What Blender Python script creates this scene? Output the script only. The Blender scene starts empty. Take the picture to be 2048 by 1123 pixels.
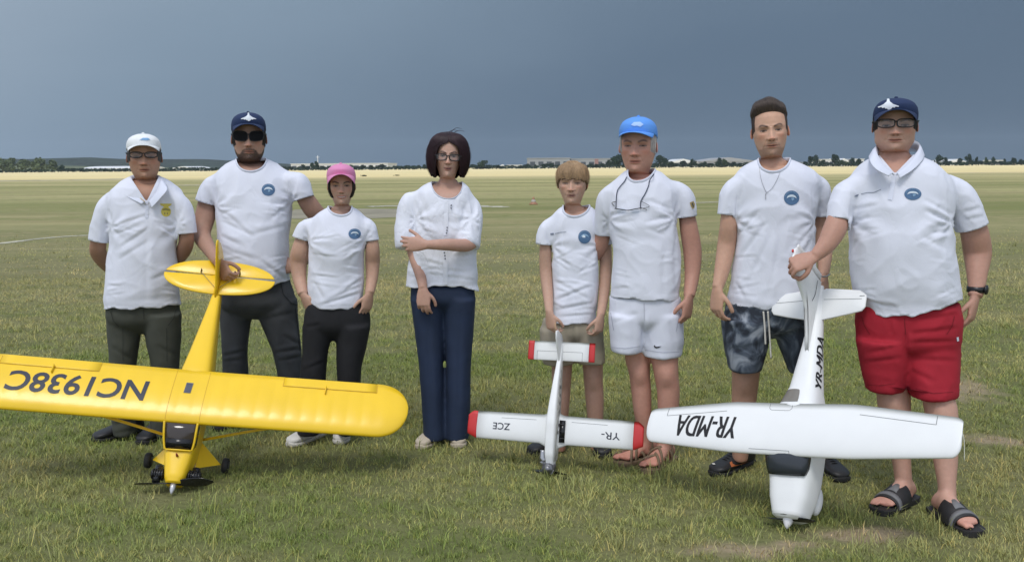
import bpy, bmesh, math, random
import numpy as np
from mathutils import Vector, Matrix, noise
from mathutils.bvhtree import BVHTree

random.seed(7)
rng = np.random.default_rng(7)
SC = bpy.context.scene
COL = SC.collection

# ------------------------------------------------------------------ camera
FPX = 1900.0                       # focal length in pixels of the 2048 px wide photograph
PW, PH = 2048, 1123
PITCH = math.atan((561.5 - 332) / FPX)
ROLL = math.atan(15 / 2048)
CAMH = 1.5
_f = np.array([0, math.cos(PITCH), -math.sin(PITCH)])
_u0 = np.array([0, math.sin(PITCH), math.cos(PITCH)])
_r0 = np.array([1.0, 0, 0])
CR = math.cos(ROLL) * _r0 - math.sin(ROLL) * _u0
CU = math.sin(ROLL) * _r0 + math.cos(ROLL) * _u0
CF = _f
cam_data = bpy.data.cameras.new('camera')
cam_data.sensor_width = 36
cam_data.lens = 36 * FPX / PW
cam_data.clip_start = 0.1
cam_data.clip_end = 20000
cam = bpy.data.objects.new('camera', cam_data)
COL.objects.link(cam)
cam.matrix_world = Matrix(((CR[0], CU[0], -CF[0], 0), (CR[1], CU[1], -CF[1], 0), (CR[2], CU[2], -CF[2], CAMH), (0, 0, 0, 1)))
SC.camera = cam
EYE = np.array([0, 0, CAMH])


def at(px, py, Y):
    """world point on the plane y = Y seen at a pixel of the photograph"""
    d = CF + CR * ((px - PW / 2) / FPX) + CU * ((PH / 2 - py) / FPX)
    return EYE + d * (Y / d[1])


def gnd(px, py):
    d = CF + CR * ((px - PW / 2) / FPX) + CU * ((PH / 2 - py) / FPX)
    return EYE + d * (CAMH / -d[2])


# ------------------------------------------------------------------ light
SUN_EL, SUN_AZ = math.radians(59), math.radians(196)     # azimuth clockwise from +y: behind the camera, a little left
wd = bpy.data.worlds.new('World')
SC.world = wd
wd.use_nodes = True
nt = wd.node_tree
nt.nodes.clear()


def N(t, kind, **kw):
    n = t.nodes.new(kind)
    for k, v in kw.items():
        setattr(n, k, v)
    return n


wo = N(nt, 'ShaderNodeOutputWorld')
sky = N(nt, 'ShaderNodeTexSky', sky_type='NISHITA')
sky.sun_disc = False
sky.sun_elevation = SUN_EL
sky.sun_rotation = SUN_AZ
bg1 = N(nt, 'ShaderNodeBackground')
bg1.inputs[1].default_value = 0.1
nt.links.new(sky.outputs[0], bg1.inputs[0])
tc = N(nt, 'ShaderNodeTexCoord')
# storm cloud deck: dark slate ahead, thinning to pale cloud behind the photographer
dt = N(nt, 'ShaderNodeVectorMath', operation='DOT_PRODUCT')
dt.inputs[1].default_value = (-0.40, -0.66, 0.63)
nt.links.new(tc.outputs['Generated'], dt.inputs[0])
nz = N(nt, 'ShaderNodeTexNoise')
nz.inputs['Scale'].default_value = 2.4
nz.inputs['Detail'].default_value = 5
mp = N(nt, 'ShaderNodeMapping')
mp.inputs['Scale'].default_value = (1, .7, 2.6)
nt.links.new(tc.outputs['Generated'], mp.inputs[0])
nt.links.new(mp.outputs[0], nz.inputs['Vector'])
m1 = N(nt, 'ShaderNodeMath', operation='MULTIPLY_ADD')
m1.inputs[1].default_value = 0.15
nt.links.new(nz.outputs[0], m1.inputs[0])
nt.links.new(dt.outputs['Value'], m1.inputs[2])
mr = N(nt, 'ShaderNodeMapRange')
mr.inputs[1].default_value = -0.82
mr.inputs[2].default_value = 1.05
nt.links.new(m1.outputs[0], mr.inputs[0])
rp = N(nt, 'ShaderNodeValToRGB')
cr = rp.color_ramp
cr.elements[0].position = 0.0
cr.elements[0].color = (0.088, 0.128, 0.180, 1)
cr.elements[1].position = 1.0
cr.elements[1].color = (1.0, 1.08, 1.26, 1)
for p_, c_ in ((0.14, (0.120, 0.176, 0.250, 1)), (0.26, (0.228, 0.308, 0.400, 1)), (0.34, (0.315, 0.395, 0.490, 1)), (0.5, (0.52, 0.60, 0.73, 1)), (0.72, (0.80, 0.88, 1.05, 1))):
    e_ = cr.elements.new(p_)
    e_.color = c_
nt.links.new(mr.outputs[0], rp.inputs[0])
bg2 = N(nt, 'ShaderNodeBackground')
nt.links.new(rp.outputs[0], bg2.inputs[0])
mr2 = N(nt, 'ShaderNodeMapRange')
mr2.inputs[1].default_value = 0.1
mr2.inputs[2].default_value = 1.0
mr2.inputs[3].default_value = 1.0
mr2.inputs[4].default_value = 0.75
nt.links.new(dt.outputs['Value'], mr2.inputs[0])
mxs = N(nt, 'ShaderNodeMixShader')
nt.links.new(mr2.outputs[0], mxs.inputs[0])
nt.links.new(bg1.outputs[0], mxs.inputs[1])
nt.links.new(bg2.outputs[0], mxs.inputs[2])
nt.links.new(mxs.outputs[0], wo.inputs[0])

sun_d = bpy.data.lights.new('sun', 'SUN')
sun_d.energy = 1.5
sun_d.angle = math.radians(18)
sun_d.color = (1.0, 0.97, 0.93)
sun = bpy.data.objects.new('sun', sun_d)
COL.objects.link(sun)
_sd = Vector((math.sin(SUN_AZ) * math.cos(SUN_EL), math.cos(SUN_AZ) * math.cos(SUN_EL), math.sin(SUN_EL)))
sun.rotation_euler = _sd.to_track_quat('Z', 'Y').to_euler()
sun.location = (0, -5, 20)
SC.view_settings.view_transform = 'Standard'
SC.view_settings.look = 'None'
SC.view_settings.exposure = 0.0
SC.view_settings.gamma = 1.0
SC.view_settings.use_curve_mapping = False
SC.cycles.max_bounces = 6
SC.cycles.transparent_max_bounces = 6

# ------------------------------------------------------------------ materials
MATS = {}


def mat(name, rgb, rough=0.8, metal=0.0, spec=0.5, sss=0.0, attr=None, bump=None, var=None, sheen=0.0, coat=0.0, alpha=None):
    """procedural principled material; bump=(scale, strength[, distance]); var=(scale, amount) colour mottling; attr = colour attribute"""
    if name in MATS:
        return MATS[name]
    m = bpy.data.materials.new(name)
    m.use_nodes = True
    t = m.node_tree
    b = t.nodes['Principled BSDF']
    b.inputs['Base Color'].default_value = (*rgb, 1)
    b.inputs['Roughness'].default_value = rough
    b.inputs['Metallic'].default_value = metal
    b.inputs['Specular IOR Level'].default_value = spec
    if sss:
        b.inputs['Subsurface Weight'].default_value = sss
        b.inputs['Subsurface Radius'].default_value = (1, 0.35, 0.2)
        b.inputs['Subsurface Scale'].default_value = 0.008
    if sheen:
        b.inputs['Sheen Weight'].default_value = sheen
        b.inputs['Sheen Roughness'].default_value = 0.5
    if coat:
        b.inputs['Coat Weight'].default_value = coat
        b.inputs['Coat Roughness'].default_value = 0.12
    if alpha is not None:
        b.inputs['Alpha'].default_value = alpha
    geo = N(t, 'ShaderNodeNewGeometry')
    src = None
    if attr:
        a = N(t, 'ShaderNodeAttribute', attribute_name=attr)
        src = a.outputs['Color']
    if var:
        n = N(t, 'ShaderNodeTexNoise')
        n.inputs['Scale'].default_value = var[0]
        n.inputs['Detail'].default_value = 5
        t.links.new(geo.outputs['Position'], n.inputs['Vector'])
        mr_ = N(t, 'ShaderNodeMapRange')
        mr_.inputs[1].default_value = 0.3
        mr_.inputs[2].default_value = 0.7
        mr_.inputs[3].default_value = 1 - var[1]
        mr_.inputs[4].default_value = 1 + var[1]
        t.links.new(n.outputs[0], mr_.inputs[0])
        mx = N(t, 'ShaderNodeMix', data_type='RGBA', blend_type='MULTIPLY')
        mx.inputs[0].default_value = 1
        if src:
            t.links.new(src, mx.inputs[6])
        else:
            mx.inputs[6].default_value = (*rgb, 1)
        t.links.new(mr_.outputs[0], mx.inputs[7])
        src = mx.outputs[2]
    if src:
        t.links.new(src, b.inputs['Base Color'])
    if bump:
        n = N(t, 'ShaderNodeTexNoise')
        n.inputs['Scale'].default_value = bump[0]
        n.inputs['Detail'].default_value = 4
        t.links.new(geo.outputs['Position'], n.inputs['Vector'])
        bp = N(t, 'ShaderNodeBump')
        bp.inputs['Strength'].default_value = bump[1]
        bp.inputs['Distance'].default_value = bump[2] if len(bump) > 2 else 0.01
        t.links.new(n.outputs[0], bp.inputs['Height'])
        t.links.new(bp.outputs[0], b.inputs['Normal'])
    MATS[name] = m
    return m


# ------------------------------------------------------------------ objects
def mesh_obj(name, V, Fc, m, parent=None, smooth=True, col=None, mats=None, mi=None):
    me = bpy.data.meshes.new(name)
    V = np.asarray(V, float)
    me.from_pydata([tuple(v) for v in V], [], [tuple(f) for f in Fc])
    me.update()
    if smooth:
        me.polygons.foreach_set('use_smooth', [True] * len(me.polygons))
    if mats:
        for x in mats:
            me.materials.append(x)
        me.polygons.foreach_set('material_index', mi)
    else:
        me.materials.append(m)
    if col is not None:
        a = me.color_attributes.new('col', 'FLOAT_COLOR', 'POINT')
        c = np.ones((len(V), 4))
        c[:, :3] = col
        a.data.foreach_set('color', c.ravel())
    o = bpy.data.objects.new(name, me)
    COL.objects.link(o)
    if parent is not None:
        o.parent = parent
        o.matrix_parent_inverse = Matrix.Identity(4)
        wl = parent_world(parent)
        o.location = tuple(-np.array(wl))
    return o


def parent_world(p):
    """all Empties and parents are kept unrotated and unscaled, so the world position is a plain sum"""
    w = np.zeros(3)
    while p is not None:
        w = w + np.array(p.location)
        p = p.parent
    return w


def thing(name, label, cat, loc, group=None):
    o = bpy.data.objects.new(name, None)
    o.empty_display_size = 0.1
    COL.objects.link(o)
    o.location = tuple(loc)
    o['label'] = label
    o['category'] = cat
    if group:
        o['group'] = group
    return o


def tag(o, label=None, cat=None, group=None, kind=None):
    if label:
        o['label'] = label
    if cat:
        o['category'] = cat
    if group:
        o['group'] = group
    if kind:
        o['kind'] = kind
    return o


# ------------------------------------------------------------------ geometry helpers
def cr_interp(pts, n):
    """Catmull-Rom through rows of values (k, d) -> (n, d), uniform parameter"""
    P = np.asarray(pts, float)
    k = len(P)
    if k == 2:
        t = np.linspace(0, 1, n)[:, None]
        return P[0] * (1 - t) + P[1] * t
    t = np.linspace(0, k - 1, n)
    i = np.minimum(t.astype(int), k - 2)
    u = (t - i)[:, None]
    p0 = P[np.maximum(i - 1, 0)]
    p1 = P[i]
    p2 = P[i + 1]
    p3 = P[np.minimum(i + 2, k - 1)]
    m1_ = (p2 - p0) / 2
    m2_ = (p3 - p1) / 2
    return (2 * u**3 - 3 * u**2 + 1) * p1 + (u**3 - 2 * u**2 + u) * m1_ + (-2 * u**3 + 3 * u**2) * p2 + (u**3 - u**2) * m2_


class Acc:
    def __init__(s):
        s.V, s.F, s.n = [], [], 0

    def add(s, V, Fc):
        V = np.asarray(V, float)
        s.V.append(V)
        s.F.extend([tuple(int(i) + s.n for i in f) for f in Fc])
        s.n += len(V)

    def rings(s, R, close=True, caps=True):
        """R: (k, m, 3) stacked rings"""
        R = np.asarray(R, float)
        k, m = R.shape[:2]
        Fc = []
        for i in range(k - 1):
            for j in range(m if close else m - 1):
                a, b = i * m + j, i * m + (j + 1) % m
                Fc.append((a, b, b + m, a + m))
        V = R.reshape(-1, 3)
        if caps:
            V = np.vstack([V, R[0].mean(0), R[-1].mean(0)])
            c0, c1 = k * m, k * m + 1
            for j in range(m):
                Fc.append((c0, (j + 1) % m, j))
                Fc.append((c1, (k - 1) * m + j, (k - 1) * m + (j + 1) % m))
        s.add(V, Fc)

    def tube(s, pts, rad, seg=16, n=None, flat=None, flatdir=None, caps=True):
        """pts (k,3), rad (k,) ; round tube along a smoothed path, flat = squash factor along flatdir"""
        P = np.asarray(pts, float)
        r = np.asarray(rad, float) * np.ones(len(P))
        n = n or max(2, (len(P) - 1) * 6 + 1)
        fl_ = np.ones(len(P)) * (1.0 if flat is None else np.asarray(flat, float))
        Q = cr_interp(np.column_stack([P, r, fl_]), n)
        P, r, fl_ = Q[:, :3], Q[:, 3], Q[:, 4]
        T = np.gradient(P, axis=0)
        T /= np.linalg.norm(T, axis=1)[:, None] + 1e-12
        ref = np.array([0, -1.0, 0.0]) if flatdir is None else np.asarray(flatdir, float)
        R = []
        ang = np.linspace(0, 2 * np.pi, seg, endpoint=False)
        for i in range(n):
            a = ref - T[i] * (ref @ T[i])
            if np.linalg.norm(a) < 0.1:
                alt = np.array([1.0, 0, 0]) if abs(T[i][0]) < 0.8 else np.array([0, 0, 1.0])
                a = alt - T[i] * (alt @ T[i])
            a /= np.linalg.norm(a)
            b = np.cross(T[i], a)
            fl = fl_[i]
            R.append(P[i] + r[i] * (fl * np.cos(ang)[:, None] * a + np.sin(ang)[:, None] * b))
        s.rings(np.array(R), caps=caps)

    def ellipsoid(s, c, a, rot=None, seg=16, rows=10):
        th = np.linspace(0, np.pi, rows + 2)[1:-1]
        ang = np.linspace(0, 2 * np.pi, seg, endpoint=False)
        R = np.array([[(a[0] * math.sin(t) * math.cos(g), a[1] * math.sin(t) * math.sin(g), a[2] * math.cos(t)) for g in ang] for t in th])
        if rot is not None:
            R = R @ np.asarray(rot).T
        s.rings(R + np.asarray(c, float))

    def box(s, c, h, rot=None):
        V = np.array([(x, y, z) for x in (-1, 1) for y in (-1, 1) for z in (-1, 1)], float) * np.asarray(h)
        if rot is not None:
            V = V @ np.asarray(rot).T
        s.add(V + np.asarray(c, float), [(0, 1, 3, 2), (4, 6, 7, 5), (0, 4, 5, 1), (2, 3, 7, 6), (0, 2, 6, 4), (1, 5, 7, 3)])

    def arr(s):
        return np.vstack(s.V), s.F

    def obj(s, name, m, parent=None, **kw):
        V, Fc = s.arr()
        return mesh_obj(name, V, Fc, m, parent, **kw)


def remesh(acc, voxel, smooth=4, fac=0.5):
    V, Fc = acc.arr()
    me = bpy.data.meshes.new('tmp')
    me.from_pydata([tuple(v) for v in V], [], Fc)
    bm = bmesh.new()
    bm.from_mesh(me)
    bmesh.ops.recalc_face_normals(bm, faces=bm.faces)
    bm.to_mesh(me)
    bm.free()
    o = bpy.data.objects.new('tmp', me)
    COL.objects.link(o)
    md = o.modifiers.new('r', 'REMESH')
    md.mode = 'VOXEL'
    md.voxel_size = voxel
    md.adaptivity = 0
    if smooth:
        ms = o.modifiers.new('s', 'SMOOTH')
        ms.factor = fac
        ms.iterations = smooth
    dg = bpy.context.evaluated_depsgraph_get()
    ev = o.evaluated_get(dg)
    m2 = ev.to_mesh()
    n = len(m2.vertices)
    co = np.empty(n * 3)
    m2.vertices.foreach_get('co', co)
    faces = [tuple(p.vertices) for p in m2.polygons]
    nv = np.empty(n * 3)
    m2.vertices.foreach_get('normal', nv)
    ev.to_mesh_clear()
    bpy.data.objects.remove(o)
    bpy.data.meshes.remove(me)
    return co.reshape(-1, 3), faces, nv.reshape(-1, 3)


def cut(V, Fc, s):
    """drop the side where s > 0, with vertices next to the line moved on to it so that the edge is clean"""
    V = V.copy()
    s = s.copy()
    F2 = []
    for f in Fc:
        if len(f) == 4 and min(s[i] for i in f) < 0 < max(s[i] for i in f):
            F2 += [(f[0], f[1], f[2]), (f[0], f[2], f[3])]
        else:
            F2.append(f)
    Fc = F2
    E = set()
    for f in Fc:
        for i in range(len(f)):
            a, b = f[i], f[(i + 1) % len(f)]
            E.add((a, b) if a < b else (b, a))
    best = {}
    for a, b in E:
        if s[a] * s[b] < 0:
            t = s[a] / (s[a] - s[b])
            p = V[a] * (1 - t) + V[b] * t
            k, d = (a, t) if t < 0.5 else (b, 1 - t)
            if k not in best or d < best[k][0]:
                best[k] = (d, p)
    for k, (d, p) in best.items():
        V[k] = p
        s[k] = 0
    keep = [f for f in Fc if min(s[i] for i in f) < -1e-9 and max(s[i] for i in f) <= 1e-9]
    used = sorted({i for f in keep for i in f})
    mp_ = {o: i for i, o in enumerate(used)}
    edge = [mp_[k] for k in best if k in mp_]
    return V[used], [tuple(mp_[i] for i in f) for f in keep], edge, np.array(used)


def vnoise(P, sc, seed=0):
    """smooth 3-D noise per vertex"""
    o = seed * 13.7
    return np.array([noise.noise((p[0] * sc[0] + o, p[1] * sc[1] + o * 0.3, p[2] * sc[2] - o)) for p in P])


def rotz(a):
    c, s_ = math.cos(a), math.sin(a)
    return np.array([[c, -s_, 0], [s_, c, 0], [0, 0, 1.0]])


def rotx(a):
    c, s_ = math.cos(a), math.sin(a)
    return np.array([[1.0, 0, 0], [0, c, -s_], [0, s_, c]])


def roty(a):
    c, s_ = math.cos(a), math.sin(a)
    return np.array([[c, 0, s_], [0, 1.0, 0], [-s_, 0, c]])


def sstep(x, a, b):
    t = np.clip((x - a) / (b - a), 0, 1)
    return t * t * (3 - 2 * t)


def unit(v):
    v = np.asarray(v, float)
    return v / (np.linalg.norm(v) + 1e-12)
# ------------------------------------------------------------------ people
M_SKIN = mat('skin', (0.4, 0.24, 0.17), rough=0.55, spec=0.35, sss=0.12, attr='col', var=(60, 0.05), bump=(260, 0.12, 0.002))
M_WHITE_KNIT = mat('white_knit', (0.72, 0.74, 0.82), rough=0.92, spec=0.2, sheen=0.15, bump=(420, 0.25, 0.002), var=(9, 0.02))
M_WHITE_LINEN = mat('white_linen', (0.74, 0.76, 0.83), rough=0.9, spec=0.2, sheen=0.1, bump=(300, 0.4, 0.003), var=(14, 0.03))
M_RIB = mat('white_rib', (0.69, 0.72, 0.82), rough=0.95, spec=0.2, bump=(600, 0.4, 0.002))
M_HAIR = mat('hair', (0.02, 0.015, 0.012), rough=0.45, spec=0.4, attr='col')
M_BLACK_PLASTIC = mat('black_plastic', (0.012, 0.012, 0.013), rough=0.35)
M_LENS_DARK = mat('dark_lens', (0.004, 0.004, 0.005), rough=0.15, spec=0.08)
M_METAL = mat('grey_metal', (0.45, 0.45, 0.46), rough=0.35, metal=1.0)
M_GOLD = mat('gold_chain', (0.75, 0.52, 0.2), rough=0.3, metal=1.0)


def clear_lens():
    m = bpy.data.materials.new('clear_lens')
    m.use_nodes = True
    t = m.node_tree
    t.nodes.clear()
    o = N(t, 'ShaderNodeOutputMaterial')
    tr = N(t, 'ShaderNodeBsdfTransparent')
    tr.inputs[0].default_value = (0.80, 0.83, 0.86, 1)
    gl = N(t, 'ShaderNodeBsdfGlossy')
    gl.inputs['Roughness'].default_value = 0.04
    mx = N(t, 'ShaderNodeMixShader')
    mx.inputs[0].default_value = 0.05
    t.links.new(tr.outputs[0], mx.inputs[1])
    t.links.new(gl.outputs[0], mx.inputs[2])
    t.links.new(mx.outputs[0], o.inputs[0])
    return m


M_LENS = clear_lens()


def add_wrinkles(m, scale, dist, strength):
    """fine ridged cloth creases on top of the weave"""
    t = m.node_tree
    b = t.nodes['Principled BSDF']
    prev = b.inputs['Normal'].links[0].from_node if b.inputs['Normal'].links else None
    g = N(t, 'ShaderNodeNewGeometry')
    mp_ = N(t, 'ShaderNodeMapping')
    mp_.inputs['Scale'].default_value = (1.0, 1.0, .72)
    mp_.inputs['Rotation'].default_value = (0, .5, 0)
    t.links.new(g.outputs['Position'], mp_.inputs[0])
    n = N(t, 'ShaderNodeTexNoise')
    n.inputs['Scale'].default_value = scale
    n.inputs['Detail'].default_value = 3
    n.inputs['Roughness'].default_value = .5
    n.inputs['Distortion'].default_value = 1.1
    t.links.new(mp_.outputs[0], n.inputs['Vector'])
    s_ = N(t, 'ShaderNodeMath', operation='SUBTRACT')
    s_.inputs[1].default_value = .5
    t.links.new(n.outputs[0], s_.inputs[0])
    a = N(t, 'ShaderNodeMath', operation='ABSOLUTE')
    t.links.new(s_.outputs[0], a.inputs[0])
    p_ = N(t, 'ShaderNodeMath', operation='POWER')
    p_.inputs[1].default_value = .6
    t.links.new(a.outputs[0], p_.inputs[0])
    bp = N(t, 'ShaderNodeBump')
    bp.inputs['Strength'].default_value = strength
    bp.inputs['Distance'].default_value = dist
    t.links.new(p_.outputs[0], bp.inputs['Height'])
    if prev:
        t.links.new(prev.outputs[0], bp.inputs['Normal'])
    t.links.new(bp.outputs[0], b.inputs['Normal'])


add_wrinkles(M_WHITE_KNIT, 6.0, .018, .15)
add_wrinkles(M_WHITE_LINEN, 9, .022, .28)

# head profile: z (0 chin .. 1 crown), front, back, half width, exponent of the front half
HEAD_ROWS = np.array([
    (1.000, 0.020, 0.020, 0.020, 2.0), (0.992, 0.110, 0.130, 0.105, 2.0), (0.965, 0.205, 0.235, 0.185, 2.0), (0.92, 0.285, 0.325, 0.248, 2.0),
    (0.85, 0.348, 0.405, 0.302, 2.05), (0.76, 0.388, 0.450, 0.332, 2.1), (0.66, 0.402, 0.470, 0.344, 2.15), (0.58, 0.404, 0.472, 0.346, 2.2),
    (0.50, 0.396, 0.462, 0.345, 2.2), (0.42, 0.394, 0.440, 0.340, 2.1), (0.34, 0.392, 0.402, 0.326, 2.0), (0.26, 0.390, 0.355, 0.306, 1.85),
    (0.18, 0.384, 0.312, 0.282, 1.72), (0.11, 0.374, 0.285, 0.254, 1.58), (0.06, 0.366, 0.270, 0.232, 1.46), (0.03, 0.350, 0.262, 0.220, 1.42), (0.012, 0.318, 0.260, 0.216, 1.42), (0.0, 0.255, 0.258, 0.215, 1.5),
    (-0.012, 0.170, 0.256, 0.216, 1.65), (-0.02, 0.095, 0.256, 0.218, 1.8)])
NSEG = 132
_th = np.linspace(0, 2 * np.pi, NSEG, endpoint=False)
PHI = _th - 0.52 * np.sin(_th)          # 0 = straight ahead, denser on the face


def head_prof(z):
    Z = HEAD_ROWS[::-1]
    return np.array([np.interp(z, Z[:, 0], Z[:, k]) for k in range(1, 5)])


def ring_xy(phi, f, b, w, n):
    c, s_ = np.cos(phi), np.sin(phi)
    nn = np.where(c > 0, n, 2.1)
    x = w * np.sign(s_) * np.abs(s_) ** (2 / nn)
    y = np.where(c > 0, -f, b) * np.abs(c) ** (2 / nn)
    return x, y


def gs(x, z, cx, cz, rx, rz):
    return np.exp(-((x - cx) / rx) ** 2 - ((z - cz) / rz) ** 2)


def face_features(L, h):
    """L: canonical head points (n,3) -> displaced points"""
    x, y, z = L[:, 0] / h['fw'], L[:, 1], L[:, 2]
    front = sstep(-y, 0.10, 0.27)
    ax = np.abs(x)
    d = np.zeros(len(L))
    nw = h.get('nose', 1.0)
    # nose: bridge widening to the tip, then cut under
    t = np.clip((0.56 - z) / (0.56 - 0.355), 0, 1)
    hgt = (0.022 + 0.120 * t ** 1.35) * (z < 0.57) * sstep(z, 0.298, 0.345) * sstep(0.60 - z, 0.0, 0.06)
    wid = (0.036 + 0.034 * t) * nw
    d += hgt * np.exp(-(x / wid) ** 2)
    d += 0.036 * (gs(ax, z, 0.066 * nw, 0.338, 0.032, 0.030))
    d -= 0.02 * gs(ax, z, 0.03, 0.305, 0.022, 0.012)
    # eye sockets, lids, brows
    d -= 0.056 * gs(ax, z, 0.142, 0.508, 0.086, 0.048)
    d += 0.024 * gs(ax, z, 0.150, 0.495, 0.052, 0.026)
    d += 0.012 * gs(ax, z, 0.150, 0.520, 0.060, 0.010)
    d -= 0.010 * gs(ax, z, 0.150, 0.458, 0.060, 0.012)
    d += 0.024 * gs(ax, z, 0.135, 0.578, 0.105, 0.030)
    # cheeks, temples
    d += 0.018 * gs(ax, z, 0.225, 0.415, 0.085, 0.06)
    d -= 0.016 * gs(ax, z, 0.25, 0.24, 0.07, 0.09)
    line = np.abs((ax - 0.092) * 0.93 - (0.33 - z) * 0.40)
    d -= 0.011 * np.exp(-(line / 0.016) ** 2) * sstep(z, 0.16, 0.22) * sstep(0.36 - z, 0, 0.05)
    # mouth
    mz = 0.208 + h.get('smile', 0) * 1.2 * ax ** 2
    d += 0.020 * gs(ax, z - mz, 0, 0.060, 0.14, 0.05)
    d += 0.016 * gs(ax, z - mz, 0, 0.019, 0.082, 0.013)
    d += 0.020 * gs(ax, z - mz, 0, -0.022, 0.072, 0.015)
    d -= 0.022 * gs(ax, z - mz, 0, 0.0, 0.098, 0.007)
    d -= 0.012 * gs(ax, z, 0, 0.150, 0.075, 0.018)
    d += 0.026 * gs(ax, z, 0, 0.070, 0.085, 0.050)
    if h.get('jowl'):
        d += h['jowl'] * gs(ax, z, 0.20, 0.10, 0.10, 0.09)
    if h.get('beardvol'):
        d += h['beardvol'] * sstep(0.23 - z, 0, 0.08) * sstep(z, -0.08, 0.0)
    L = L.copy()
    L[:, 1] -= d * front
    return L


def face_colour(L, h):
    x, y, z = L[:, 0] / h['fw'], L[:, 1], L[:, 2]
    ax = np.abs(x)
    front = sstep(-y, 0.05, 0.22)
    base = np.array(h['skin'])
    c = np.tile(base, (len(L), 1))

    def mix(w, col):
        nonlocal c
        w = np.clip(w, 0, 1)[:, None]
        c = c * (1 - w) + np.array(col) * w
    red = base * np.array([1.10, 0.84, 0.80])
    mix(0.6 * front * gs(ax, z, 0.20, 0.39, 0.09, 0.07), red)
    mix(0.7 * front * gs(ax, z, 0, 0.35, 0.07, 0.04), red)
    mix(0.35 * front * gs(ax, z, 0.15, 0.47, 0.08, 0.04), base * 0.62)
    mz = 0.208 + h.get('smile', 0) * 1.2 * ax ** 2
    zz = z - mz
    lw = .122 if h.get('teeth') else .100
    lip = np.exp(-(ax / lw) ** 6) * np.exp(-(zz / (.042 if h.get('teeth') else .036)) ** 4)
    mix(0.85 * front * lip, h.get('lip', base * np.array([0.85, 0.55, 0.52])))
    mix(0.95 * front * np.exp(-(ax / .112) ** 6) * np.exp(-(zz / 0.009) ** 2), base * 0.16)
    if h.get('teeth'):
        mix(front * np.exp(-(ax / 0.098) ** 6) * np.exp(-((zz - 0.001) / 0.014) ** 4), (0.60, 0.55, 0.50))
    # beard
    bc = np.array(h.get('beardcol', (0.03, 0.02, 0.015)))
    if h.get('beard'):
        zb_ = np.interp(ax, [0, .10, .15, .20, .25, .31, .37], [.288, .278, .235, .165, .175, .29, .46])
        jag = 0.010 * vnoise(L, (40, 40, 40), 4)
        m_ = sstep(zb_ + jag - z, -0.012, 0.030) * sstep(z, -0.20, -0.03)
        m_ = m_ * (1 - 0.9 * lip) * (1 - .55 * gs(ax, z - mz, 0, -.045, .05, .012))
        m_ *= 0.9 + 0.25 * vnoise(L, (60, 60, 60), 6)
        m_ *= sstep(0.30 - y, 0, 0.15)
        mix(h['beard'] * m_, bc)
    # brows
    bw = h.get('brow', 0.85)
    bz = 0.568 + 0.035 * np.exp(-((ax - 0.17) / 0.08) ** 2) - 0.12 * np.clip(ax - 0.2, 0, 1)
    mix(bw * front * np.exp(-((z - bz) / 0.020) ** 4) * sstep(ax, 0.045, 0.075) * sstep(0.255 - ax, 0, 0.05), h.get('browcol', (0.03, 0.022, 0.018)))
    # eyes
    op = h.get('open', 0.017)
    e = (ax - 0.150) / 0.062
    lim = np.clip(1 - e ** 2, 0, 1) ** 0.7
    ez = z - 0.497
    inside = (np.abs(ez) < op * lim) & (np.abs(e) < 1) & (front > 0.5)
    mix(0.85 * front * (np.abs(e) < 1.08) * np.exp(-((ez - op * lim - 0.004) / 0.010) ** 2), (0.02, 0.014, 0.012))
    mix(0.55 * front * gs(ax, z, .145, .530, .080, .026), base * 0.40)  # shadow of brow and lid painted into the socket colour
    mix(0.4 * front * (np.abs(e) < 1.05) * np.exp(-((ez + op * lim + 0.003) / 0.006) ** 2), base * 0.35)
    mix(inside.astype(float) * .9, (0.25, 0.225, 0.21))
    ir = np.exp(-(((ax - 0.150) / 0.030) ** 2 + (ez / 0.030) ** 2) ** 3)
    mix(inside * ir, h.get('iris', (0.035, 0.022, 0.014)))
    # nostrils
    mix(0.8 * front * gs(ax, z, 0.034, 0.309, 0.020, 0.010), base * 0.2)
    # stubble or hair painted to the scalp under the hair mesh
    if h.get('scalp') is not None:
        sc_, col_ = h['scalp']
        hair = sstep(z, sc_, sc_ + 0.03) * sstep(y, -0.30, -0.12)
        hair = np.maximum(hair, sstep(y, 0.0, 0.06) * sstep(z, 0.14, 0.24))
        hair = np.maximum(hair, sstep(y, -0.10, -0.05) * sstep(z, 0.44, 0.50))
        mix(hair, col_)
    return c


class Head:
    def __init__(s, h, Y):
        s.h = h
        s.C = at(h['cx'], h['chin'], Y)
        top = at(h['cx'], h['top'], Y)
        s.H = float(np.linalg.norm(top - s.C)) * h.get('hs', 1.0)
        s.R = rotz(facing(float(s.C[0]), Y) + math.radians(h.get('yaw', 0))) @ rotx(math.radians(h.get('pitch', 0))) @ roty(math.radians(h.get('roll', 0)))

    def w(s, L):
        return s.C + (np.asarray(L, float) * s.H) @ s.R.T

    def surf(s, phi, z, off=0.0):
        f, b, w, n = head_prof(z)
        x, y = ring_xy(np.atleast_1d(phi), f + off, b + off, w * s.h['fw'] + off, n)
        return np.column_stack([x, y, np.full(len(x), z)])


def facing(x, Y):
    """everyone is turned towards the photographer: angle about z"""
    return -math.atan2(x, Y) * 0.9


def torso_ring(row, Y, phi, inset=0.0, n=2.3):
    py, xl, xr, yf, yb = row
    a = at(xl, py, Y)
    b = at(xr, py, Y)
    c = (a + b) / 2
    g = facing(c[0], Y)
    hw = (b[0] - a[0]) / 2 * math.cos(g) - inset
    x, y = ring_xy(phi, yf - inset, yb - inset, hw, n)
    cg, sg = math.cos(g), math.sin(g)
    return np.column_stack([c[0] + x * cg - y * sg, c[1] + x * sg + y * cg, np.full(len(x), c[2])])


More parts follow.
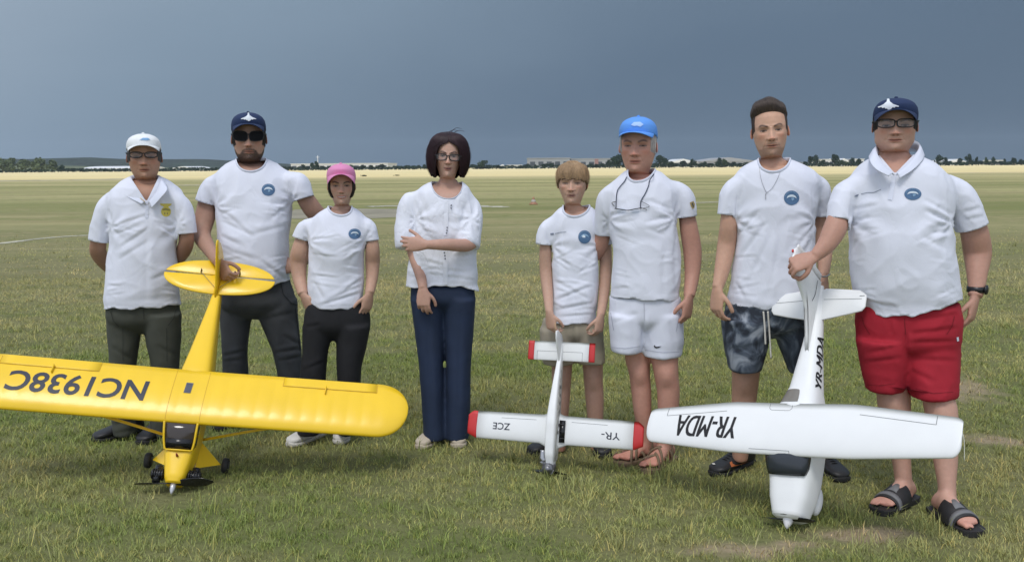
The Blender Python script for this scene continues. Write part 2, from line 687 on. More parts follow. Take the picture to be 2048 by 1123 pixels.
def dense(rows, step_px=9):
    rows = np.asarray(rows, float)
    n = int((rows[-1, 0] - rows[0, 0]) / step_px) + 2
    k = len(rows)
    tt = np.linspace(rows[0, 0], rows[-1, 0], n)
    out = [tt]
    for j in range(1, 5):
        # monotone-ish: linear interpolation, then light smoothing keeps the traced outline
        v = np.interp(tt, rows[:, 0], rows[:, j])
        for _ in range(2):
            v[1:-1] = 0.25 * v[:-2] + 0.5 * v[1:-1] + 0.25 * v[2:]
        out.append(v)
    return np.column_stack(out)


def head_neck_mesh(hd, rows, Y, neck, deep):
    """one grid from crown over face and neck on to the upper chest"""
    h = hd.h
    zs = np.concatenate([[1.0, 0.996, 0.985], np.linspace(0.965, 0.64, 22), np.linspace(0.63, -0.02, 78)])
    L = np.vstack([hd.surf(PHI, z) * 1.0 for z in zs])
    for i, z in enumerate(zs):
        j = h.get('jaw', 1.0)
        k = 1 + (j - 1) * float(sstep(np.array([0.36 - z]), 0, 0.2)[0])
        L[i * NSEG:(i + 1) * NSEG, 0] *= k
    D = face_features(L, h)
    c1 = face_colour(L, h)
    Wd = hd.w(D)
    # neck
    rowsd = dense(rows)
    r0 = rowsd[0].copy()
    base = torso_ring(r0, Y, PHI, 0.010)
    (nl, nr, npy) = neck
    na, nb = at(nl, npy, Y), at(nr, npy, Y)
    hw = (nb[0] - na[0]) / 2
    x, y = ring_xy(PHI, hw * 0.92, hw * 1.08, hw, 2.1)
    midc = (na + nb) / 2 + np.array([0, 0.032, 0])
    g_ = facing(midc[0], Y)
    mid = np.column_stack([midc[0] + x * math.cos(g_) - y * math.sin(g_), midc[1] + x * math.sin(g_) + y * math.cos(g_), np.full(NSEG, midc[2])])
    tilt = (1 + np.cos(PHI)) / 2
    mid[:, 2] -= .022 * tilt
    base = base.copy()
    base[:, 2] -= .040 * tilt
    last = Wd[-NSEG:]
    rr = []
    nsub = 9
    # chin underside pulls back on to the neck
    for k in range(1, nsub + 1):
        t = k / nsub
        e = float(sstep(np.array([t]), 0, 1)[0])
        ring = last * (1 - e) + mid * e
        ring[:, 2] = last[:, 2] * (1 - t) + mid[:, 2] * t
        fr = np.clip(np.cos(PHI), 0, 1)
        tt = t ** 0.55
        ring[:, 1] = np.where(fr > 0, last[:, 1] * (1 - tt) + mid[:, 1] * tt, ring[:, 1])
        rr.append(ring)
    for k in range(1, nsub + 1):
        t = k / nsub
        e = t ** 1.6
        ring = mid * (1 - e) + base * e
        ring[:, 2] = mid[:, 2] * (1 - t) + base[:, 2] * t
        rr.append(ring)
    tk = .040
    for r in rowsd[1:]:
        if r[0] > deep:
            break
        tk = tk * .72
        q_ = torso_ring(r, Y, PHI, 0.012 + 0.025 * float(sstep(np.array([r[0]]), rowsd[0, 0] + 22, deep)[0]))
        q_[:, 2] -= tk * tilt
        rr.append(q_)
    rr = np.vstack(rr)
    skin = np.tile(np.array(h['skin']) * np.array([0.97, 0.95, 0.95]), (len(rr), 1))
    if h.get('beard'):
        lz = ((rr - hd.C) @ hd.R)[:, 2] / hd.H
        ly = ((rr - hd.C) @ hd.R)[:, 1] / hd.H
        w = (h['beard'] * 0.8 * sstep(lz, -0.16, -0.04) * sstep(0.1 - ly, 0, 0.2))[:, None]
        skin = skin * (1 - w) + np.array(h.get('beardcol', (0.03, 0.02, 0.015))) * w
    V = np.vstack([Wd, rr])
    Cc = np.vstack([c1, skin])
    k = len(V) // NSEG
    Fc = []
    for i in range(k - 1):
        for j in range(NSEG):
            a, b = i * NSEG + j, i * NSEG + (j + 1) % NSEG
            Fc.append((a + NSEG, b + NSEG, b, a))
    # ears
    for sgn in (-1, 1):
        A = Acc()
        seg = 16
        R = []
        for t in np.linspace(0, 1, 9):
            an = t * math.pi
            r_ = math.sin(an) ** 0.7 + 0.02
            R.append([(sgn * (0.012 + 0.012 * math.cos(g) * r_), 0.052 * r_ * math.sin(g), -0.105 * math.cos(an)) for g in np.linspace(0, 2 * np.pi, seg, endpoint=False)])
        R = np.array(R)
        Rr = rotz(-sgn * math.radians(-h.get('earout', 24))) @ rotx(math.radians(-12))
        R = R @ Rr.T
        R = R + np.array([sgn * (0.338 * h['fw'] + 0.012), 0.03, 0.475])
        A.rings(R)
        ev, ef = A.arr()
        off = len(V)
        V = np.vstack([V, hd.w(ev)])
        Fc += [tuple(i + off for i in f) for f in ef]
        Cc = np.vstack([Cc, np.tile(np.array(h['skin']) * np.array([1.08, 0.88, 0.86]), (len(ev), 1))])
    return V, Fc, Cc


def hand(acc, W, d, n, thumb, size=1.0, curl=0.35, tcurl=0.3, spread=0.0):
    """five-fingered hand: W wrist, d finger direction, n back-of-hand normal, thumb = +1/-1 side of cross(n, d)"""
    d = unit(d)
    n = unit(np.asarray(n) - d * (np.asarray(n) @ d))
    s_ = np.cross(n, d) * thumb
    L = 0.098 * size
    R = []
    ang = np.linspace(0, 2 * np.pi, 16, endpoint=False)
    for t, w, h_ in ((-0.20, 0.018, 0.014), (-0.05, 0.026, 0.018), (0.14, 0.032, 0.019), (0.45, 0.040, 0.017), (0.8, 0.043, 0.014), (1.0, 0.040, 0.0115), (1.06, 0.034, 0.008)):
        c = W + d * (L * t)
        R.append(c + size * (w * np.cos(ang)[:, None] * s_ + h_ * np.sin(ang)[:, None] * n))
    acc.rings(np.array(R))

    def chain(p, dd, ax, lens, bends, r):
        P = [p - dd * 0.02 * size, p]
        rr = [r * 1.0, r]
        cur = dd
        for l_, bnd in zip(lens, bends):
            M = Matrix.Rotation(bnd, 3, Vector(ax))
            cur = np.array(M @ Vector(cur))
            P.append(P[-1] + cur * l_ * size)
            rr.append(rr[-1] * 0.94)
        P.append(P[-1] + cur * 0.004 * size)
        rr.append(rr[-1] * 0.55)
        acc.tube(P, rr, seg=10, n=len(P) * 3)
    ax = -np.cross(n, d)             # bending turns d towards -n
    ax = unit(ax)
    test = np.array(Matrix.Rotation(0.5, 3, Vector(ax)) @ Vector(d))
    if test @ n > 0:
        ax = -ax
    for i, (o, bl, ln, rr) in enumerate(((0.0305, 0.96, 0.074, 0.0088), (0.0105, 1.0, 0.082, 0.0092), (-0.0105, 0.97, 0.076, 0.0088), (-0.0300, 0.90, 0.060, 0.0078))):
        p = W + d * (L * bl) + s_ * (o * size)
        dd = unit(d + s_ * (0.10 + spread) * (o / 0.03))
        cu = curl * (0.9 + 0.12 * i)
        chain(p, dd, ax, (ln * 0.46, ln * 0.31, ln * 0.25), (cu * 1.0, cu * 1.25, cu * 0.8), rr * size)
    # thumb from the side of the palm
    p = W + d * (L * 0.30) + s_ * (0.027 * size) - n * (0.004 * size)
    dd = unit(d * 0.72 + s_ * 0.62 - n * (0.15 + 0.5 * tcurl))
    ax2 = unit(np.cross(dd, d * 0.6 - n * tcurl - s_ * 0.25))
    chain(p, dd, ax2, (0.040, 0.032, 0.022), (0.0, tcurl, tcurl * 0.8), 0.0118 * size)


def arm_mesh(path, Y, sk, hnd=None, size=1.0, voxel=0.0043):
    """path rows (px, py, dy, half width px); dy metres, negative towards the camera"""
    P = np.array([at(a, b, Y + c) for a, b, c, r in path])
    r = np.array([r_ * (Y + c) / FPX for a, b, c, r_ in path])
    A = Acc()
    r[0] *= 0.8
    if len(r) > 3:
        r[1] *= 0.95
    A.tube(P, r, seg=20, n=(len(P) - 1) * 7 + 1, flat=0.92)
    if hnd is not None:
        W = P[-1]
        d = hnd.get('d')
        d = unit(P[-1] - P[-2]) if d is None else np.array(d)
        hand(A, W, d, hnd['n'], hnd['t'], size * hnd.get('s', 1.0), hnd.get('curl', 0.35), hnd.get('tc', 0.3), hnd.get('spread', 0))
    V, Fc, _ = remesh(A, voxel, 4)
    # tan: forearms slightly darker, knuckles and finger ends redder
    c = np.tile(np.array(sk), (len(V), 1))
    if hnd is not None:
        dist = np.linalg.norm(V - P[-1], axis=1)
        w = sstep(0.10 * size + 0.03 - dist, 0, 0.05)[:, None] * 0
        c = c * (1 - w) + c * np.array([1.08, 0.88, 0.84]) * w
    return V, Fc, c


def leg_off(yo, rows):
    """depth offset of a leg, one number or (top, bottom)"""
    if isinstance(yo, tuple):
        return [yo[0] + (yo[1] - yo[0]) * i / (len(rows) - 1) for i in range(len(rows))]
    return [yo] * len(rows)


def leg_rings(A, rows, Y, inset=0.0, seg=28, n=2.15):
    ang = np.linspace(0, 2 * np.pi, seg, endpoint=False)
    rows = np.asarray(rows, float)
    rd = dense(rows, 8)
    A.rings(np.array([torso_ring(r, Y, ang, inset, n) for r in rd]))


def foot(A, ankle, yaw, L=0.26, W=0.1, toes=True, lift=0.0):
    """bare foot: ankle point (x, y) on the ground, yaw 0 = toes towards the camera, positive = toes to the right of the picture"""
    d = np.array([math.sin(yaw), -math.cos(yaw), 0])
    s_ = np.array([math.cos(yaw), math.sin(yaw), 0])
    b = np.array([ankle[0], ankle[1], lift])
    R = []
    ang = np.linspace(0, 2 * np.pi, 20, endpoint=False)
    for t, w, h_ in ((-0.30, 0.010, 0.030), (-0.27, 0.026, 0.055), (-0.18, 0.034, 0.080), (0.0, 0.036, 0.100), (0.18, 0.038, 0.078), (0.36, 0.043, 0.056), (0.52, 0.047, 0.040), (0.60, 0.044, 0.030), (0.64, 0.036, 0.022)):
        c = b + d * (t * L)
        R.append([c + s_ * (w * W / 0.1 * math.cos(g)) + np.array([0, 0, max(0.0, h_ / 2 * (1 + math.sin(g)) + 0.004)]) for g in ang])
    A.rings(np.array(R))
    for i, (o, l_, r) in enumerate(((-0.034, 0.036, 0.0135), (-0.012, 0.040, 0.0098), (0.007, 0.034, 0.0092), (0.023, 0.026, 0.0088), (0.037, 0.016, 0.0085))):
        p = b + d * (0.60 * L - 0.012 * i * (i > 1)) + s_ * (o * W / 0.1) + np.array([0, 0, 0.016])
        A.tube([p - d * 0.02, p + d * l_ * 0.5 + np.array([0, 0, 0.004]), p + d * l_], [r, r, r * 0.8], seg=10, n=7)
        A.ellipsoid(p + d * l_, (r * 0.9, r * 0.9, r * 0.8), seg=8, rows=5)


def shoe(parent, name, ankle, yaw, mat_u, mat_s, L=0.29, W=0.1, high=0.10, label=None, lace=None, extra=None):
    """closed shoe: upper, sole, laces"""
    d = np.array([math.sin(yaw), -math.cos(yaw), 0])
    s_ = np.array([math.cos(yaw), math.sin(yaw), 0])
    b = np.array([ankle[0], ankle[1], 0.0])
    ang = np.linspace(0, 2 * np.pi, 24, endpoint=False)
    k = W / 0.1

    def prof(rows, z0, n=2.6):
        R = []
        for t, w, h_ in rows:
            c = b + d * (t * L)
            x = np.sign(np.cos(ang)) * np.abs(np.cos(ang)) ** (2 / n) * w * k
            zz = np.sign(np.sin(ang)) * np.abs(np.sin(ang)) ** (2 / n)
            R.append(c + s_ * x[:, None] + np.array([0, 0, 1.0]) * (z0 + (h_ - z0) * (zz[:, None] + 1) / 2))
        return np.array(R)
    A = Acc()
    A.rings(prof(((-0.33, 0.012, 0.05), (-0.31, 0.030, high * 0.8), (-0.24, 0.037, high), (-0.1, 0.040, high * 1.05), (0.05, 0.041, high), (0.16, 0.042, high * 0.82), (0.32, 0.046, 0.068), (0.48, 0.050, 0.058), (0.60, 0.045, 0.052), (0.67, 0.030, 0.044), (0.69, 0.012, 0.034)), 0.018))
    u = A.obj(name, mat_u, parent)
    A = Acc()
    A.rings(prof(((-0.34, 0.014, 0.024), (-0.31, 0.034, 0.027), (-0.1, 0.040, 0.027), (0.2, 0.044, 0.025), (0.48, 0.053, 0.024), (0.62, 0.047, 0.025), (0.69, 0.030, 0.027), (0.71, 0.012, 0.026)), 0.0, n=3.5))
    A.obj('sole', mat_s, u)
    if lace is not None:
        A = Acc()
        for i in range(5):
            t = 0.12 + i * 0.065
            hh = np.interp(t, (0.05, 0.16, 0.32, 0.48), (high, high * 0.82, 0.068, 0.058))
            c = b + d * (t * L) + np.array([0, 0, hh + 0.001])
            A.tube([c - s_ * 0.026 - np.array([0, 0, 0.007]), c + np.array([0, 0, 0.003]), c + s_ * 0.026 - np.array([0, 0, 0.007])], 0.0035, seg=6, n=7)
        A.obj('laces', lace, u)
    if label:
        u['label'] = label
    return u


def decal(bvh, quads_px, off):
    """map a grid of picture points on to a surface seen from the eye: list of (px, py) -> world points lifted off the surface"""
    out = []
    last = None
    for px, py in quads_px:
        d = unit(CF + CR * ((px - PW / 2) / FPX) + CU * ((PH / 2 - py) / FPX))
        loc, nor, idx, dist = bvh.ray_cast(Vector(EYE), Vector(d))
        if loc is None:
            out.append(last if last is not None else EYE + d * 5)
            continue
        if nor.dot(Vector(d)) > 0:
            nor = -nor
        last = np.array(loc + nor * off)
        out.append(last)
    return np.array(out)


def decal_poly(bvh, poly, off, name, m, parent, sub=2):
    """flat print of polygon outline(s) on a curved surface: triangulate, subdivide, drape"""
    bm = bmesh.new()
    for pl in poly:
        vs = [bm.verts.new((x, y, 0)) for x, y in pl]
        bm.faces.new(vs)
    bmesh.ops.triangulate(bm, faces=bm.faces)
    if sub:
        bmesh.ops.subdivide_edges(bm, edges=bm.edges, cuts=sub, use_grid_fill=True)
    bm.verts.index_update()
    pts = [(v.co.x, v.co.y) for v in bm.verts]
    Fc = [tuple(v.index for v in f.verts) for f in bm.faces]
    bm.free()
    V = decal(bvh, pts, off)
    # faces towards the eye
    F2 = []
    for f in Fc:
        a, b, c = V[f[0]], V[f[1]], V[f[2]]
        F2.append(f if np.cross(b - a, c - a) @ (EYE - a) > 0 else f[::-1])
    return mesh_obj(name, V, F2, m, parent)


def decal_disc(bvh, cx, cy, rx, ry, off, name, m, parent):
    ang = np.linspace(0, 2 * np.pi, 28, endpoint=False)
    pts = [(cx, cy)]
    for r in (0.35, 0.7, 1.0):
        pts += [(cx + rx * r * math.cos(g), cy + ry * r * math.sin(g)) for g in ang]
    Fc = [(0, 1 + (j + 1) % 28, 1 + j) for j in range(28)]
    for k in range(2):
        for j in range(28):
            a, b = 1 + k * 28 + j, 1 + k * 28 + (j + 1) % 28
            Fc.append((a, b, b + 28, a + 28))
    return mesh_obj(name, decal(bvh, pts, off), Fc, m, parent)


def line_poly(p, w):
    """thin stroke polygon(s) along picture points"""
    out = []
    for (x0, y0), (x1, y1) in zip(p[:-1], p[1:]):
        dx, dy = x1 - x0, y1 - y0
        l_ = math.hypot(dx, dy) + 1e-9
        nx, ny = -dy / l_ * w / 2, dx / l_ * w / 2
        out.append([(x0 + nx, y0 + ny), (x1 + nx, y1 + ny), (x1 - nx, y1 - ny), (x0 - nx, y0 - ny)])
    return out


def add_folds(V, Nn, Y, amp, creases, seed, hem_py, arm_px, hem_amp=1.0):
    """cloth relief: soft drape noise, pulls running from the armpits, gathers near the hem and the creases traced from the photograph"""
    d = V - EYE
    dep = d @ CF
    px = PW / 2 + FPX * (d @ CR) / dep
    py = PH / 2 - FPX * (d @ CU) / dep
    disp = amp * 0.005 * vnoise(V, (5, 5, 4), seed)
    rdg = 1 - 2 * np.abs(vnoise(V, (6.5, 6.5, 4.2), seed + 7))
    disp += amp * 0.0036 * np.clip(rdg, 0, 1) ** 3
    rdg = 1 - 2 * np.abs(vnoise(np.column_stack([V[:, 0] + .5 * V[:, 2], V[:, 1], V[:, 2] - .3 * V[:, 0]]), (9, 9, 7), seed + 9))
    disp += amp * 0.0024 * np.clip(rdg, 0, 1) ** 4
    disp += amp * 0.0018 * vnoise(V, (15, 15, 10), seed + 1)
    # vertical drape folds growing down the cloth
    zt, zb = V[:, 2].max(), V[:, 2].min()
    low = np.clip((zt - V[:, 2]) / (zt - zb), 0, 1)
    disp += amp * 0.0062 * low * vnoise(V, (17, 9, 2.2), seed + 2)
    # gathers at the hem
    hm = np.exp(-((V[:, 2] - zb - 0.06) / 0.07) ** 2)
    disp += amp * hem_amp * 0.006 * hm * vnoise(V, (4, 4, 24), seed + 3)
    for s_, (ax_, ay_) in zip((1, -1), arm_px):
        ux, uy = (px - ax_), (py - ay_)
        r = np.hypot(ux, uy)
        th = np.arctan2(uy, ux * s_)
        w = np.exp(-r / 60.0) * sstep(r, 2, 14) * (ux * s_ > -12)
        disp += amp * 0.0045 * w * np.sin(th * 7 + 2.5 * np.sin(r / 30 + seed))
    fr = Nn @ np.array([0, -1.0, 0]) > 0.1
    for x0, y0, x1, y1, wd_, dp in creases:
        L2 = (x1 - x0) ** 2 + (y1 - y0) ** 2
        t = ((px - x0) * (x1 - x0) + (py - y0) * (y1 - y0)) / L2
        tc_ = np.clip(t, 0, 1)
        dx, dy = px - x0 - tc_ * (x1 - x0), py - y0 - tc_ * (y1 - y0)
        # signed distance across the crease
        sd_ = (dx * (y1 - y0) - dy * (x1 - x0)) / math.sqrt(L2)
        e = np.clip(1 - (2 * tc_ - 1) ** 2, 0, 1) ** 0.6
        near = np.exp(-((np.hypot(dx, dy)) / (2.2 * wd_)) ** 2)
        prof = .62 * (-np.exp(-(sd_ / (.75 * wd_)) ** 2) + 0.70 * np.exp(-((sd_ - 1.7 * wd_) / (1.2 * wd_)) ** 2))
        disp += fr * dp * prof * e * np.where((t > 0) & (t < 1), 1, near)
    return V + Nn * disp[:, None]


BVHS = {}


def make_bvh(V, Fc):
    return BVHTree.FromPolygons([tuple(v) for v in V], [tuple(f) for f in Fc])


def to_px(V):
    d = V - EYE
    dep = d @ CF
    return PW / 2 + FPX * (d @ CR) / dep, PH / 2 - FPX * (d @ CU) / dep


def shoulder_smooth(V, Fc, P, iters=40):
    """blend the sleeve heads into the shoulders"""
    px, py = to_px(V)
    w = np.zeros(len(V))
    k = P['Y'] / 5.0
    for ax_, ay_ in P['armpits']:
        w = np.maximum(w, np.exp(-((px - ax_) / (17 / k)) ** 2) * sstep(ay_ - 2 - py, 0, 14 / k))
    E = np.array(list({(min(a, b), max(a, b)) for f in Fc for a, b in zip(f, f[1:] + f[:1])}))
    deg = np.bincount(E.ravel(), minlength=len(V))[:, None]
    V = V.copy()
    for _ in range(iters):
        acc_ = np.zeros_like(V)
        for c in range(3):
            acc_[:, c] = np.bincount(E[:, 0], V[E[:, 1], c], len(V)) + np.bincount(E[:, 1], V[E[:, 0], c], len(V))
        V += (acc_ / deg - V) * (0.6 * w)[:, None]
    return V


def garment_top(P, parent, name, m, rows, sleeves, neck_px, amp=1.0, creases=(), seed=0, voxel=0.0080, rib=True, hem_amp=1.0, rib_r=0.006, vneck=False, hem=None, cuffs=True):
    Y = P['Y']
    A = Acc()
    ang = np.linspace(0, 2 * np.pi, 48, endpoint=False)
    rd = dense(list(rows) + [(max(rows[-1][0], max([h_[1] for h_ in hem]) if hem else 0) + 12,) + tuple(rows[-1][1:])], 8)
    A.rings(np.array([torso_ring(r, Y, ang, 0, P.get('tn', 2.35)) for r in rd]))
    for sl in sleeves:
        pts = np.array([at(a, b, Y + c) for a, b, c, r in sl])
        rr = np.array([r * (Y + c) / FPX for a, b, c, r in sl])
        rr[0] *= 0.66
        if len(rr) == 4:
            rr[1] *= .83
            rr[2] *= .94
        pts[0][2] -= 0.012
        A.tube(np.vstack([pts, pts[-1] + unit(pts[-1] - pts[-2]) * .02]), np.append(rr, rr[-1]), seg=28, n=len(sl) * 7 + 1, flat=np.linspace(1.45, 0.98, len(sl) + 1) if len(sl) > 2 else 1)
    V, Fc, Nn = remesh(A, voxel, 11)
    V = shoulder_smooth(V, Fc, P)
    arms = P['armpits']
    rgc = np.random.default_rng(seed)
    auto = []
    ks = 5.0 / Y
    for sg_, (ax_, ay_) in zip((1, -1), arms):
        # armhole seam, pulls below the arm, short creases at the waist
        auto.append((ax_, ay_ - 4, ax_ + sg_ * 5, ay_ - 60 * ks, 1.8, .0035))
        for k in range(4):
            x0, y0 = ax_ + sg_ * rgc.uniform(2, 10), ay_ + rgc.uniform(-6, 34) * ks
            ln = rgc.uniform(28, 62) * ks
            an_ = rgc.uniform(-.55, .75)
            auto.append((x0, y0, x0 + sg_ * ln * math.cos(an_), y0 + ln * math.sin(an_), rgc.uniform(2.0, 3.2), rgc.uniform(.003, .0055)))
        yb_ = rows[-1][0]
        for k in range(4):
            y0 = yb_ - rgc.uniform(14, 90) * ks
            x0 = np.interp(y0, [r_[0] for r_ in rows], [r_[1 if sg_ > 0 else 2] for r_ in rows]) + sg_ * 4
            ln = rgc.uniform(22, 58) * ks
            auto.append((x0, y0, x0 + sg_ * ln, y0 + rgc.uniform(-.35, .45) * ln, rgc.uniform(2.0, 3.0), rgc.uniform(.0025, .005)))
    creases = [(a, b, c, d, w_ * .78, dp) for a, b, c, d, w_, dp in creases] + auto
    V = add_folds(V, Nn, Y, amp, creases, seed, rows[-1][0], arms, hem_amp)
    # open cuffs and hem
    px, py = to_px(V)
    if hem is None:
        hem = [(rows[-1][1], rows[-1][0]), (rows[-1][2], rows[-1][0])]
    hx = [h_[0] for h_ in hem]
    hy = [h_[1] for h_ in hem]
    rip = 1.6 * np.sin(px * .11 + seed) + .9 * np.sin(px * .23 + 2 * seed)
    s_ = (py - np.interp(px, hx, hy) - rip) / 300.0
    low = V[:, 2] < at(rows[-1][1], rows[-1][0] - 40, Y)[2]
    s_ = np.where(low, s_, -1)
    for sl in sleeves:
        e0 = at(sl[-2][0], sl[-2][1], Y + sl[-2][2])
        e1 = at(sl[-1][0], sl[-1][1], Y + sl[-1][2])
        dr = unit(e1 - e0)
        rad = sl[-1][3] * Y / FPX
        q = V - e1
        ln = q @ dr
        near = np.linalg.norm(q - ln[:, None] * dr, axis=1) < rad * 1.35
        rr_ = np.array([r_[:3] for r_ in rows], float)
        near &= (px < np.interp(py, rr_[:, 0], rr_[:, 1]) + 1) | (px > np.interp(py, rr_[:, 0], rr_[:, 2]) - 1)
        if not cuffs:
            continue
        s_ = np.where(near & (ln > -0.03) & (ln < 0.08), np.maximum(s_, ln + 0.012), s_)
    d_h = -s_
    V = V - Nn * (0.0014 * np.exp(-((d_h - 0.020) / 0.0035) ** 2))[:, None]
    V, Fc, _e, used = cut(V, Fc, s_)
    Nn = Nn[used]
    bv = make_bvh(V, Fc)
    BVHS[name] = bv
    (lx, ly), (rx, ry), (bx, by) = neck_px
    a = at(lx, ly, Y)
    b = at(rx, ry, Y)
    d = unit(CF + CR * ((bx - PW / 2) / FPX) + CU * ((PH / 2 - by) / FPX))
    loc = bv.ray_cast(Vector(EYE), Vector(d))[0]
    c = np.array(loc) if loc is not None else at(bx, by, Y - 0.1)
    n = unit(np.cross(b - a, c - a))
    if n[2] < 0:
        n = -n
    dd = V - EYE
    dep = dd @ CF
    px = PW / 2 + FPX * (dd @ CR) / dep
    py = PH / 2 - FPX * (dd @ CU) / dep
    mx_, hwx = (lx + rx) / 2, (rx - lx) / 2
    base_y = ly + (ry - ly) * (px - lx) / (rx - lx)
    front = V[:, 1] < Y + 0.005
    ex = (px - mx_) / hwx
    if vneck:
        ey = np.maximum(py - base_y, 0) / (by - (ly + ry) / 2)
        sfront = 1 - np.abs(ex - (bx - mx_) / hwx * ey) - ey
        sback = 1 - np.abs(ex) - np.maximum(py - base_y, 0) / 4
    else:
        ey = np.maximum(py - base_y, 0) / (by - (ly + ry) / 2)
        sfront = 1 - np.sqrt(np.abs(ex - (bx - mx_) / hwx * ey) ** 2.2 + ey ** 2.2)
        sback = 1 - np.sqrt(ex ** 2 + (np.maximum(py - base_y, 0) / 4) ** 2)
    s_ = np.where(front, sfront, sback)
    V, Fc, edge, used = cut(V, Fc, s_)
    # pull the neckline edge gently in so it sits on the skin
    o = mesh_obj(name, V, Fc, m, parent)
    sol = o.modifiers.new('thickness', 'SOLIDIFY')
    sol.thickness = 0.004
    sol.offset = -1
    if rib and len(edge) > 8:
        E = V[edge]
        cc = E.mean(0)
        t1 = unit(b - a)
        t2 = unit(np.cross(n, t1))
        an = np.arctan2((E - cc) @ t2, (E - cc) @ t1)
        rad = np.hypot((E - cc) @ t2, (E - cc) @ t1)
        ht = (E - cc) @ n
        g = np.linspace(-np.pi, np.pi, 72, endpoint=False)
        o_ = np.argsort(an)
        an, rad, ht = an[o_], rad[o_], ht[o_]
        rad = np.interp(g, an, rad, period=2 * np.pi)
        ht = np.interp(g, an, ht, period=2 * np.pi)
        for _ in range(6):
            rad = 0.25 * np.roll(rad, 1) + 0.5 * rad + 0.25 * np.roll(rad, -1)
            ht = 0.25 * np.roll(ht, 1) + 0.5 * ht + 0.25 * np.roll(ht, -1)
        loop = cc + (rad * np.cos(g))[:, None] * t1 + (rad * np.sin(g))[:, None] * t2 + ht[:, None] * n
        R = []
        for i in range(72):
            T = unit(loop[(i + 1) % 72] - loop[i - 1])
            out = unit(loop[i] - cc)
            up = unit(np.cross(T, out))
            R.append([loop[i] + (rib_r * 1.0 * math.cos(q)) * up * 1.7 + (rib_r * 0.62 * math.sin(q)) * out for q in np.linspace(0, 2 * np.pi, 10, endpoint=False)])
        R.append(R[0])
        A = Acc()
        A.rings(np.array(R), caps=False)
        A.obj('collar', M_RIB, o)
    return o, bv, c


def garment_bottom(P, parent, name, m, pelvis, legs, voxel=0.0085, amp=0.6, creases=(), seed=5, n=2.2):
    Y = P['Y']
    A = Acc()
    ang = np.linspace(0, 2 * np.pi, 40, endpoint=False)
    if pelvis is not None:
        py_, xl_, xr_, f_, b_ = pelvis[-1]
        pelvis = list(pelvis) + [(py_ + 14, xl_ + .16 * (xr_ - xl_), xr_ - .16 * (xr_ - xl_), f_ * .62, b_ * .70), (py_ + 24, xl_ + .32 * (xr_ - xl_), xr_ - .32 * (xr_ - xl_), f_ * .30, b_ * .35)]
        A.rings(np.array([torso_ring(r, Y, ang, 0, 2.4) for r in dense(pelvis, 8)]))
    for lg, yo in legs:
        rows = np.array(lg, float)
        rd = dense(rows, 8)
        A.rings(np.array([torso_ring(r, Y + o_, ang, 0, n) for r, o_ in zip(rd, leg_off(yo, rd))]))
    V, Fc, Nn = remesh(A, voxel, 10)
    d = V - EYE
    dep = d @ CF
    px = PW / 2 + FPX * (d @ CR) / dep
    py = PH / 2 - FPX * (d @ CU) / dep
    V = add_folds(V, Nn, Y, amp, creases, seed, 0, [(-999, -999), (9999, -999)], 0.8)
    o = mesh_obj(name, V, Fc, m, parent)
    return o, make_bvh(V, Fc)


def strands(A, S, n, t0, t1, jit, r, rows=10, seed=0, wav=0.0):
    """hair strands lying on a surface S(u, v) -> world point; u across, v along"""
    rg = np.random.default_rng(seed)
    for i in range(n):
        u = rg.uniform(0, 1)
        a = rg.uniform(t0, t0 + 0.5 * (t1 - t0)) if rg.uniform() < 0.5 else t0
        b = min(t1, a + rg.uniform(0.45, 1.0) * (t1 - t0))
        du = rg.normal(0, jit)
        off = abs(rg.normal(0.004, 0.0035))
        stray = rg.uniform(.012, .045) if rg.uniform() < .10 else 0.0
        ph = rg.uniform(0, 6)
        vs = np.linspace(a, b, rows)
        P = np.array([S(np.clip(u + du * (v - a) + wav * math.sin(ph + 5 * v), 0, 1), v, off + stray * max(0.0, (v - a) / max(1e-6, b - a)) ** 1.5) for v in vs])
        T = np.gradient(P, axis=0)
        nrm = P - np.array(S.c)
        side = np.cross(T, nrm)
        side /= np.linalg.norm(side, axis=1)[:, None] + 1e-9
        w = r * np.linspace(1, 0.35, rows)[:, None]
        up = np.cross(side, T)
        up /= np.linalg.norm(up, axis=1)[:, None] + 1e-9
        V = np.vstack([P - side * w, P + up * w * 0.8, P + side * w])
        Fc = []
        for k in range(rows - 1):
            Fc.append((k, rows + k, rows + k + 1, k + 1))
            Fc.append((rows + k, 2 * rows + k, 2 * rows + k + 1, rows + k + 1))
        A.add(V, Fc)
CAP_ROWS = np.array([(0.0, 0.425, 0.485, 0.366), (0.25, 0.428, 0.485, 0.368), (0.5, 0.405, 0.46, 0.350), (0.72, 0.345, 0.395, 0.300), (0.88, 0.245, 0.285, 0.215), (0.97, 0.13, 0.15, 0.115), (1.0, 0.012, 0.012, 0.012)])


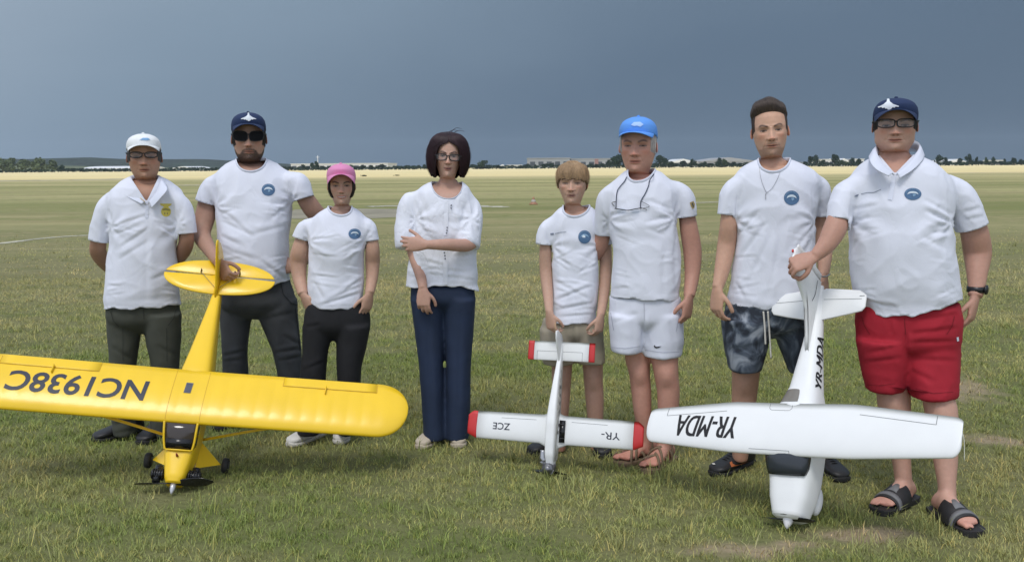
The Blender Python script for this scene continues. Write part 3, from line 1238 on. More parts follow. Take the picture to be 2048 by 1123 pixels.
def cap(hd, parent, m, c, mb=None):
    """baseball cap: panelled crown with a button, curved brim, sweat band; c: front rim height, back rim height, top, brim length, arch, half angle"""
    fw = hd.h['fw'] * c.get('w', 1.0)
    zf, zb, top = c['zf'], c.get('zb', 0.52), c['top']
    K = 64
    ang = np.linspace(0, 2 * np.pi, K, endpoint=False)

    def P(t, g, off=0.0):
        f, b, w = [np.interp(t, CAP_ROWS[:, 0], CAP_ROWS[:, k]) for k in (1, 2, 3)]
        x, y = ring_xy(np.atleast_1d(g), (f + off) * c.get('d', 1.0), b + off, (w + off) * fw, 2.15)
        fr = (np.cos(g) + 1) / 2
        z0 = zb + (zf - zb) * fr ** 0.8
        bul = c.get('front', 0.0) * np.exp(-((t - 0.55) / 0.3) ** 2) * np.clip(np.cos(g), 0, 1) ** 2
        return np.column_stack([x, y - bul, z0 + (top - z0) * t + 0 * x])
    ts = np.concatenate([np.linspace(0, 0.85, 12), [0.92, 0.97, 0.99, 1.0]])
    R = []
    for t in ts:
        seam = 0.006 * np.exp(-(((ang * 6 / (2 * np.pi) + 0.5) % 1 - 0.5) / 0.045) ** 2) * (t < 0.97)
        q = P(t, ang)
        cen = np.array([0, 0.03, q[:, 2].mean() * 0 + 0.6])
        q = q - (q - cen) / np.linalg.norm(q - cen, axis=1)[:, None] * seam[:, None]
        R.append(q)
    # folded-in lower edge
    R = [P(0.02, ang, -0.03)] + R
    A = Acc()
    RR = np.array(R)
    RR = hd.w(RR.reshape(-1, 3)).reshape(RR.shape)
    A.rings(RR, caps=False)
    o = A.obj('cap', m, parent)
    sm = o.modifiers.new('thickness', 'SOLIDIFY')
    sm.thickness = 0.003
    # button
    A = Acc()
    bp = hd.w([(0, 0, top + 0.008)])[0]
    A.ellipsoid(bp, (0.008, 0.008, 0.005), seg=12, rows=6)
    A.obj('button', m, o)
    # brim
    ha = math.radians(c.get('ha', 66))
    U = np.linspace(-1, 1, 33)
    Vv = np.linspace(0, 1, 9)
    top_s, bot_s = [], []
    for v in Vv:
        g = U * ha
        base = P(0.0, g, -0.004 * (v == 0))
        L_ = c.get('len', 0.32) * np.clip(1 - np.abs(U) ** 2.6, 0, 1) ** 0.55
        q = base.copy()
        q[:, 1] -= L_ * v
        q[:, 0] *= 1 + 0.02 * v * (1 - np.abs(U))
        q[:, 2] += -c.get('slope', 0.03) * v * (L_ / c.get('len', 0.32)) - c.get('arch', 0.14) * (np.sin(g) / math.sin(ha)) ** 2 * (0.35 + 0.65 * v) + 0.35 * c.get('arch', 0.14) * (np.sin(g) / math.sin(ha)) ** 2
        q[:, 2] = np.where(np.abs(U) > 0.995, base[:, 2], q[:, 2])
        top_s.append(q + np.array([0, 0, 0.012]))
        bot_s.append(q - np.array([0, 0, 0.004]))
    A = Acc()
    k, mm = len(Vv), len(U)
    T = hd.w(np.array(top_s).reshape(-1, 3))
    B = hd.w(np.array(bot_s).reshape(-1, 3))
    Fc = []
    for i in range(k - 1):
        for j in range(mm - 1):
            a = i * mm + j
            Fc.append((a, a + mm, a + mm + 1, a + 1))
            Fc.append((k * mm + a, k * mm + a + 1, k * mm + a + mm + 1, k * mm + a + mm))
    e = (k - 1) * mm
    for j in range(mm - 1):
        Fc.append((e + j, k * mm + e + j, k * mm + e + j + 1, e + j + 1))
    A.add(np.vstack([T, B]), Fc)
    br = A.obj('brim', mb or m, o)
    if c.get('edge'):
        A = Acc()
        A.tube(hd.w(np.array(top_s[-1]) + np.array([0, -0.004, -0.008])), 0.0022, seg=6, n=60)
        A.obj('brim_edge', c['edge'], br)
    # crown surface for prints
    V, Fc = np.array(RR[1:]).reshape(-1, 3), []
    kk = len(RR) - 1
    for i in range(kk - 1):
        for j in range(K):
            a, b = i * K + j, i * K + (j + 1) % K
            Fc.append((a, b, b + K, a + K))
    return o, make_bvh(V, Fc)


def glasses(hd, parent, name, frame_m, lens_m, c):
    """z of the lens centre, half width and height of a lens, gap from the middle, rim radius; all in head units"""
    z, rx, rz, gx = c.get('z', 0.50), c.get('rx', 0.125), c.get('rz', 0.082), c.get('gx', 0.162)
    rim = c.get('rim', 0.0022)
    fw = hd.h['fw']
    yb = -0.455 - c.get('out', 0.0)
    ang = np.linspace(0, 2 * np.pi, 36, endpoint=False)
    A = Acc()
    root = None
    lens = []
    for s_ in (-1, 1):
        ex = 2 / c.get('sq', 2.6)
        x = np.sign(np.cos(ang)) * np.abs(np.cos(ang)) ** ex * rx
        zz = np.sign(np.sin(ang)) * np.abs(np.sin(ang)) ** ex * rz
        zz = zz * np.where(zz > 0, 0.9, 1.0) + c.get('cat', 0) * np.cos(ang) * s_
        L = np.column_stack([s_ * gx + x, yb + 0.35 * (np.abs(s_ * gx + x) ** 2), z + zz])
        Wd = hd.w(L)
        loop = np.vstack([Wd, Wd[:2]])
        if c.get('half'):
            top = np.where(np.sin(ang) > -0.25)[0]
            up = Wd[np.where(np.sin(ang) >= -0.1)[0]]
            order = np.argsort(ang[np.where(np.sin(ang) >= -0.1)[0]])
            A.tube(up[order][1:-1], rim, seg=7, n=40)
        else:
            A.tube(loop, rim, seg=7, n=72)
        lens.append(Wd)
    br = [(-gx + rx, yb + 0.005, z + 0.02), (0, yb - 0.012, z + 0.035), (gx - rx, yb + 0.005, z + 0.02)]
    A.tube(hd.w(br), rim, seg=7, n=13)
    for s_ in (-1, 1):
        tp = [(s_ * (gx + rx), yb + 0.035, z + 0.035), (s_ * 0.36 * fw, -0.30, z + 0.04), (s_ * 0.367 * fw, -0.05, z + 0.05), (s_ * 0.365 * fw, 0.05, z + 0.02)]
        A.tube(hd.w(tp), rim * 1.1, seg=7, n=22)
    o = A.obj(name, frame_m, parent)
    for Wd in lens:
        V = np.vstack([Wd, Wd.mean(0) + hd.R @ np.array([0, -0.004, 0]) * hd.H])
        mesh_obj('lens', V, [(36, i, (i + 1) % 36) for i in range(36)], lens_m, o)
    return o


def hair_shell(hd, parent, Sf, nu, nv, col, name='hair', n_str=500, r=0.0011, jit=0.05, seed=1, t0=0.0, t1=1.0, shell=True, wav=0.0, colvar=0.35, vfun=None, under=0.62):
    """opaque under-layer plus strands; Sf(u, v, off) -> head-space point"""
    class S:
        c = hd.w([(0, 0.03, 0.5)])[0]

        def __call__(s, u, v, off):
            return hd.w([Sf(u, v, off)])[0]
    A = Acc()
    cols = []
    rg = np.random.default_rng(seed)
    if shell:
        us, vs = np.linspace(0, 1, nu), np.linspace(0, 1, nv)
        P = np.array([[Sf(u, v, 0.0) for v in vs] for u in us])
        Q = np.array([[Sf(u, v, -0.035) for v in vs] for u in us])
        n_ = nu * nv
        Fc = []
        for i in range(nu - 1):
            for j in range(nv - 1):
                a = i * nv + j
                Fc.append((a, a + 1, a + nv + 1, a + nv))
                Fc.append((n_ + a, n_ + a + nv, n_ + a + nv + 1, n_ + a + 1))
        for j in range(nv - 1):
            for i in (0, nu - 1):
                a = i * nv + j
                Fc.append((a, a + 1, n_ + a + 1, n_ + a))
        for i in range(nu - 1):
            a = i * nv + nv - 1
            Fc.append((a, a + nv, n_ + a + nv, n_ + a))
        V = hd.w(np.vstack([P.reshape(-1, 3), Q.reshape(-1, 3)]))
        A.add(V, Fc)
        cols.append(np.tile(np.array(col) * under, (len(V), 1)))
    n0 = A.n
    strands(A, S(), n_str, t0, t1, jit, r, seed=seed, wav=wav)
    if n_str:
        per = (A.n - n0) // n_str
        f = np.repeat(rg.uniform(1 - colvar, 1 + colvar, n_str), per)
        cols.append(np.array(col) * f[:, None])
    return A.obj(name, M_HAIR, parent, col=np.vstack(cols))


def fringe_hair(hd, parent, col, zlow=0.40, seed=3):
    """short hair seen round the temples and nape under a cap"""
    fw = hd.h['fw']

    def Sf(u, v, off):
        g = 0.30 * np.pi + u * 1.40 * np.pi
        z = 0.72 - v * (0.72 - zlow - 0.07 * math.sin(min(1, max(0, (g - 0.3 * np.pi) / (1.4 * np.pi))) * np.pi) * -1.8 * (1 if zlow > 0.3 else 1))
        p = hd.surf(g, max(z, 0.06), 0.005 + .6 * off)[0]
        return p
    return hair_shell(hd, parent, Sf, 40, 10, col, n_str=500, r=0.0010, jit=0.03, seed=seed)


def chest_badge(bv, x, y, rx, ry, shirt, kind=0):
    mb = mat('badge_blue', (0.075, 0.15, 0.27), rough=0.8)
    mr_ = mat('badge_light', (0.22, 0.36, 0.52), rough=0.8)
    mw = mat('badge_white', (0.62, 0.70, 0.76), rough=0.8)
    o = decal_disc(bv, x, y, rx, ry, 0.0022, 'badge', mb, shirt)
    # ring of light lettering ticks round the rim, pale dome, wing-shaped mark
    ticks = []
    for i in range(11):
        a = math.radians(200 + i * 14)
        c_, s_ = math.cos(a), math.sin(a)
        ticks.append([(x + rx * 0.78 * c_ - 0.6 * s_, y + ry * 0.78 * s_ + 0.6 * c_), (x + rx * 0.92 * c_ - 0.6 * s_, y + ry * 0.92 * s_ + 0.6 * c_), (x + rx * 0.92 * c_ + 0.6 * s_, y + ry * 0.92 * s_ - 0.6 * c_), (x + rx * 0.78 * c_ + 0.6 * s_, y + ry * 0.78 * s_ - 0.6 * c_)])
    decal_poly(bv, ticks, 0.0030, 'badge_lettering', mr_, o, sub=0)
    arc = [(x + rx * 0.62 * math.cos(a), y + ry * (0.05 - 0.5 * math.sin(a))) for a in np.linspace(0.15, math.pi - 0.15, 12)]
    arc += [(x + rx * 0.62 * math.cos(a), y + ry * (0.16 - 0.30 * math.sin(a))) for a in np.linspace(math.pi - 0.15, 0.15, 12)]
    decal_poly(bv, [arc], 0.0031, 'badge_wing', mw if kind != 1 else mr_, o, sub=0)
    if kind == 1:
        decal_poly(bv, [[(x - rx * .42, y - ry * .1), (x - rx * .15, y - ry * .32), (x + rx * .1, y - ry * .12), (x + rx * .1, y + ry * .12), (x - rx * .3, y + ry * .12)]], 0.0034, 'badge_mark', mw, o, sub=0)
    else:
        decal_poly(bv, [[(x - rx * .05, y + ry * .02), (x + rx * .25, y - ry * .05), (x + rx * .35, y + ry * .2), (x + rx * .05, y + ry * .42)]], 0.0034, 'badge_mark', mr_, o, sub=0)
    return o


def jet_emblem(bv, x, y, s_, capo, tilt=0.0):
    """white delta-wing jet sewn on the front of the cap"""
    mw = mat('emblem_thread', (0.74, 0.78, 0.82), rough=0.85)
    half = [(0, -9), (1.2, -6), (2.0, -2.5), (6, 0.5), (13, 3.2), (12.5, 4.2), (8.5, 3.6), (7.5, 5.0), (5, 4.2), (3.2, 6.2), (2.2, 5.0), (1.0, 7.0)]
    pts = half + [(0, 6.0)] + [(-a, b) for a, b in half[::-1][:-1]]
    c_, k = math.cos(tilt), math.sin(tilt)
    P = [(x + s_ * (a * c_ - b * k), y + s_ * (a * k + b * c_)) for a, b in pts]
    return decal_poly(bv, [P], 0.0025, 'emblem', mw, capo, sub=1)


def strap_band(parent, name, m, ankle, yaw, t, L=0.26, W=0.1, width=0.05, hh=0.06, wv=0.05, skew=0.0, base=0.012, thick=0.004):
    """strap over the instep at fraction t of the foot length"""
    d = np.array([math.sin(yaw), -math.cos(yaw), 0])
    s_ = np.array([math.cos(yaw), math.sin(yaw), 0])
    b = np.array([ankle[0], ankle[1], 0.0])
    V, n_ = [], 15
    for off in (0, thick):
        for k in (-0.5, 0, 0.5):
            for i in range(n_):
                g = math.pi * i / (n_ - 1)
                x = math.cos(g) * (wv * W / 0.1 + off)
                z = base + math.sin(g) ** 0.75 * (hh + off - base)
                tt = t + k * width / L + skew * math.cos(g) / L
                slope = -0.12 * k * width / 0.05
                V.append(b + d * (tt * L) + s_ * x + np.array([0, 0, z + slope * 0.14 * math.sin(g)]))
    Fc = []
    q = 3 * n_
    for k in range(2):
        for i in range(n_ - 1):
            a = k * n_ + i
            Fc.append((a, a + 1, a + n_ + 1, a + n_))
            Fc.append((q + a, q + a + n_, q + a + n_ + 1, q + a + 1))
    for i in range(n_ - 1):
        Fc.append((i, q + i, q + i + 1, i + 1))
        a = 2 * n_ + i
        Fc.append((a, a + 1, q + a + 1, q + a))
    return mesh_obj(name, V, Fc, m, parent)


def sandal_sole(parent, m, ankle, yaw, L=0.27, W=0.1, z0=0.0, z1=0.02):
    d = np.array([math.sin(yaw), -math.cos(yaw), 0])
    s_ = np.array([math.cos(yaw), math.sin(yaw), 0])
    b = np.array([ankle[0], ankle[1], 0.0])
    prof = [(-0.34, 0.010), (-0.31, 0.032), (-0.2, 0.040), (0.0, 0.040), (0.2, 0.043), (0.4, 0.050), (0.58, 0.053), (0.70, 0.046), (0.78, 0.030), (0.80, 0.012)]
    out = [(t, w) for t, w in prof] + [(t, -w) for t, w in prof[::-1]]
    R = []
    for z, k in ((z0, 0.96), (z0 + 0.004, 1.0), (z1 - 0.003, 1.0), (z1, 0.97)):
        R.append([b + d * (t * L) + s_ * (w * W / 0.1 * k) + np.array([0, 0, z]) for t, w in out])
    A = Acc()
    A.rings(np.array(R))
    return A.obj('sole', m, parent, smooth=False)


def person(P, label, group='people standing in a row'):
    """root Empty, body mesh; clothing is added by the caller"""
    x0 = P['base']
    root = thing('person', label, 'person', (x0[0], x0[1], 0), group)
    hd = Head(P['head'], P['Y'] + P['head'].get('dy', 0))
    V, Fc, Cc = head_neck_mesh(hd, P['rows'], P['Y'], P['neck'], P['deep'])
    parts = [(V, Fc, Cc)]
    sk = np.array(P['head']['skin']) * P.get('tan', np.array([0.86, 0.84, 0.84]))
    for a in P['arms']:
        parts.append(arm_mesh(a['path'], P['Y'], sk * a.get('tone', 1.0), a.get('hand'), P.get('size', 1.0)))
    A = Acc()
    ang = np.linspace(0, 2 * np.pi, 28, endpoint=False)
    if P.get('pelvis'):
        rws = dense([tuple(r) for r in P['rows']], 12)
        A.rings(np.array([torso_ring(r, P['Y'], ang, 0.05) for r in rws[4:]] + [torso_ring(r, P['Y'], ang, 0.04) for r in dense(P['pelvis'], 12)]))
    for lg, yo in P.get('leg_skin', []):
        rd = dense(lg, 7)
        A.rings(np.array([torso_ring(r, P['Y'] + o_, ang, 0, 2.1) for r, o_ in zip(rd, leg_off(yo, rd))]))
    for ft in P.get('feet', []):
        foot(A, **ft)
    if A.n:
        V, Fc, _ = remesh(A, P.get('legvox', 0.008), 4)
        for kx, ky, ko in P.get('knees', []):
            kp = at(kx, ky, P['Y'] + ko)
            near = (np.abs(V[:, 1] - kp[1]) < .07) & (V[:, 1] < kp[1] + .045)
            r2 = ((V[:, 0] - kp[0]) / .036) ** 2
            dz = (V[:, 2] - kp[2]) / .04
            V[:, 1] -= near * (.0085 * np.exp(-r2 - dz ** 2) - .004 * np.exp(-r2 * .8 - ((dz - 1.7) / .7) ** 2) - .004 * np.exp(-r2 * 2 - ((dz + 1.6) / .6) ** 2))
        lk = np.array(P['head']['skin']) * P.get('legtone', np.array([0.95, 0.93, 0.93]))
        cc = np.tile(lk, (len(V), 1))
        nz_ = vnoise(V, (9, 9, 7), 3)
        cc *= (1 + 0.06 * nz_)[:, None]
        low = sstep(0.10 - V[:, 2], 0, 0.08)[:, None]
        cc = cc * (1 - low) + cc * np.array([1.10, 0.92, 0.9]) * low
        parts.append((V, Fc, cc))
    VV, FF, CC, n_ = [], [], [], 0
    for V, Fc, c in parts:
        VV.append(V)
        FF += [tuple(i + n_ for i in f) for f in Fc]
        CC.append(c)
        n_ += len(V)
    body = mesh_obj('body', np.vstack(VV), FF, M_SKIN, root, col=np.vstack(CC))
    return root, hd, body
# ------------------------------------------------------------------ ground
def ground_material():
    m = bpy.data.materials.new('field_grass')
    m.use_nodes = True
    t = m.node_tree
    b = t.nodes['Principled BSDF']
    b.inputs['Roughness'].default_value = 0.95
    b.inputs['Specular IOR Level'].default_value = 0.15
    out = field_colour(t, 1.16, True)
    t.links.new(out, b.inputs['Base Color'])
    g = N(t, 'ShaderNodeNewGeometry')
    n = N(t, 'ShaderNodeTexNoise')
    n.inputs['Scale'].default_value = 28
    n.inputs['Detail'].default_value = 6
    t.links.new(g.outputs['Position'], n.inputs['Vector'])
    bp = N(t, 'ShaderNodeBump')
    bp.inputs['Strength'].default_value = 0.7
    bp.inputs['Distance'].default_value = 0.04
    t.links.new(n.outputs[0], bp.inputs['Height'])
    t.links.new(bp.outputs[0], b.inputs['Normal'])
    return m


SOIL_SPOTS = [(gnd(a, b), gnd(a + c, b), gnd(a, b - d)) for a, b, c, d in ((1700, 1070, 150, 17), (1480, 1100, 130, 18), (1590, 1086, 90, 11), (1940, 1035, 50, 6), (1880, 770, 110, 30), (1980, 880, 80, 14))]


def field_colour(t, gain=1.0, soil=False):
    """colour of the field from world position: green mown grass near by, drier and paler bands farther off, stubble at the far edge with its sunshine painted in"""
    g = N(t, 'ShaderNodeNewGeometry')
    sp = N(t, 'ShaderNodeSeparateXYZ')
    t.links.new(g.outputs['Position'], sp.inputs[0])
    lg = N(t, 'ShaderNodeMath', operation='LOGARITHM')
    lg.inputs[1].default_value = 10
    mx0 = N(t, 'ShaderNodeMath', operation='MAXIMUM')
    mx0.inputs[1].default_value = 1.0
    t.links.new(sp.outputs[1], mx0.inputs[0])
    t.links.new(mx0.outputs[0], lg.inputs[0])
    # wavering band limits
    nb = N(t, 'ShaderNodeTexNoise')
    nb.inputs['Scale'].default_value = 1.0
    nb.inputs['Detail'].default_value = 3
    mb = N(t, 'ShaderNodeMapping')
    mb.inputs['Scale'].default_value = (0.012, 0.05, 0)
    t.links.new(g.outputs['Position'], mb.inputs[0])
    t.links.new(mb.outputs[0], nb.inputs['Vector'])
    ma = N(t, 'ShaderNodeMath', operation='MULTIPLY_ADD')
    ma.inputs[1].default_value = 0.10
    t.links.new(nb.outputs[0], ma.inputs[0])
    t.links.new(lg.outputs[0], ma.inputs[2])
    dv = N(t, 'ShaderNodeMath', operation='MULTIPLY_ADD')
    dv.inputs[1].default_value = 1 / 3
    dv.inputs[2].default_value = -0.05 / 3
    t.links.new(ma.outputs[0], dv.inputs[0])
    far = N(t, 'ShaderNodeValToRGB')
    r = far.color_ramp
    r.elements[0].position = 0.28
    r.elements[0].color = (0.148, 0.175, 0.056, 1)
    r.elements[1].position = 0.90
    r.elements[1].color = (0.76, 0.635, 0.35, 1)  # straw brightened so the far strip looks sunlit
    for p_, c_ in ((.305, (.150, .176, .058, 1)), (.345, (.245, .228, .115, 1)), (.39, (.255, .232, .125, 1)), (.455, (.222, .215, .098, 1)), (.51, (.215, .218, .088, 1)), (.575, (.340, .318, .145, 1)), (.61, (.345, .325, .140, 1)), (.67, (.415, .375, .170, 1)), (.690, (.43, .385, .185, 1)), (.708, (.48, .41, .21, 1)), (.728, (.70, .575, .29, 1))):
        e = r.elements.new(p_)
        e.color = c_
    t.links.new(dv.outputs[0], far.inputs[0])
    # dry straw patches, streaked along x with distance
    def patch(scale, sx, detail, lo, hi):
        mp_ = N(t, 'ShaderNodeMapping')
        mp_.inputs['Scale'].default_value = (scale * sx, scale, scale)
        t.links.new(g.outputs['Position'], mp_.inputs[0])
        n = N(t, 'ShaderNodeTexNoise')
        n.inputs['Scale'].default_value = 1
        n.inputs['Detail'].default_value = detail
        n.inputs['Roughness'].default_value = 0.62
        t.links.new(mp_.outputs[0], n.inputs['Vector'])
        q = N(t, 'ShaderNodeMapRange', interpolation_type='SMOOTHSTEP')
        q.inputs[1].default_value = lo
        q.inputs[2].default_value = hi
        t.links.new(n.outputs[0], q.inputs[0])
        return q.outputs[0]

    def mixc(fac, a, col, k):
        mu = N(t, 'ShaderNodeMath', operation='MULTIPLY')
        mu.inputs[1].default_value = k
        t.links.new(fac, mu.inputs[0])
        x = N(t, 'ShaderNodeMix', data_type='RGBA')
        t.links.new(mu.outputs[0], x.inputs[0])
        t.links.new(a, x.inputs[6])
        x.inputs[7].default_value = (*col, 1)
        return x.outputs[2]
    lim = N(t, 'ShaderNodeMapRange')
    lim.inputs[1].default_value = 105
    lim.inputs[2].default_value = 140
    lim.inputs[3].default_value = 1
    lim.inputs[4].default_value = 0.12
    t.links.new(sp.outputs[1], lim.inputs[0])

    def short(f):
        k_ = N(t, 'ShaderNodeMath', operation='MULTIPLY')
        t.links.new(f, k_.inputs[0])
        t.links.new(lim.outputs[0], k_.inputs[1])
        return k_.outputs[0]
    c = far.outputs[0]
    c = mixc(short(patch(0.8, .7, 7, .44, .64)), c, (.29, .245, .130), .52)       # dry thatch
    c = mixc(short(patch(2.6, .8, 5, .50, .70)), c, (.080, .115, .026), .62)        # lush green clumps
    c = mixc(short(patch(0.30, .35, 5, .46, .62)), c, (.29, .25, .125), .55)
    c = mixc(short(patch(6.5, .7, 3, .58, .74)), c, (.33, .28, .16), .28)         # straw bits
    c = mixc(short(patch(0.045, .16, 4, .50, .62)), c, (.165, .180, .062), .72)     # long bands far off
    c = mixc(short(patch(0.28, .14, 6, .50, .60)), c, (.16, .168, .068), .42)
    c = mixc(short(patch(0.40, .18, 6, .54, .64)), c, (.40, .345, .185), .38)
    c = mixc(short(patch(0.11, .07, 3, .52, .60)), c, (.17, .180, .068), .5)
    c = mixc(short(patch(0.07, .10, 3, .54, .62)), c, (.42, .37, .19), .45)
    # trodden, bare places
    wn = N(t, 'ShaderNodeTexNoise')
    wn.inputs['Scale'].default_value = 5
    wn.inputs['Detail'].default_value = 4
    t.links.new(g.outputs['Position'], wn.inputs['Vector'])
    tot = None
    for c0, cx_, cy_ in SOIL_SPOTS:
        v1 = N(t, 'ShaderNodeVectorMath', operation='SUBTRACT')
        v1.inputs[1].default_value = (c0[0], c0[1], 0)
        t.links.new(g.outputs['Position'], v1.inputs[0])
        v2 = N(t, 'ShaderNodeVectorMath', operation='MULTIPLY')
        v2.inputs[1].default_value = (1 / abs(cx_[0] - c0[0]), 1 / abs(cy_[1] - c0[1]), 0)
        t.links.new(v1.outputs[0], v2.inputs[0])
        v3 = N(t, 'ShaderNodeVectorMath', operation='LENGTH')
        t.links.new(v2.outputs[0], v3.inputs[0])
        s1 = N(t, 'ShaderNodeMath', operation='MULTIPLY_ADD')
        s1.inputs[1].default_value = 2.6
        t.links.new(wn.outputs[0], s1.inputs[0])
        t.links.new(v3.outputs['Value'], s1.inputs[2])
        s2 = N(t, 'ShaderNodeMapRange', interpolation_type='SMOOTHSTEP')
        s2.inputs[1].default_value = 2.55
        s2.inputs[2].default_value = 1.55
        t.links.new(s1.outputs[0], s2.inputs[0])
        if tot is None:
            tot = s2.outputs[0]
        else:
            mxx = N(t, 'ShaderNodeMath', operation='MAXIMUM')
            t.links.new(tot, mxx.inputs[0])
            t.links.new(s2.outputs[0], mxx.inputs[1])
            tot = mxx.outputs[0]
    if soil:
        # under the blades near by lies darker thatch and earth; farther off the sheet itself stands for the sward
        nr = N(t, 'ShaderNodeMapRange')
        nr.inputs[1].default_value = 9
        nr.inputs[2].default_value = 26
        nr.inputs[3].default_value = .62
        nr.inputs[4].default_value = 0
        t.links.new(sp.outputs[1], nr.inputs[0])
        x = N(t, 'ShaderNodeMix', data_type='RGBA')
        t.links.new(nr.outputs[0], x.inputs[0])
        t.links.new(c, x.inputs[6])
        x.inputs[7].default_value = (.110, .112, .048, 1)
        c = x.outputs[2]
    c = mixc(tot, c, (.27, .215, .140), .95 if soil else .80)
    hs_ = N(t, 'ShaderNodeHueSaturation')
    hs_.inputs['Value'].default_value = gain
    t.links.new(c, hs_.inputs['Color'])
    return hs_.outputs[0]


M_FIELD = ground_material()


def sheet(name, pts, z, m, kind='structure'):
    o = mesh_obj(name, [(x, y, z) for x, y in pts], [tuple(range(len(pts)))], m, None, smooth=False)
    o['kind'] = kind
    return o


sheet('ground', [(-1600, -60), (1600, -60), (1600, 1650), (-1600, 1650)], 0.0, M_FIELD)
M_SOIL = mat('bare_soil', (.165, .125, .082), rough=.95, var=(7, .35), bump=(30, .6, .02))
M_TARMAC = mat('old_tarmac', (.27, .245, .175), rough=.95, var=(.6, .20))
M_CHALK = mat('chalk_line', (.44, .42, .32), rough=.95, var=(.9, .25))
M_TRACK = mat('pale_track', (.40, .36, .24), rough=.95, var=(.5, .3))


def ribbon(name, px_pts, w0, z, m, wob=0.0):
    """strip on the ground following points of the photograph; width in metres"""
    P = np.array([gnd(a, b)[:2] for a, b in px_pts])
    n = 50
    Q = cr_interp(P, n)
    T = np.gradient(Q, axis=0)
    T /= np.linalg.norm(T, axis=1)[:, None]
    Nn = np.column_stack([-T[:, 1], T[:, 0]])
    rg = np.random.default_rng(len(name) + int(abs(P[0, 0]) * 10))
    w = w0 * (1 + wob * rg.uniform(-1, 1, n))
    A_, B_ = Q + Nn * w[:, None] / 2, Q - Nn * w[:, None] / 2
    V = [(x, y, z) for x, y in np.vstack([A_, B_])]
    o = mesh_obj(name, V, [(i, n + i, n + i + 1, i + 1) for i in range(n - 1)], m, None, smooth=False)
    o['kind'] = 'structure'
    return o


ribbon('painted_line', [(-160, 504), (0, 487), (65, 479), (130, 473), (210, 469.5), (300, 468.5)], .22, .006, M_CHALK, .4)
tar = [gnd(a, b)[:2] for a, b in ((556, 437), (700, 439), (798, 434), (822, 424), (812, 418), (700, 417), (590, 419))]
sheet('taxiway', [tuple(p) for p in tar], .005, M_TARMAC)
ribbon('painted_line', [(735, 413.5), (800, 411.5), (880, 411), (950, 412), (1012, 414.5)], .75, .010, M_CHALK, .5)
ribbon('painted_line', [(1330, 409), (1390, 405.5), (1450, 404)], .5, .010, M_CHALK, .6)
ribbon('track', [(1880, 347), (1960, 345.5), (2048, 344.5), (2140, 344)], 1.8, .010, M_TRACK, .5)
ribbon('track', [(-60, 363), (40, 361), (160, 360), (258, 357.5)], 6, .010, M_TRACK, .7)
ribbon('track', [(330, 371), (420, 370), (560, 369)], 3, .010, M_TRACK, .7)
# ------------------------------------------------------------------ far edge of the field
def hill(name, prof, Y, depth, m, base=-2):
    """long rise: skyline points of the photograph at distance Y, rolled off in front and behind"""
    P = np.array([at(a, b, Y) for a, b in prof])
    n = 160
    xs_ = np.linspace(P[0, 0], P[-1, 0], n)
    zs_ = np.interp(xs_, P[:, 0], P[:, 2])
    rg = np.random.default_rng(int(Y))
    rows_ = []
    for k, (dy, h_) in enumerate(((-1, 0), (-.7, .28), (-.4, .62), (-.15, .90), (0, 1.0), (.3, .9), (1, .2))):
        nz_ = np.array([noise.noise((x * .02, k * 2.1, Y * .01)) for x in xs_])
        rows_.append(np.column_stack([xs_, Y + dy * depth + 12 * nz_, base + (zs_ - base) * h_ + (1.2 * nz_ if k else 0)]))
    A = Acc()
    A.rings(np.array(rows_), close=False, caps=False)
    o = A.obj(name, m)
    o['kind'] = 'structure'
    return o


M_FOREST = mat('far_forest', (.020, .036, .020), rough=.95, var=(.05, .45), bump=(.12, 1.0, 6))
M_PASTURE = mat('far_pasture', (.13, .15, .065), rough=.95, var=(.02, .35))
hill('hill', [(-500, 326), (-250, 322), (0, 317), (60, 318), (120, 316), (180, 314.5), (230, 317), (330, 318), (420, 319.5), (480, 321), (540, 325), (600, 331), (640, 334.5)], 1050, 250, M_FOREST)
hill('hill', [(-400, 333), (-100, 330), (60, 331), (160, 332.5), (300, 335), (420, 337), (520, 338.5)], 780, 90, M_PASTURE)
hill('hill', [(1340, 329), (1420, 324), (1500, 322.5), (1570, 323), (1640, 325), (1760, 327), (1900, 326), (2048, 325), (2300, 327)], 1200, 250, mat('far_slope', (.15, .145, .115), rough=.95, var=(.012, .25)))

# trees
M_LEAF = {k: mat('leaf_' + k, c, rough=.85, spec=.2, var=(.35, .35)) for k, c in (('dark', (.022, .042, .020)), ('mid', (.040, .066, .026)), ('pale', (.115, .145, .065)))}
M_BARK = mat('bark', (.07, .055, .04), rough=.95)


def crown_mesh(seed, n, squash, cone=0.0):
    """leaf clumps spread through an uneven volume; unit height 1, base at 0"""
    rg = np.random.default_rng(seed)
    lobes = [(rg.normal(0, .17), rg.normal(0, .17), rg.uniform(.32, .82), rg.uniform(.14, .26)) for _ in range(9)] + [(0, 0, .55, .30), (0, 0, .84, .15)]
    V, Fc = [], []
    for i in range(n):
        lx, ly, lz, lr = lobes[rg.integers(len(lobes))]
        d = rg.normal(size=3)
        d /= np.linalg.norm(d)
        p = np.array([lx, ly, lz]) + d * lr * rg.uniform(.55, 1.08)
        p[:2] *= squash * (1 - cone * max(0, p[2] - .3))
        if p[2] < .12:
            continue
        s_ = rg.uniform(.028, .068)
        u = rg.normal(size=3)
        u /= np.linalg.norm(u)
        v = np.cross(u, d)
        v /= np.linalg.norm(v) + 1e-9
        b = len(V)
        V += [p - u * s_, p + v * s_ * .7, p + u * s_, p - v * s_ * .7]
        Fc.append((b, b + 1, b + 2, b + 3))
    me = bpy.data.meshes.new('crown')
    me.from_pydata([tuple(v) for v in V], [], Fc)
    return me


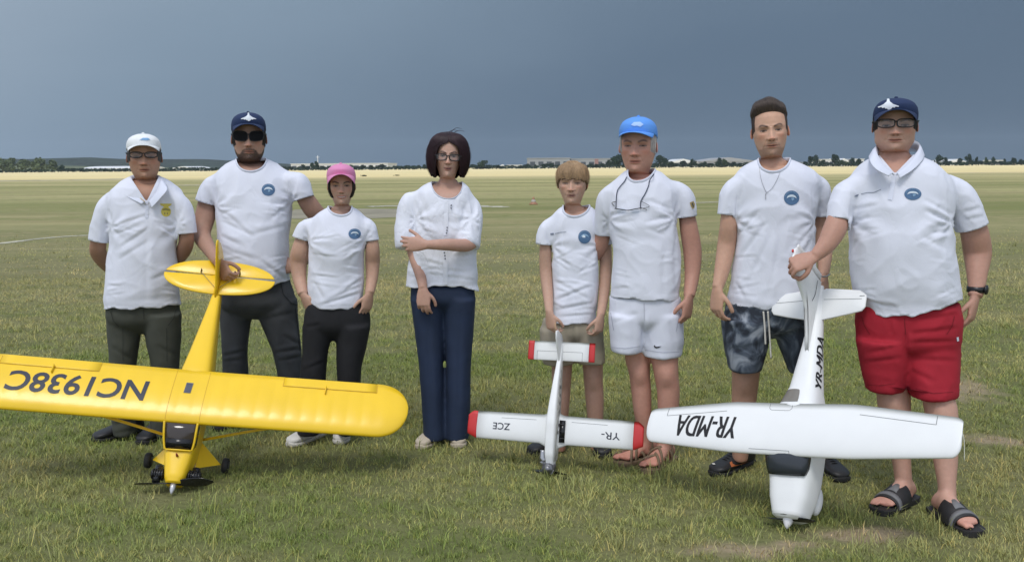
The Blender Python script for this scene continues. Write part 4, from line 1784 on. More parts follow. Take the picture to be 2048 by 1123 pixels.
def trunk_mesh(seed):
    A = Acc()
    rg = np.random.default_rng(seed)
    A.tube([(0, 0, 0), (.01, 0, .25), (0, .01, .6)], [.035, .028, .012], seg=8, n=8)
    for k in range(4):
        a = rg.uniform(0, 6.28)
        A.tube([(0, 0, .22 + .08 * k), (.10 * math.cos(a), .10 * math.sin(a), .36 + .09 * k), (.19 * math.cos(a), .19 * math.sin(a), .46 + .09 * k)], [.016, .010, .004], seg=6, n=7)
    V, Fc = A.arr()
    me = bpy.data.meshes.new('trunk')
    me.from_pydata([tuple(v) for v in V], [], Fc)
    me.materials.append(M_BARK)
    return me


CR_ = {}
for kind in ('dark', 'mid', 'pale'):
    CR_[kind] = []
    for k in range(3):
        me = crown_mesh(100 + k + 10 * len(kind), 1500 if kind == 'pale' else 900, (.85, 1.0, .7)[k], (0, 0, .5)[k])
        me.materials.append(M_LEAF[kind])
        CR_[kind].append(me)
TR_ = [trunk_mesh(k) for k in range(3)]
LABELS = {}


def tree(px, top, w, kind, Y, label, group, var):
    b = at(px, 335, Y)
    h_ = float(at(px, top, Y)[2]) + .0
    ww = w * Y / FPX
    root = thing('tree', label, 'tree', (b[0], b[1], 0), group)
    c = bpy.data.objects.new('crown', CR_[kind][var % 3])
    t = bpy.data.objects.new('trunk', TR_[var % 3])
    for o in (c, t):
        COL.objects.link(o)
        o.parent = root
    sx = ww / (.95 * (.85, 1.0, .7)[var % 3])
    c.scale = (sx, sx, h_)
    c.rotation_euler.z = random.uniform(0, 6.28)
    t.scale = (h_ * .7, h_ * .7, h_)
    return root


rgt = np.random.default_rng(21)
HIDDEN = ((259, 325), (446, 562), (656, 712), (850, 938), (1118, 1176), (1243, 1311), (1497, 1605), (1738, 1862))   # behind the people, nothing shows
GAPS = ((-400, 259, 'left of the man in white cap'), (259, 446, 'between white cap and bearded man'), (446, 656, 'between bearded man and pink cap'), (656, 850, 'between pink cap and dark-haired woman'), (850, 1118, 'between dark-haired woman and boy'), (1118, 1243, 'between boy and man in blue cap'), (1243, 1497, 'between blue cap and young man'), (1605, 1738, 'between young man and navy cap'), (1862, 2500, 'right of the man in red shorts'))
ORD = ('first', 'second', 'third', 'fourth', 'fifth', 'sixth', 'seventh', 'eighth', 'ninth', 'tenth', 'eleventh', 'twelfth', 'thirteenth', 'fourteenth', 'fifteenth', 'sixteenth', 'seventeenth', 'eighteenth', 'nineteenth', 'twentieth')
GROVE = [(4, 317, 34), (24, 315, 38), (50, 318, 36), (78, 316, 38), (104, 319, 32), (-22, 316, 40)]
TALL = [(124, 330, 14, 'dark'), (632, 322, 16, 'dark'), (624, 325, 12, 'dark'), (966, 320, 18, 'mid'), (1106, 325, 12, 'dark'), (1228, 312, 24, 'dark'), (1240, 309, 28, 'dark'), (1218, 319, 16, 'dark'), (1318, 310, 24, 'dark'), (1330, 316, 22, 'dark'), (1343, 322, 18, 'mid'), (1366, 321, 18, 'dark'), (1384, 318, 16, 'dark'), (1438, 315, 18, 'dark'), (1449, 318, 14, 'mid'), (1410, 323, 14, 'dark'), (1470, 324, 12, 'dark'), (1620, 312, 16, 'dark'), (1632, 310, 16, 'dark'), (1646, 319, 16, 'dark'), (1668, 308, 18, 'dark'), (1682, 319, 24, 'mid'), (1704, 315, 16, 'dark'), (1718, 317, 14, 'dark'), (1876, 310, 18, 'dark'), (1890, 314, 14, 'dark'), (1920, 316, 14, 'dark'), (1938, 308, 15, 'dark'), (1953, 313, 9, 'dark'), (1972, 315, 10, 'mid'), (1985, 314, 9, 'dark'), (2008, 317, 10, 'dark'), (2026, 315, 12, 'dark'), (2040, 318, 11, 'dark')]
LOW = [(px + rgt.uniform(-4, 4), 334 - rgt.uniform(0, 3), rgt.uniform(12, 20), 'dark') for px in np.arange(134, 256, 15)]
LOW = [(a, b + 4, c, d) for a, b, c, d in LOW]
LOW += [(px + rgt.uniform(-4, 4), 338 - rgt.uniform(0, 3), rgt.uniform(12, 20), 'dark') for px in np.arange(330, 440, 16)]
LOW += [(px + rgt.uniform(-4, 4), 331.5 - rgt.uniform(-1.5, 3.5), rgt.uniform(12, 22), ('dark', 'mid')[int(rgt.uniform() < .3)]) for px in np.concatenate([np.arange(568, 650, 13), np.arange(716, 850, 12), np.arange(942, 1060, 13)])]
LOW += [(px + rgt.uniform(-4, 4), 326.5 - (px - 1340) * .004 - rgt.uniform(-1, 3), rgt.uniform(11, 20), 'dark') for px in np.concatenate([np.arange(1060, 1116, 14), np.arange(1180, 1240, 14), np.arange(1314, 1496, 13), np.arange(1608, 1736, 12), np.arange(1866, 2050, 12)])]


def gap_label(items, word):
    """one label each: counted from the left within the gap between two people"""
    out = {}
    for lo, hi, where in GAPS:
        inside = sorted([i for i, t in enumerate(items) if lo <= t[0] < hi and not any(a <= t[0] <= b for a, b in HIDDEN)], key=lambda i: items[i][0])
        for k, i in enumerate(inside):
            out[i] = ('only ' + word if len(inside) == 1 else '%s %s from left' % (ORD[min(k, 19)], word)) + ', ' + where
    return out


for i, (px, tp, w) in enumerate(GROVE):
    tree(px, tp, w, 'pale', 470 + 12 * (i % 3), 'pale green tree of the dense grove at the far left edge of the field', 'trees of the left grove', i)
lab = gap_label(TALL, 'tall dark tree')
for i, (px, tp, w, kd) in enumerate(TALL):
    if i in lab:
        tree(px, tp, w * 1.1, kd, 480 + rgt.uniform(-12, 30), lab[i], 'taller trees along the far edge', i)
lab = gap_label(LOW, 'low hedge bush')
for i, (px, tp, w, kd) in enumerate(LOW):
    if i in lab:
        tree(px, tp, w, kd, 500 + rgt.uniform(-15, 40), lab[i], 'low bushes along the far edge', i)

# long low hedge that closes the field
A = Acc()
rgh = np.random.default_rng(3)
V, Fc = [], []
for i in range(15000):
    x = rgh.uniform(-420, 420)
    y = 510 + rgh.uniform(-3, 3)
    h_ = 1.7 + 1.2 * noise.noise((x * .05, 1, 2)) + .9 * noise.noise((x * .3, 4, 2))
    p = np.array([x, y, rgh.uniform(.0, 1) ** .7 * max(.7, h_)])
    u = rgh.normal(size=3)
    u /= np.linalg.norm(u)
    v = np.cross(u, rgh.normal(size=3))
    v /= np.linalg.norm(v)
    s_ = rgh.uniform(.3, .7)
    b = len(V)
    V += [p - u * s_, p + v * s_ * .7, p + u * s_, p - v * s_ * .7]
    Fc.append((b, b + 1, b + 2, b + 3))
hg = mesh_obj('hedge', V, Fc, M_LEAF['dark'], None, smooth=False)
hg['kind'] = 'stuff'


# ------------------------------------------------------------------ far buildings
M_HALLW = mat('hall_white', (.62, .63, .62), rough=.6, var=(.1, .06))
M_HALLR = mat('hall_roof', (.74, .75, .74), rough=.5)
M_HALLG = mat('hall_grey', (.30, .315, .33), rough=.7, var=(.06, .06))
M_HALLB = mat('hall_red_band', (.30, .17, .15), rough=.7)
M_WINF = mat('hall_window', (.05, .06, .07), rough=.2)


def hall(label, x0, x1, top, base, Y, depth, kind='flat', wall=None, roof=None, bays=6, name='warehouse'):
    wall, roof = wall or M_HALLW, roof or M_HALLR
    a, b = at(x0, base, Y), at(x1, base, Y)
    zt = float(at((x0 + x1) / 2, top, Y)[2])
    w = b[0] - a[0]
    root = thing(name, label, 'warehouse', ((a[0] + b[0]) / 2, Y, 0))
    c = np.array([(a[0] + b[0]) / 2, Y + depth / 2])
    A = Acc()
    wh = zt * (.55 if kind != 'flat' else .93)
    A.box((c[0], c[1], wh / 2), (w / 2, depth / 2, wh / 2))
    wo_ = A.obj('wall', wall, root, smooth=False)
    A = Acc()
    if kind == 'flat':
        A.box((c[0], c[1], (wh + zt) / 2), (w / 2 + .4, depth / 2 + .4, (zt - wh) / 2))
    else:
        q = np.linspace(0, math.pi, 17)
        R = []
        for x in (a[0] - .3, b[0] + .3) if kind == 'barrel' else (Y - .3, Y + depth + .3):
            if kind == 'barrel':
                pr = [(x, c[1] - depth / 2 * math.cos(t) * 1.01, wh + (zt - wh) * math.sin(t)) for t in q]
            else:
                pr = [(c[0] - w / 2 * u * 1.01, x, wh + (zt - wh) * (1 - abs(u)) + .02) for u in np.linspace(-1, 1, 17)]
            R.append(pr + [(pr[-1][0], pr[-1][1], wh - .05), (pr[0][0], pr[0][1], wh - .05)])
        A.rings(np.array(R))
    A.obj('roof', roof, root, smooth=False)
    for i in range(bays):
        x = a[0] + w * (i + .5) / bays
        A = Acc()
        A.box((x, Y - .06, wh * .45), (w / bays * .3, .06, wh * .22))
        A.obj('window' if i % 3 else 'door', M_WINF, root, smooth=False)
    return root


hall('long white arched shed among the trees at far left', 168, 262, 332, 343, 620, 60, 'barrel', bays=7)
hall('white gabled shed right of the man in white cap', 340, 392, 332.5, 342, 640, 40, 'gable', bays=4)
hall('low white lean-to beside the gabled shed', 312, 338, 337.5, 342, 640, 30, 'flat', bays=3)
hall('very long low white hall behind the woman in pink cap', 582, 776, 326.5, 336, 640, 50, 'flat', bays=14)
hall('tiny white shed right of the dark-haired woman', 998, 1012, 328.5, 334, 620, 20, 'gable', bays=2)
hall('low white shed left of the big grey hall', 1014, 1044, 329.5, 334, 620, 20, 'flat', bays=3)
g1 = hall('big pale grey hall left of the boy', 1057, 1140, 315.5, 335, 680, 60, 'flat', M_HALLG, M_HALLG, bays=5)
g2 = hall('pale grey hall with a red band behind the boy', 1142, 1224, 316.5, 334, 690, 60, 'flat', M_HALLG, M_HALLG, bays=5)
A = Acc()
p = at(1193, 325, 690)
A.box((p[0], 689.8, 3.2), (1.3, .25, 3.0))
A.obj('red_panel', M_HALLB, g2, smooth=False)
hall('white roofed hall right of the man in blue cap', 1338, 1396, 317.5, 328, 700, 50, 'gable', bays=4)
hall('wide pale grey sloping hall left of the young man', 1402, 1514, 314.5, 331, 860, 80, 'gable', mat('hall_stone', (.30, .30, .30), rough=.8), mat('hall_stone_roof', (.33, .335, .34), rough=.8), bays=8)
hall('small white hall between the young man and the man in red shorts', 1648, 1668, 318, 324, 660, 30, 'flat', bays=2)
hall('white gabled hall between the young man and the man in red shorts', 1676, 1700, 316.5, 324, 660, 30, 'gable', bays=2)
hall('white hall just left of the man in red shorts', 1710, 1728, 317.5, 324, 660, 30, 'flat', bays=2)
hall('white sloping shed right of the man in red shorts', 1894, 1934, 318, 328, 620, 30, 'gable', bays=3)
hall('tiny pale shed at the far right', 1996, 2010, 320, 324, 640, 20, 'flat', bays=1)
# mast and field markers
b = at(636, 336, 600)
t_ = at(636, 311, 600)
ms = thing('mast', 'thin white mast rising above the long white hall', 'mast', (b[0], 600, 0))
A = Acc()
A.tube([(b[0], 600, 0), (b[0], 600, t_[2])], [.32, .2], seg=10, n=6)
A.obj('pole', M_HALLR, ms)
A = Acc()
A.box((b[0], 599.9, 1.6), (1.2, .2, .5))
A.obj('sign_board', M_HALLR, ms, smooth=False)
A = Acc()
A.tube([(b[0] - 1.2, 600, t_[2] - 1.0), (b[0] + 1.2, 600, t_[2] - 1.0)], .12, seg=8, n=3)
A.obj('crossbar', M_HALLR, ms)
# traffic cone in mid field
g_ = gnd(1067, 409)
cn = thing('traffic_cone', 'small orange and white cone standing far out in the field behind the boy', 'traffic cone', (g_[0], g_[1], 0))
hc = float(at(1067, 393, g_[1])[2])
for nm, z0, z1, m in (('base', 0, .04, 'o'), ('lower_band', .04, .34, 'o'), ('white_band', .34, .62, 'w'), ('tip', .62, 1.0, 'o')):
    A = Acc()
    if nm == 'base':
        A.box((g_[0], g_[1], .025), (.16, .16, .025))
    else:
        A.tube([(g_[0], g_[1], z0 * hc), (g_[0], g_[1], z1 * hc)], [.13 * (1.12 - z0), .13 * (1.12 - z1)], seg=16, n=4)
    A.obj(nm, mat('cone_orange', (.36, .19, .11), rough=.6) if m == 'o' else mat('cone_band', (.42, .40, .35), rough=.7), cn)
g_ = gnd(1684, 333)
mk = thing('marker_board', 'tiny white marker board on the stubble edge left of the navy cap man', 'marker', (g_[0], g_[1], 0))
A = Acc()
A.box((g_[0], g_[1], .9), (.55, .06, .5))
A.obj('board', M_HALLR, mk, smooth=False)
A = Acc()
A.tube([(g_[0], g_[1] + .1, 0), (g_[0], g_[1] + .1, 1.0)], .06, seg=8, n=3)
A.obj('post', M_HALLR, mk)
# two dark clumps lying on the stubble
for px, py, w, lb in ((728, 352.5, 9, 'small dark clump on the yellow stubble, the one nearer the pink cap'), (794, 351.5, 7, 'small dark clump on the yellow stubble, the one nearer the dark-haired woman')):
    g_ = gnd(px, py)
    s_ = w * g_[1] / FPX
    A = Acc()
    rgc = np.random.default_rng(px)
    for k in range(60):
        p = np.array([g_[0] + rgc.normal(0, s_ * .3), g_[1] + rgc.normal(0, s_ * .2), 0])
        a_ = rgc.uniform(0, 6.28)
        hh = rgc.uniform(.25, .6) * s_ * .6
        A.tube([p, p + np.array([.3 * hh * math.cos(a_), .3 * hh * math.sin(a_), hh])], [s_ * .05, s_ * .015], seg=5, n=3)
    o = A.obj('dark_clump', mat('clump_dark', (.025, .028, .018), rough=.95))
    tag(o, lb, 'weeds', 'dark clumps on the stubble')

# ------------------------------------------------------------------ air
hm = bpy.data.materials.new('haze')
hm.use_nodes = True
hm.node_tree.nodes.clear()
ho = N(hm.node_tree, 'ShaderNodeOutputMaterial')
hv = N(hm.node_tree, 'ShaderNodeVolumePrincipled')
hv.inputs['Color'].default_value = (.74, .87, 1.0, 1)
hv.inputs['Density'].default_value = 0.00016
hm.node_tree.links.new(hv.outputs[0], ho.inputs['Volume'])
hz = mesh_obj('haze', [(x, y, z) for x in (-1650, 1650) for y in (-70, 1720) for z in (-1.0, 48.0)], [(0, 1, 3, 2), (4, 6, 7, 5), (0, 4, 5, 1), (2, 3, 7, 6), (0, 2, 6, 4), (1, 5, 7, 3)], hm, None, smooth=False)
hz['kind'] = 'stuff'
# ------------------------------------------------------------------ the eight people
def gx(px, Y):
    return float(at(px, 900, Y)[0])


def polo_collar(shirt, Y, low, top, outer, m):
    def P(l_):
        return cr_interp(np.array([at(a, b, Y + c) for a, b, c in l_]), 60)
    a, b, c = P(low), P(top), P(outer)
    mid = b * 0.55 + c * 0.45 + (b - a) * 0.10
    R = np.array([a, a * 0.4 + b * 0.6, b, mid, c * 0.8 + mid * 0.2, c])
    A = Acc()
    A.rings(R, close=False, caps=False)
    o = A.obj('collar', m, shirt)
    s_ = o.modifiers.new('thickness', 'SOLIDIFY')
    s_.thickness = 0.004
    return o


def chain_on(bv, pts, off, r, name, m, parent):
    V = decal(bv, pts, off)
    A = Acc()
    A.tube(V, r, seg=6, n=len(V) * 4)
    return A.obj(name, m, parent)


M_KNIT_GREY = mat('trousers_olive', (0.056, 0.060, 0.046), rough=0.9, bump=(300, 0.3, 0.002), var=(12, 0.12))
M_JEANS_GREY = mat('jeans_charcoal', (0.060, 0.064, 0.070), rough=0.9, bump=(350, 0.35, 0.002), var=(8, 0.22))
M_PANTS_BLACK = mat('pants_black', (0.010, 0.010, 0.012), rough=0.85, bump=(300, 0.25, 0.002))
M_PANTS_NAVY = mat('pants_navy', (0.013, 0.026, 0.062), rough=0.8, bump=(300, 0.25, 0.002), var=(9, 0.12))
M_SHORTS_BEIGE = mat('shorts_beige', (0.33, 0.29, 0.22), rough=0.9, bump=(300, 0.3, 0.002), var=(12, 0.06))
M_SHORTS_RED = mat('shorts_red', (0.36, 0.010, 0.024), rough=0.85, bump=(300, 0.25, 0.002), var=(10, 0.08))
M_NAVY_CAP = mat('cap_navy', (0.012, 0.028, 0.085), rough=0.85, bump=(500, 0.3, 0.002))
M_WHITE_CAP = mat('cap_white', (0.78, 0.80, 0.80), rough=0.9, bump=(500, 0.3, 0.002))
M_PINK_CAP = mat('cap_pink', (0.68, 0.25, 0.44), rough=0.85, bump=(500, 0.3, 0.002))
M_BLUE_CAP = mat('cap_blue', (0.11, 0.32, 0.80), rough=0.8, bump=(500, 0.3, 0.002))
M_SHOE_BLACK = mat('shoe_black', (0.012, 0.012, 0.013), rough=0.5, bump=(200, 0.2, 0.002))
M_SOLE_BLACK = mat('sole_black', (0.015, 0.015, 0.015), rough=0.8)
M_SHOE_WHITE = mat('shoe_white', (0.66, 0.64, 0.60), rough=0.6, bump=(200, 0.15, 0.002))
M_SOLE_WHITE = mat('sole_white', (0.60, 0.58, 0.53), rough=0.7)
M_SHOE_BEIGE = mat('shoe_beige', (0.50, 0.43, 0.33), rough=0.7, bump=(200, 0.2, 0.002))
M_SANDAL_TAN = mat('sandal_tan', (0.20, 0.14, 0.085), rough=0.75, bump=(150, 0.3, 0.002))
M_SANDAL_BLACK = mat('sandal_black', (0.022, 0.021, 0.022), rough=0.65, bump=(150, 0.3, 0.002))
M_SANDAL_GREY = mat('sandal_grey', (0.17, 0.17, 0.175), rough=0.6)
M_PRINT_GREY = mat('print_grey', (0.20, 0.23, 0.30), rough=0.85)
M_PRINT_BLACK = mat('print_black', (0.012, 0.012, 0.014), rough=0.7)


def tie_dye():
    m = bpy.data.materials.new('shorts_tie_dye')
    m.use_nodes = True
    t = m.node_tree
    b = t.nodes['Principled BSDF']
    b.inputs['Roughness'].default_value = 0.9
    g = N(t, 'ShaderNodeNewGeometry')
    n = N(t, 'ShaderNodeTexNoise')
    n.inputs['Scale'].default_value = 8.5
    n.inputs['Detail'].default_value = 3
    n.inputs['Distortion'].default_value = 1.6
    t.links.new(g.outputs['Position'], n.inputs['Vector'])
    r = N(t, 'ShaderNodeValToRGB')
    r.color_ramp.elements[0].position = 0.40
    r.color_ramp.elements[0].color = (0.022, 0.028, 0.040, 1)
    r.color_ramp.elements[1].position = 0.70
    r.color_ramp.elements[1].color = (0.30, 0.33, 0.37, 1)
    e = r.color_ramp.elements.new(0.52)
    e.color = (0.075, 0.095, 0.125, 1)
    t.links.new(n.outputs[0], r.inputs[0])
    t.links.new(r.outputs[0], b.inputs['Base Color'])
    return m


M_TIE = tie_dye()
TAN = (0.345, 0.195, 0.135)
FAIR = (0.43, 0.265, 0.195)

# ---- man in white cap and polo shirt ---------------------------------
Y = 5.2
P = dict(Y=Y, base=(gx(287, Y), Y), deep=440, neck=(263, 317, 358), size=0.95,
    head=dict(cx=291, top=272, chin=357, fw=1.06, skin=(0.451, 0.255, 0.171), jaw=1.02, open=0.012, nose=1.05, brow=0.7, scalp=(0.80, (0.12, 0.10, 0.09)), browcol=(0.05, 0.04, 0.035)),
    rows=[(354, 257, 325, .068, .08), (363, 238, 345, .088, .095), (376, 220, 362, .105, .105), (395, 213, 367, .118, .11), (420, 214, 363, .128, .115), (450, 219, 357, .138, .12), (490, 219, 354, .148, .12), (526, 214, 354, .158, .122), (570, 211, 358, .158, .125), (604, 210, 361, .152, .13), (613, 211, 361, .15, .13)],
    armpits=[(224, 452), (356, 448)],
    arms=[dict(path=[(204, 435, 0, 17), (197, 482, .0, 16.5), (198, 508, .06, 16), (222, 537, .17, 12), (250, 545, .2, 9)]),
          dict(path=[(368, 435, 0, 16), (373, 476, 0, 15.5), (366, 502, .06, 15), (340, 532, .17, 12), (315, 540, .2, 9)])])
root, hd, body = person(P, 'man in white cap and white polo shirt with yellow emblem, hands behind his back')
sh, bv, _ = garment_top(P, root, 'polo_shirt', M_WHITE_KNIT, P['rows'],
    [[(234, 384, 0, 19), (214, 412, 0, 22), (204, 448, 0, 21), (198, 486, 0, 20.5)], [(343, 382, 0, 18), (361, 410, 0, 21), (369, 440, 0, 20), (373, 471, 0, 19.5)]],
    ((263, 357), (317, 354), (293, 404)), rib=False, vneck=True, seed=11, amp=1.0, hem=[(208, 617), (250, 618), (310, 615), (365, 609)],
    creases=[(224, 455, 300, 428, 5, .008), (225, 470, 290, 445, 6, .008), (240, 495, 300, 455, 5, .007), (235, 520, 300, 480, 6, .006), (300, 560, 350, 540, 6, .006), (222, 385, 215, 450, 5, .005), (352, 450, 345, 400, 5, .006), (293, 425, 293, 600, 9, .004)])
polo_collar(sh, Y, [(293, 409, -.118), (272, 393, -.10), (262, 368, -.05), (266, 360, .05), (290, 356, .095), (315, 358, .05), (318, 366, -.05), (307, 392, -.10), (295, 409, -.118)],
    [(290, 402, -.122), (266, 385, -.108), (258, 361, -.055), (262, 351, .05), (290, 348, .10), (317, 350, .05), (322, 359, -.055), (312, 384, -.108), (297, 402, -.122)],
    [(284, 408, -.135), (248, 389, -.128), (245, 375, -.07), (252, 366, .07), (290, 364, .125), (328, 364, .07), (334, 372, -.07), (331, 384, -.128), (303, 416, -.135)], M_RIB)
decal_poly(bv, line_poly([(294, 412), (293, 436)], 6), 0.003, 'placket', M_RIB, sh)
for k in range(2):
    decal_disc(bv, 294, 418 + 11 * k, 1.3, 1.3, 0.0045, 'button', M_RIB, sh)
M_YEL = mat('emblem_yellow', (0.62, 0.52, 0.10), rough=0.8)
M_YEL2 = mat('emblem_olive', (0.26, 0.23, 0.07), rough=0.8)
e1 = decal_disc(bv, 332, 423, 10, 10, 0.0022, 'emblem', M_YEL, sh)
decal_poly(bv, [[(320, 407), (343, 407), (343, 409), (336, 410), (336, 414), (328, 414), (328, 410), (320, 409)]], 0.0024, 'emblem_top', M_YEL, e1, sub=1)
decal_poly(bv, [[(324, 418), (331, 416), (340, 419), (340, 421), (331, 420), (325, 421)], [(328, 425), (330, 425), (330, 429), (328, 429)], [(333, 425), (335, 425), (335, 429), (333, 429)]], 0.0032, 'emblem_mark', M_YEL2, e1, sub=0)
chain_on(bv, [(265, 372), (268, 380)], -.004, 0.0012, 'chain', M_GOLD, body)
A = Acc()
A.tube([at(266, 372, Y - .078), at(270, 382, Y - .095), at(280, 395, Y - .118), at(290, 403, Y - .135)], 0.0017, seg=6, n=24)
A.obj('necklace', M_GOLD, root)
c_, cb = cap(hd, root, M_WHITE_CAP, dict(zf=.77, zb=.53, top=1.055, len=.30, arch=.15, slope=0.0, front=.02))
# pale blue mark on the cap front
pts = [hd.w([(x, -.47, z)])[0] for x, z in ()]
decal_poly(cb, [[(279, 280), (286, 276.5), (296, 276.5), (300, 279.5), (292, 281), (286, 280)]], 0.003, 'cap_mark', mat('cap_mark_blue', (0.20, 0.38, 0.62), rough=.8), c_, sub=1)
glasses(hd, root, 'eyeglasses', M_BLACK_PLASTIC, M_LENS, dict(z=.555, rx=.135, rz=.070, gx=.165, rim=.0028))
fringe_hair(hd, root, (0.10, 0.09, 0.085), .42)
t_, _ = garment_bottom(P, root, 'trousers', M_KNIT_GREY, [(606, 213, 359, .13, .125), (640, 213, 361, .135, .14)],
    [([(625, 212, 288, .125, .135), (663, 215, 281, .11, .12), (713, 218, 275, .10, .11), (770, 219, 270, .095, .105), (820, 222, 268, .09, .10), (868, 226, 273, .085, .10)], 0),
     ([(625, 287, 362, .125, .135), (680, 292, 362, .11, .12), (730, 303, 359, .10, .11), (790, 303, 352, .095, .105), (870, 301, 340, .085, .10)], 0)],
    creases=[(218, 690, 262, 720, 6, .006), (310, 690, 352, 712, 6, .006), (225, 850, 268, 838, 5, .008), (230, 866, 270, 858, 4, .006)])
decal_poly(_, line_poly([(222, 622), (227, 640), (238, 652)], 1.1) + line_poly([(352, 618), (347, 636), (336, 650)], 1.1) + line_poly([(287, 618), (288, 638)], 1.1) + line_poly([(246, 655), (246, 720)], .8) + line_poly([(333, 655), (334, 722)], .8), .003, 'seam', mat('stitch_olive', (.022, .024, .018), rough=.9), t_, sub=3)
for px, yw, yy in ((257, -38, 5.27), (321, -8, 5.25)):
    shoe(root, 'shoe', (gx(px, yy), yy), math.radians(yw), M_SHOE_BLACK, M_SOLE_BLACK, L=.29)

# ---- tall bearded man in sunglasses ----------------------------------
Y = 5.39
P = dict(Y=Y, base=(gx(522, Y), Y), deep=390, neck=(474, 531, 322), size=1.02,
    head=dict(cx=500, top=229, chin=323, fw=1.0, hs=.985, skin=(0.463, 0.276, 0.198), jaw=1.06, nose=1.05, beard=.93, beardcol=(0.024, 0.013, 0.009), beardvol=.012, scalp=(0.8, (0.03, 0.02, 0.015))),
    rows=[(319, 469, 537, .07, .085), (330, 446, 558, .092, .10), (345, 430, 580, .112, .115), (365, 426, 592, .132, .12), (400, 430, 586, .158, .125), (440, 436, 581, .18, .13), (480, 436, 579, .195, .13), (526, 440, 577, .20, .135), (556, 441, 578, .19, .14), (570, 442, 580, .18, .14)],
    armpits=[(433, 412), (583, 402)],
    arms=[dict(path=[(417, 380, 0, 19), (412, 425, .0, 21), (403, 466, -.06, 18.5), (416, 494, -.20, 15), (436, 522, -.40, 11)], hand=dict(d=(.5, -.35, -.7), n=(-.5, -.75, .1), t=1, curl=.95, tc=.5)),
          dict(path=[(600, 380, 0, 19), (622, 414, .03, 19.5), (650, 455, .10, 16), (622, 503, .06, 13.5), (592, 534, -.03, 10.5)], hand=dict(d=(-1, -.2, .1), n=(.1, -.9, .2), t=-1, curl=.7, tc=.4))])
root, hd, body = person(P, 'tall bearded man in navy cap and dark sunglasses holding the yellow plane by its tail')
sh, bv, _ = garment_top(P, root, 't_shirt', M_WHITE_KNIT, P['rows'],
    [[(443, 350, 0, 19), (427, 370, 0, 23), (417, 390, 0, 22.5), (412, 408, 0, 22)], [(574, 347, 0, 19), (594, 365, 0, 24), (602, 383, 0, 22), (608, 401, 0, 20)]],
    ((472, 318), (534, 315), (503, 344)), seed=23, amp=1.05, hem=[(435, 580), (500, 578), (550, 568), (585, 560)],
    creases=[(438, 415, 500, 470, 6, .009), (440, 440, 510, 475, 6, .008), (500, 470, 575, 450, 7, .006), (580, 405, 540, 440, 6, .007), (445, 500, 520, 520, 7, .006), (520, 520, 572, 560, 6, .008), (560, 380, 590, 395, 5, .006), (440, 470, 480, 490, 6, .007)])
chest_badge(bv, 536.5, 379.5, 13.2, 12, sh)
c_, cb = cap(hd, root, M_NAVY_CAP, dict(zf=.795, zb=.52, top=1.06, len=.31, arch=.17, slope=0.02, front=.02, w=1.0))
jet_emblem(cb, 497, 234, 1.15, c_)
glasses(hd, root, 'sunglasses', M_BLACK_PLASTIC, M_LENS_DARK, dict(z=.545, rx=.152, rz=.112, gx=.168, rim=.0022, sq=2.9, cat=.012))
fringe_hair(hd, root, (0.03, 0.02, 0.016), .36)
t_, _ = garment_bottom(P, root, 'jeans', M_JEANS_GREY, [(556, 444, 578, .15, .135), (590, 441, 590, .155, .155), (612, 440, 595, .145, .15)],
    [([(598, 438, 513, .135, .145), (650, 441, 500, .118, .125), (710, 445, 495, .105, .112), (750, 446, 497, .10, .11), (800, 450, 494, .095, .105), (842, 450, 492, .09, .105)], 0.03),
     ([(598, 512, 595, .135, .145), (640, 520, 596, .12, .125), (700, 545, 603, .105, .112), (750, 556, 604, .10, .11), (800, 560, 603, .095, .105), (842, 562, 601, .09, .105)], 0.03)],
    creases=[(446, 712, 493, 700, 4, .010), (446, 724, 492, 716, 4, .008), (548, 706, 602, 696, 4, .010), (556, 722, 604, 712, 4, .009), (520, 640, 590, 625, 6, .006), (565, 670, 600, 690, 5, .008)])
M_STITCH = mat('stitch_dark', (.020, .022, .025), rough=.9)
decal_poly(_, line_poly([(561, 566), (566, 588), (582, 606), (594, 610)], 1.6) + line_poly([(590, 616), (596, 660), (600, 700)], 1.2), .003, 'pocket_seam', M_STITCH, t_, sub=3)
for px, yw in ((470, -10), (582, 6)):
    shoe(root, 'shoe', (gx(px, 5.52), 5.52), math.radians(yw), M_SHOE_BLACK, M_SOLE_BLACK, L=.29)

# ---- woman in pink cap -----------------------------------------------
Y = 5.07
P = dict(Y=Y, base=(gx(660, Y), Y), deep=470, neck=(661, 703, 412), size=.86,
    head=dict(cx=684, top=333, chin=409, fw=.96, skin=(0.501, 0.316, 0.232), jaw=.92, smile=.9, teeth=True, lip=(0.40, 0.11, 0.10), open=.012, scalp=(0.8, (0.03, 0.02, 0.02)), nose=.9),
    rows=[(416, 655, 707, .052, .065), (424, 634, 725, .075, .085), (437, 621, 737, .092, .09), (460, 618, 737, .118, .092), (485, 618, 732, .138, .095), (510, 619, 728, .132, .10), (540, 618, 727, .118, .10), (573, 615, 729, .122, .105), (598, 617, 728, .122, .11), (612, 625, 722, .118, .11)],
    armpits=[(619, 480), (731, 478)], tan=np.array([1.0, .97, .95]),
    arms=[dict(path=[(608, 462, 0, 14), (600, 500, 0, 18), (597, 523, .02, 17.5), (599, 556, .0, 14), (606, 588, -.06, 10.5)], hand=dict(d=(.42, -.05, -.9), n=(-.6, -.75, 0), t=1, curl=.35, tc=.2)),
          dict(path=[(744, 466, 0, 13), (745, 500, 0, 15), (745, 525, .02, 14.5), (744, 556, .0, 12), (739, 586, -.05, 9.5)], hand=dict(d=(-.22, -.05, -.95), n=(.7, -.7, 0), t=-1, curl=.35, tc=.2))])
root, hd, body = person(P, 'smiling woman in pink cap and white t-shirt with her hands in her pockets')
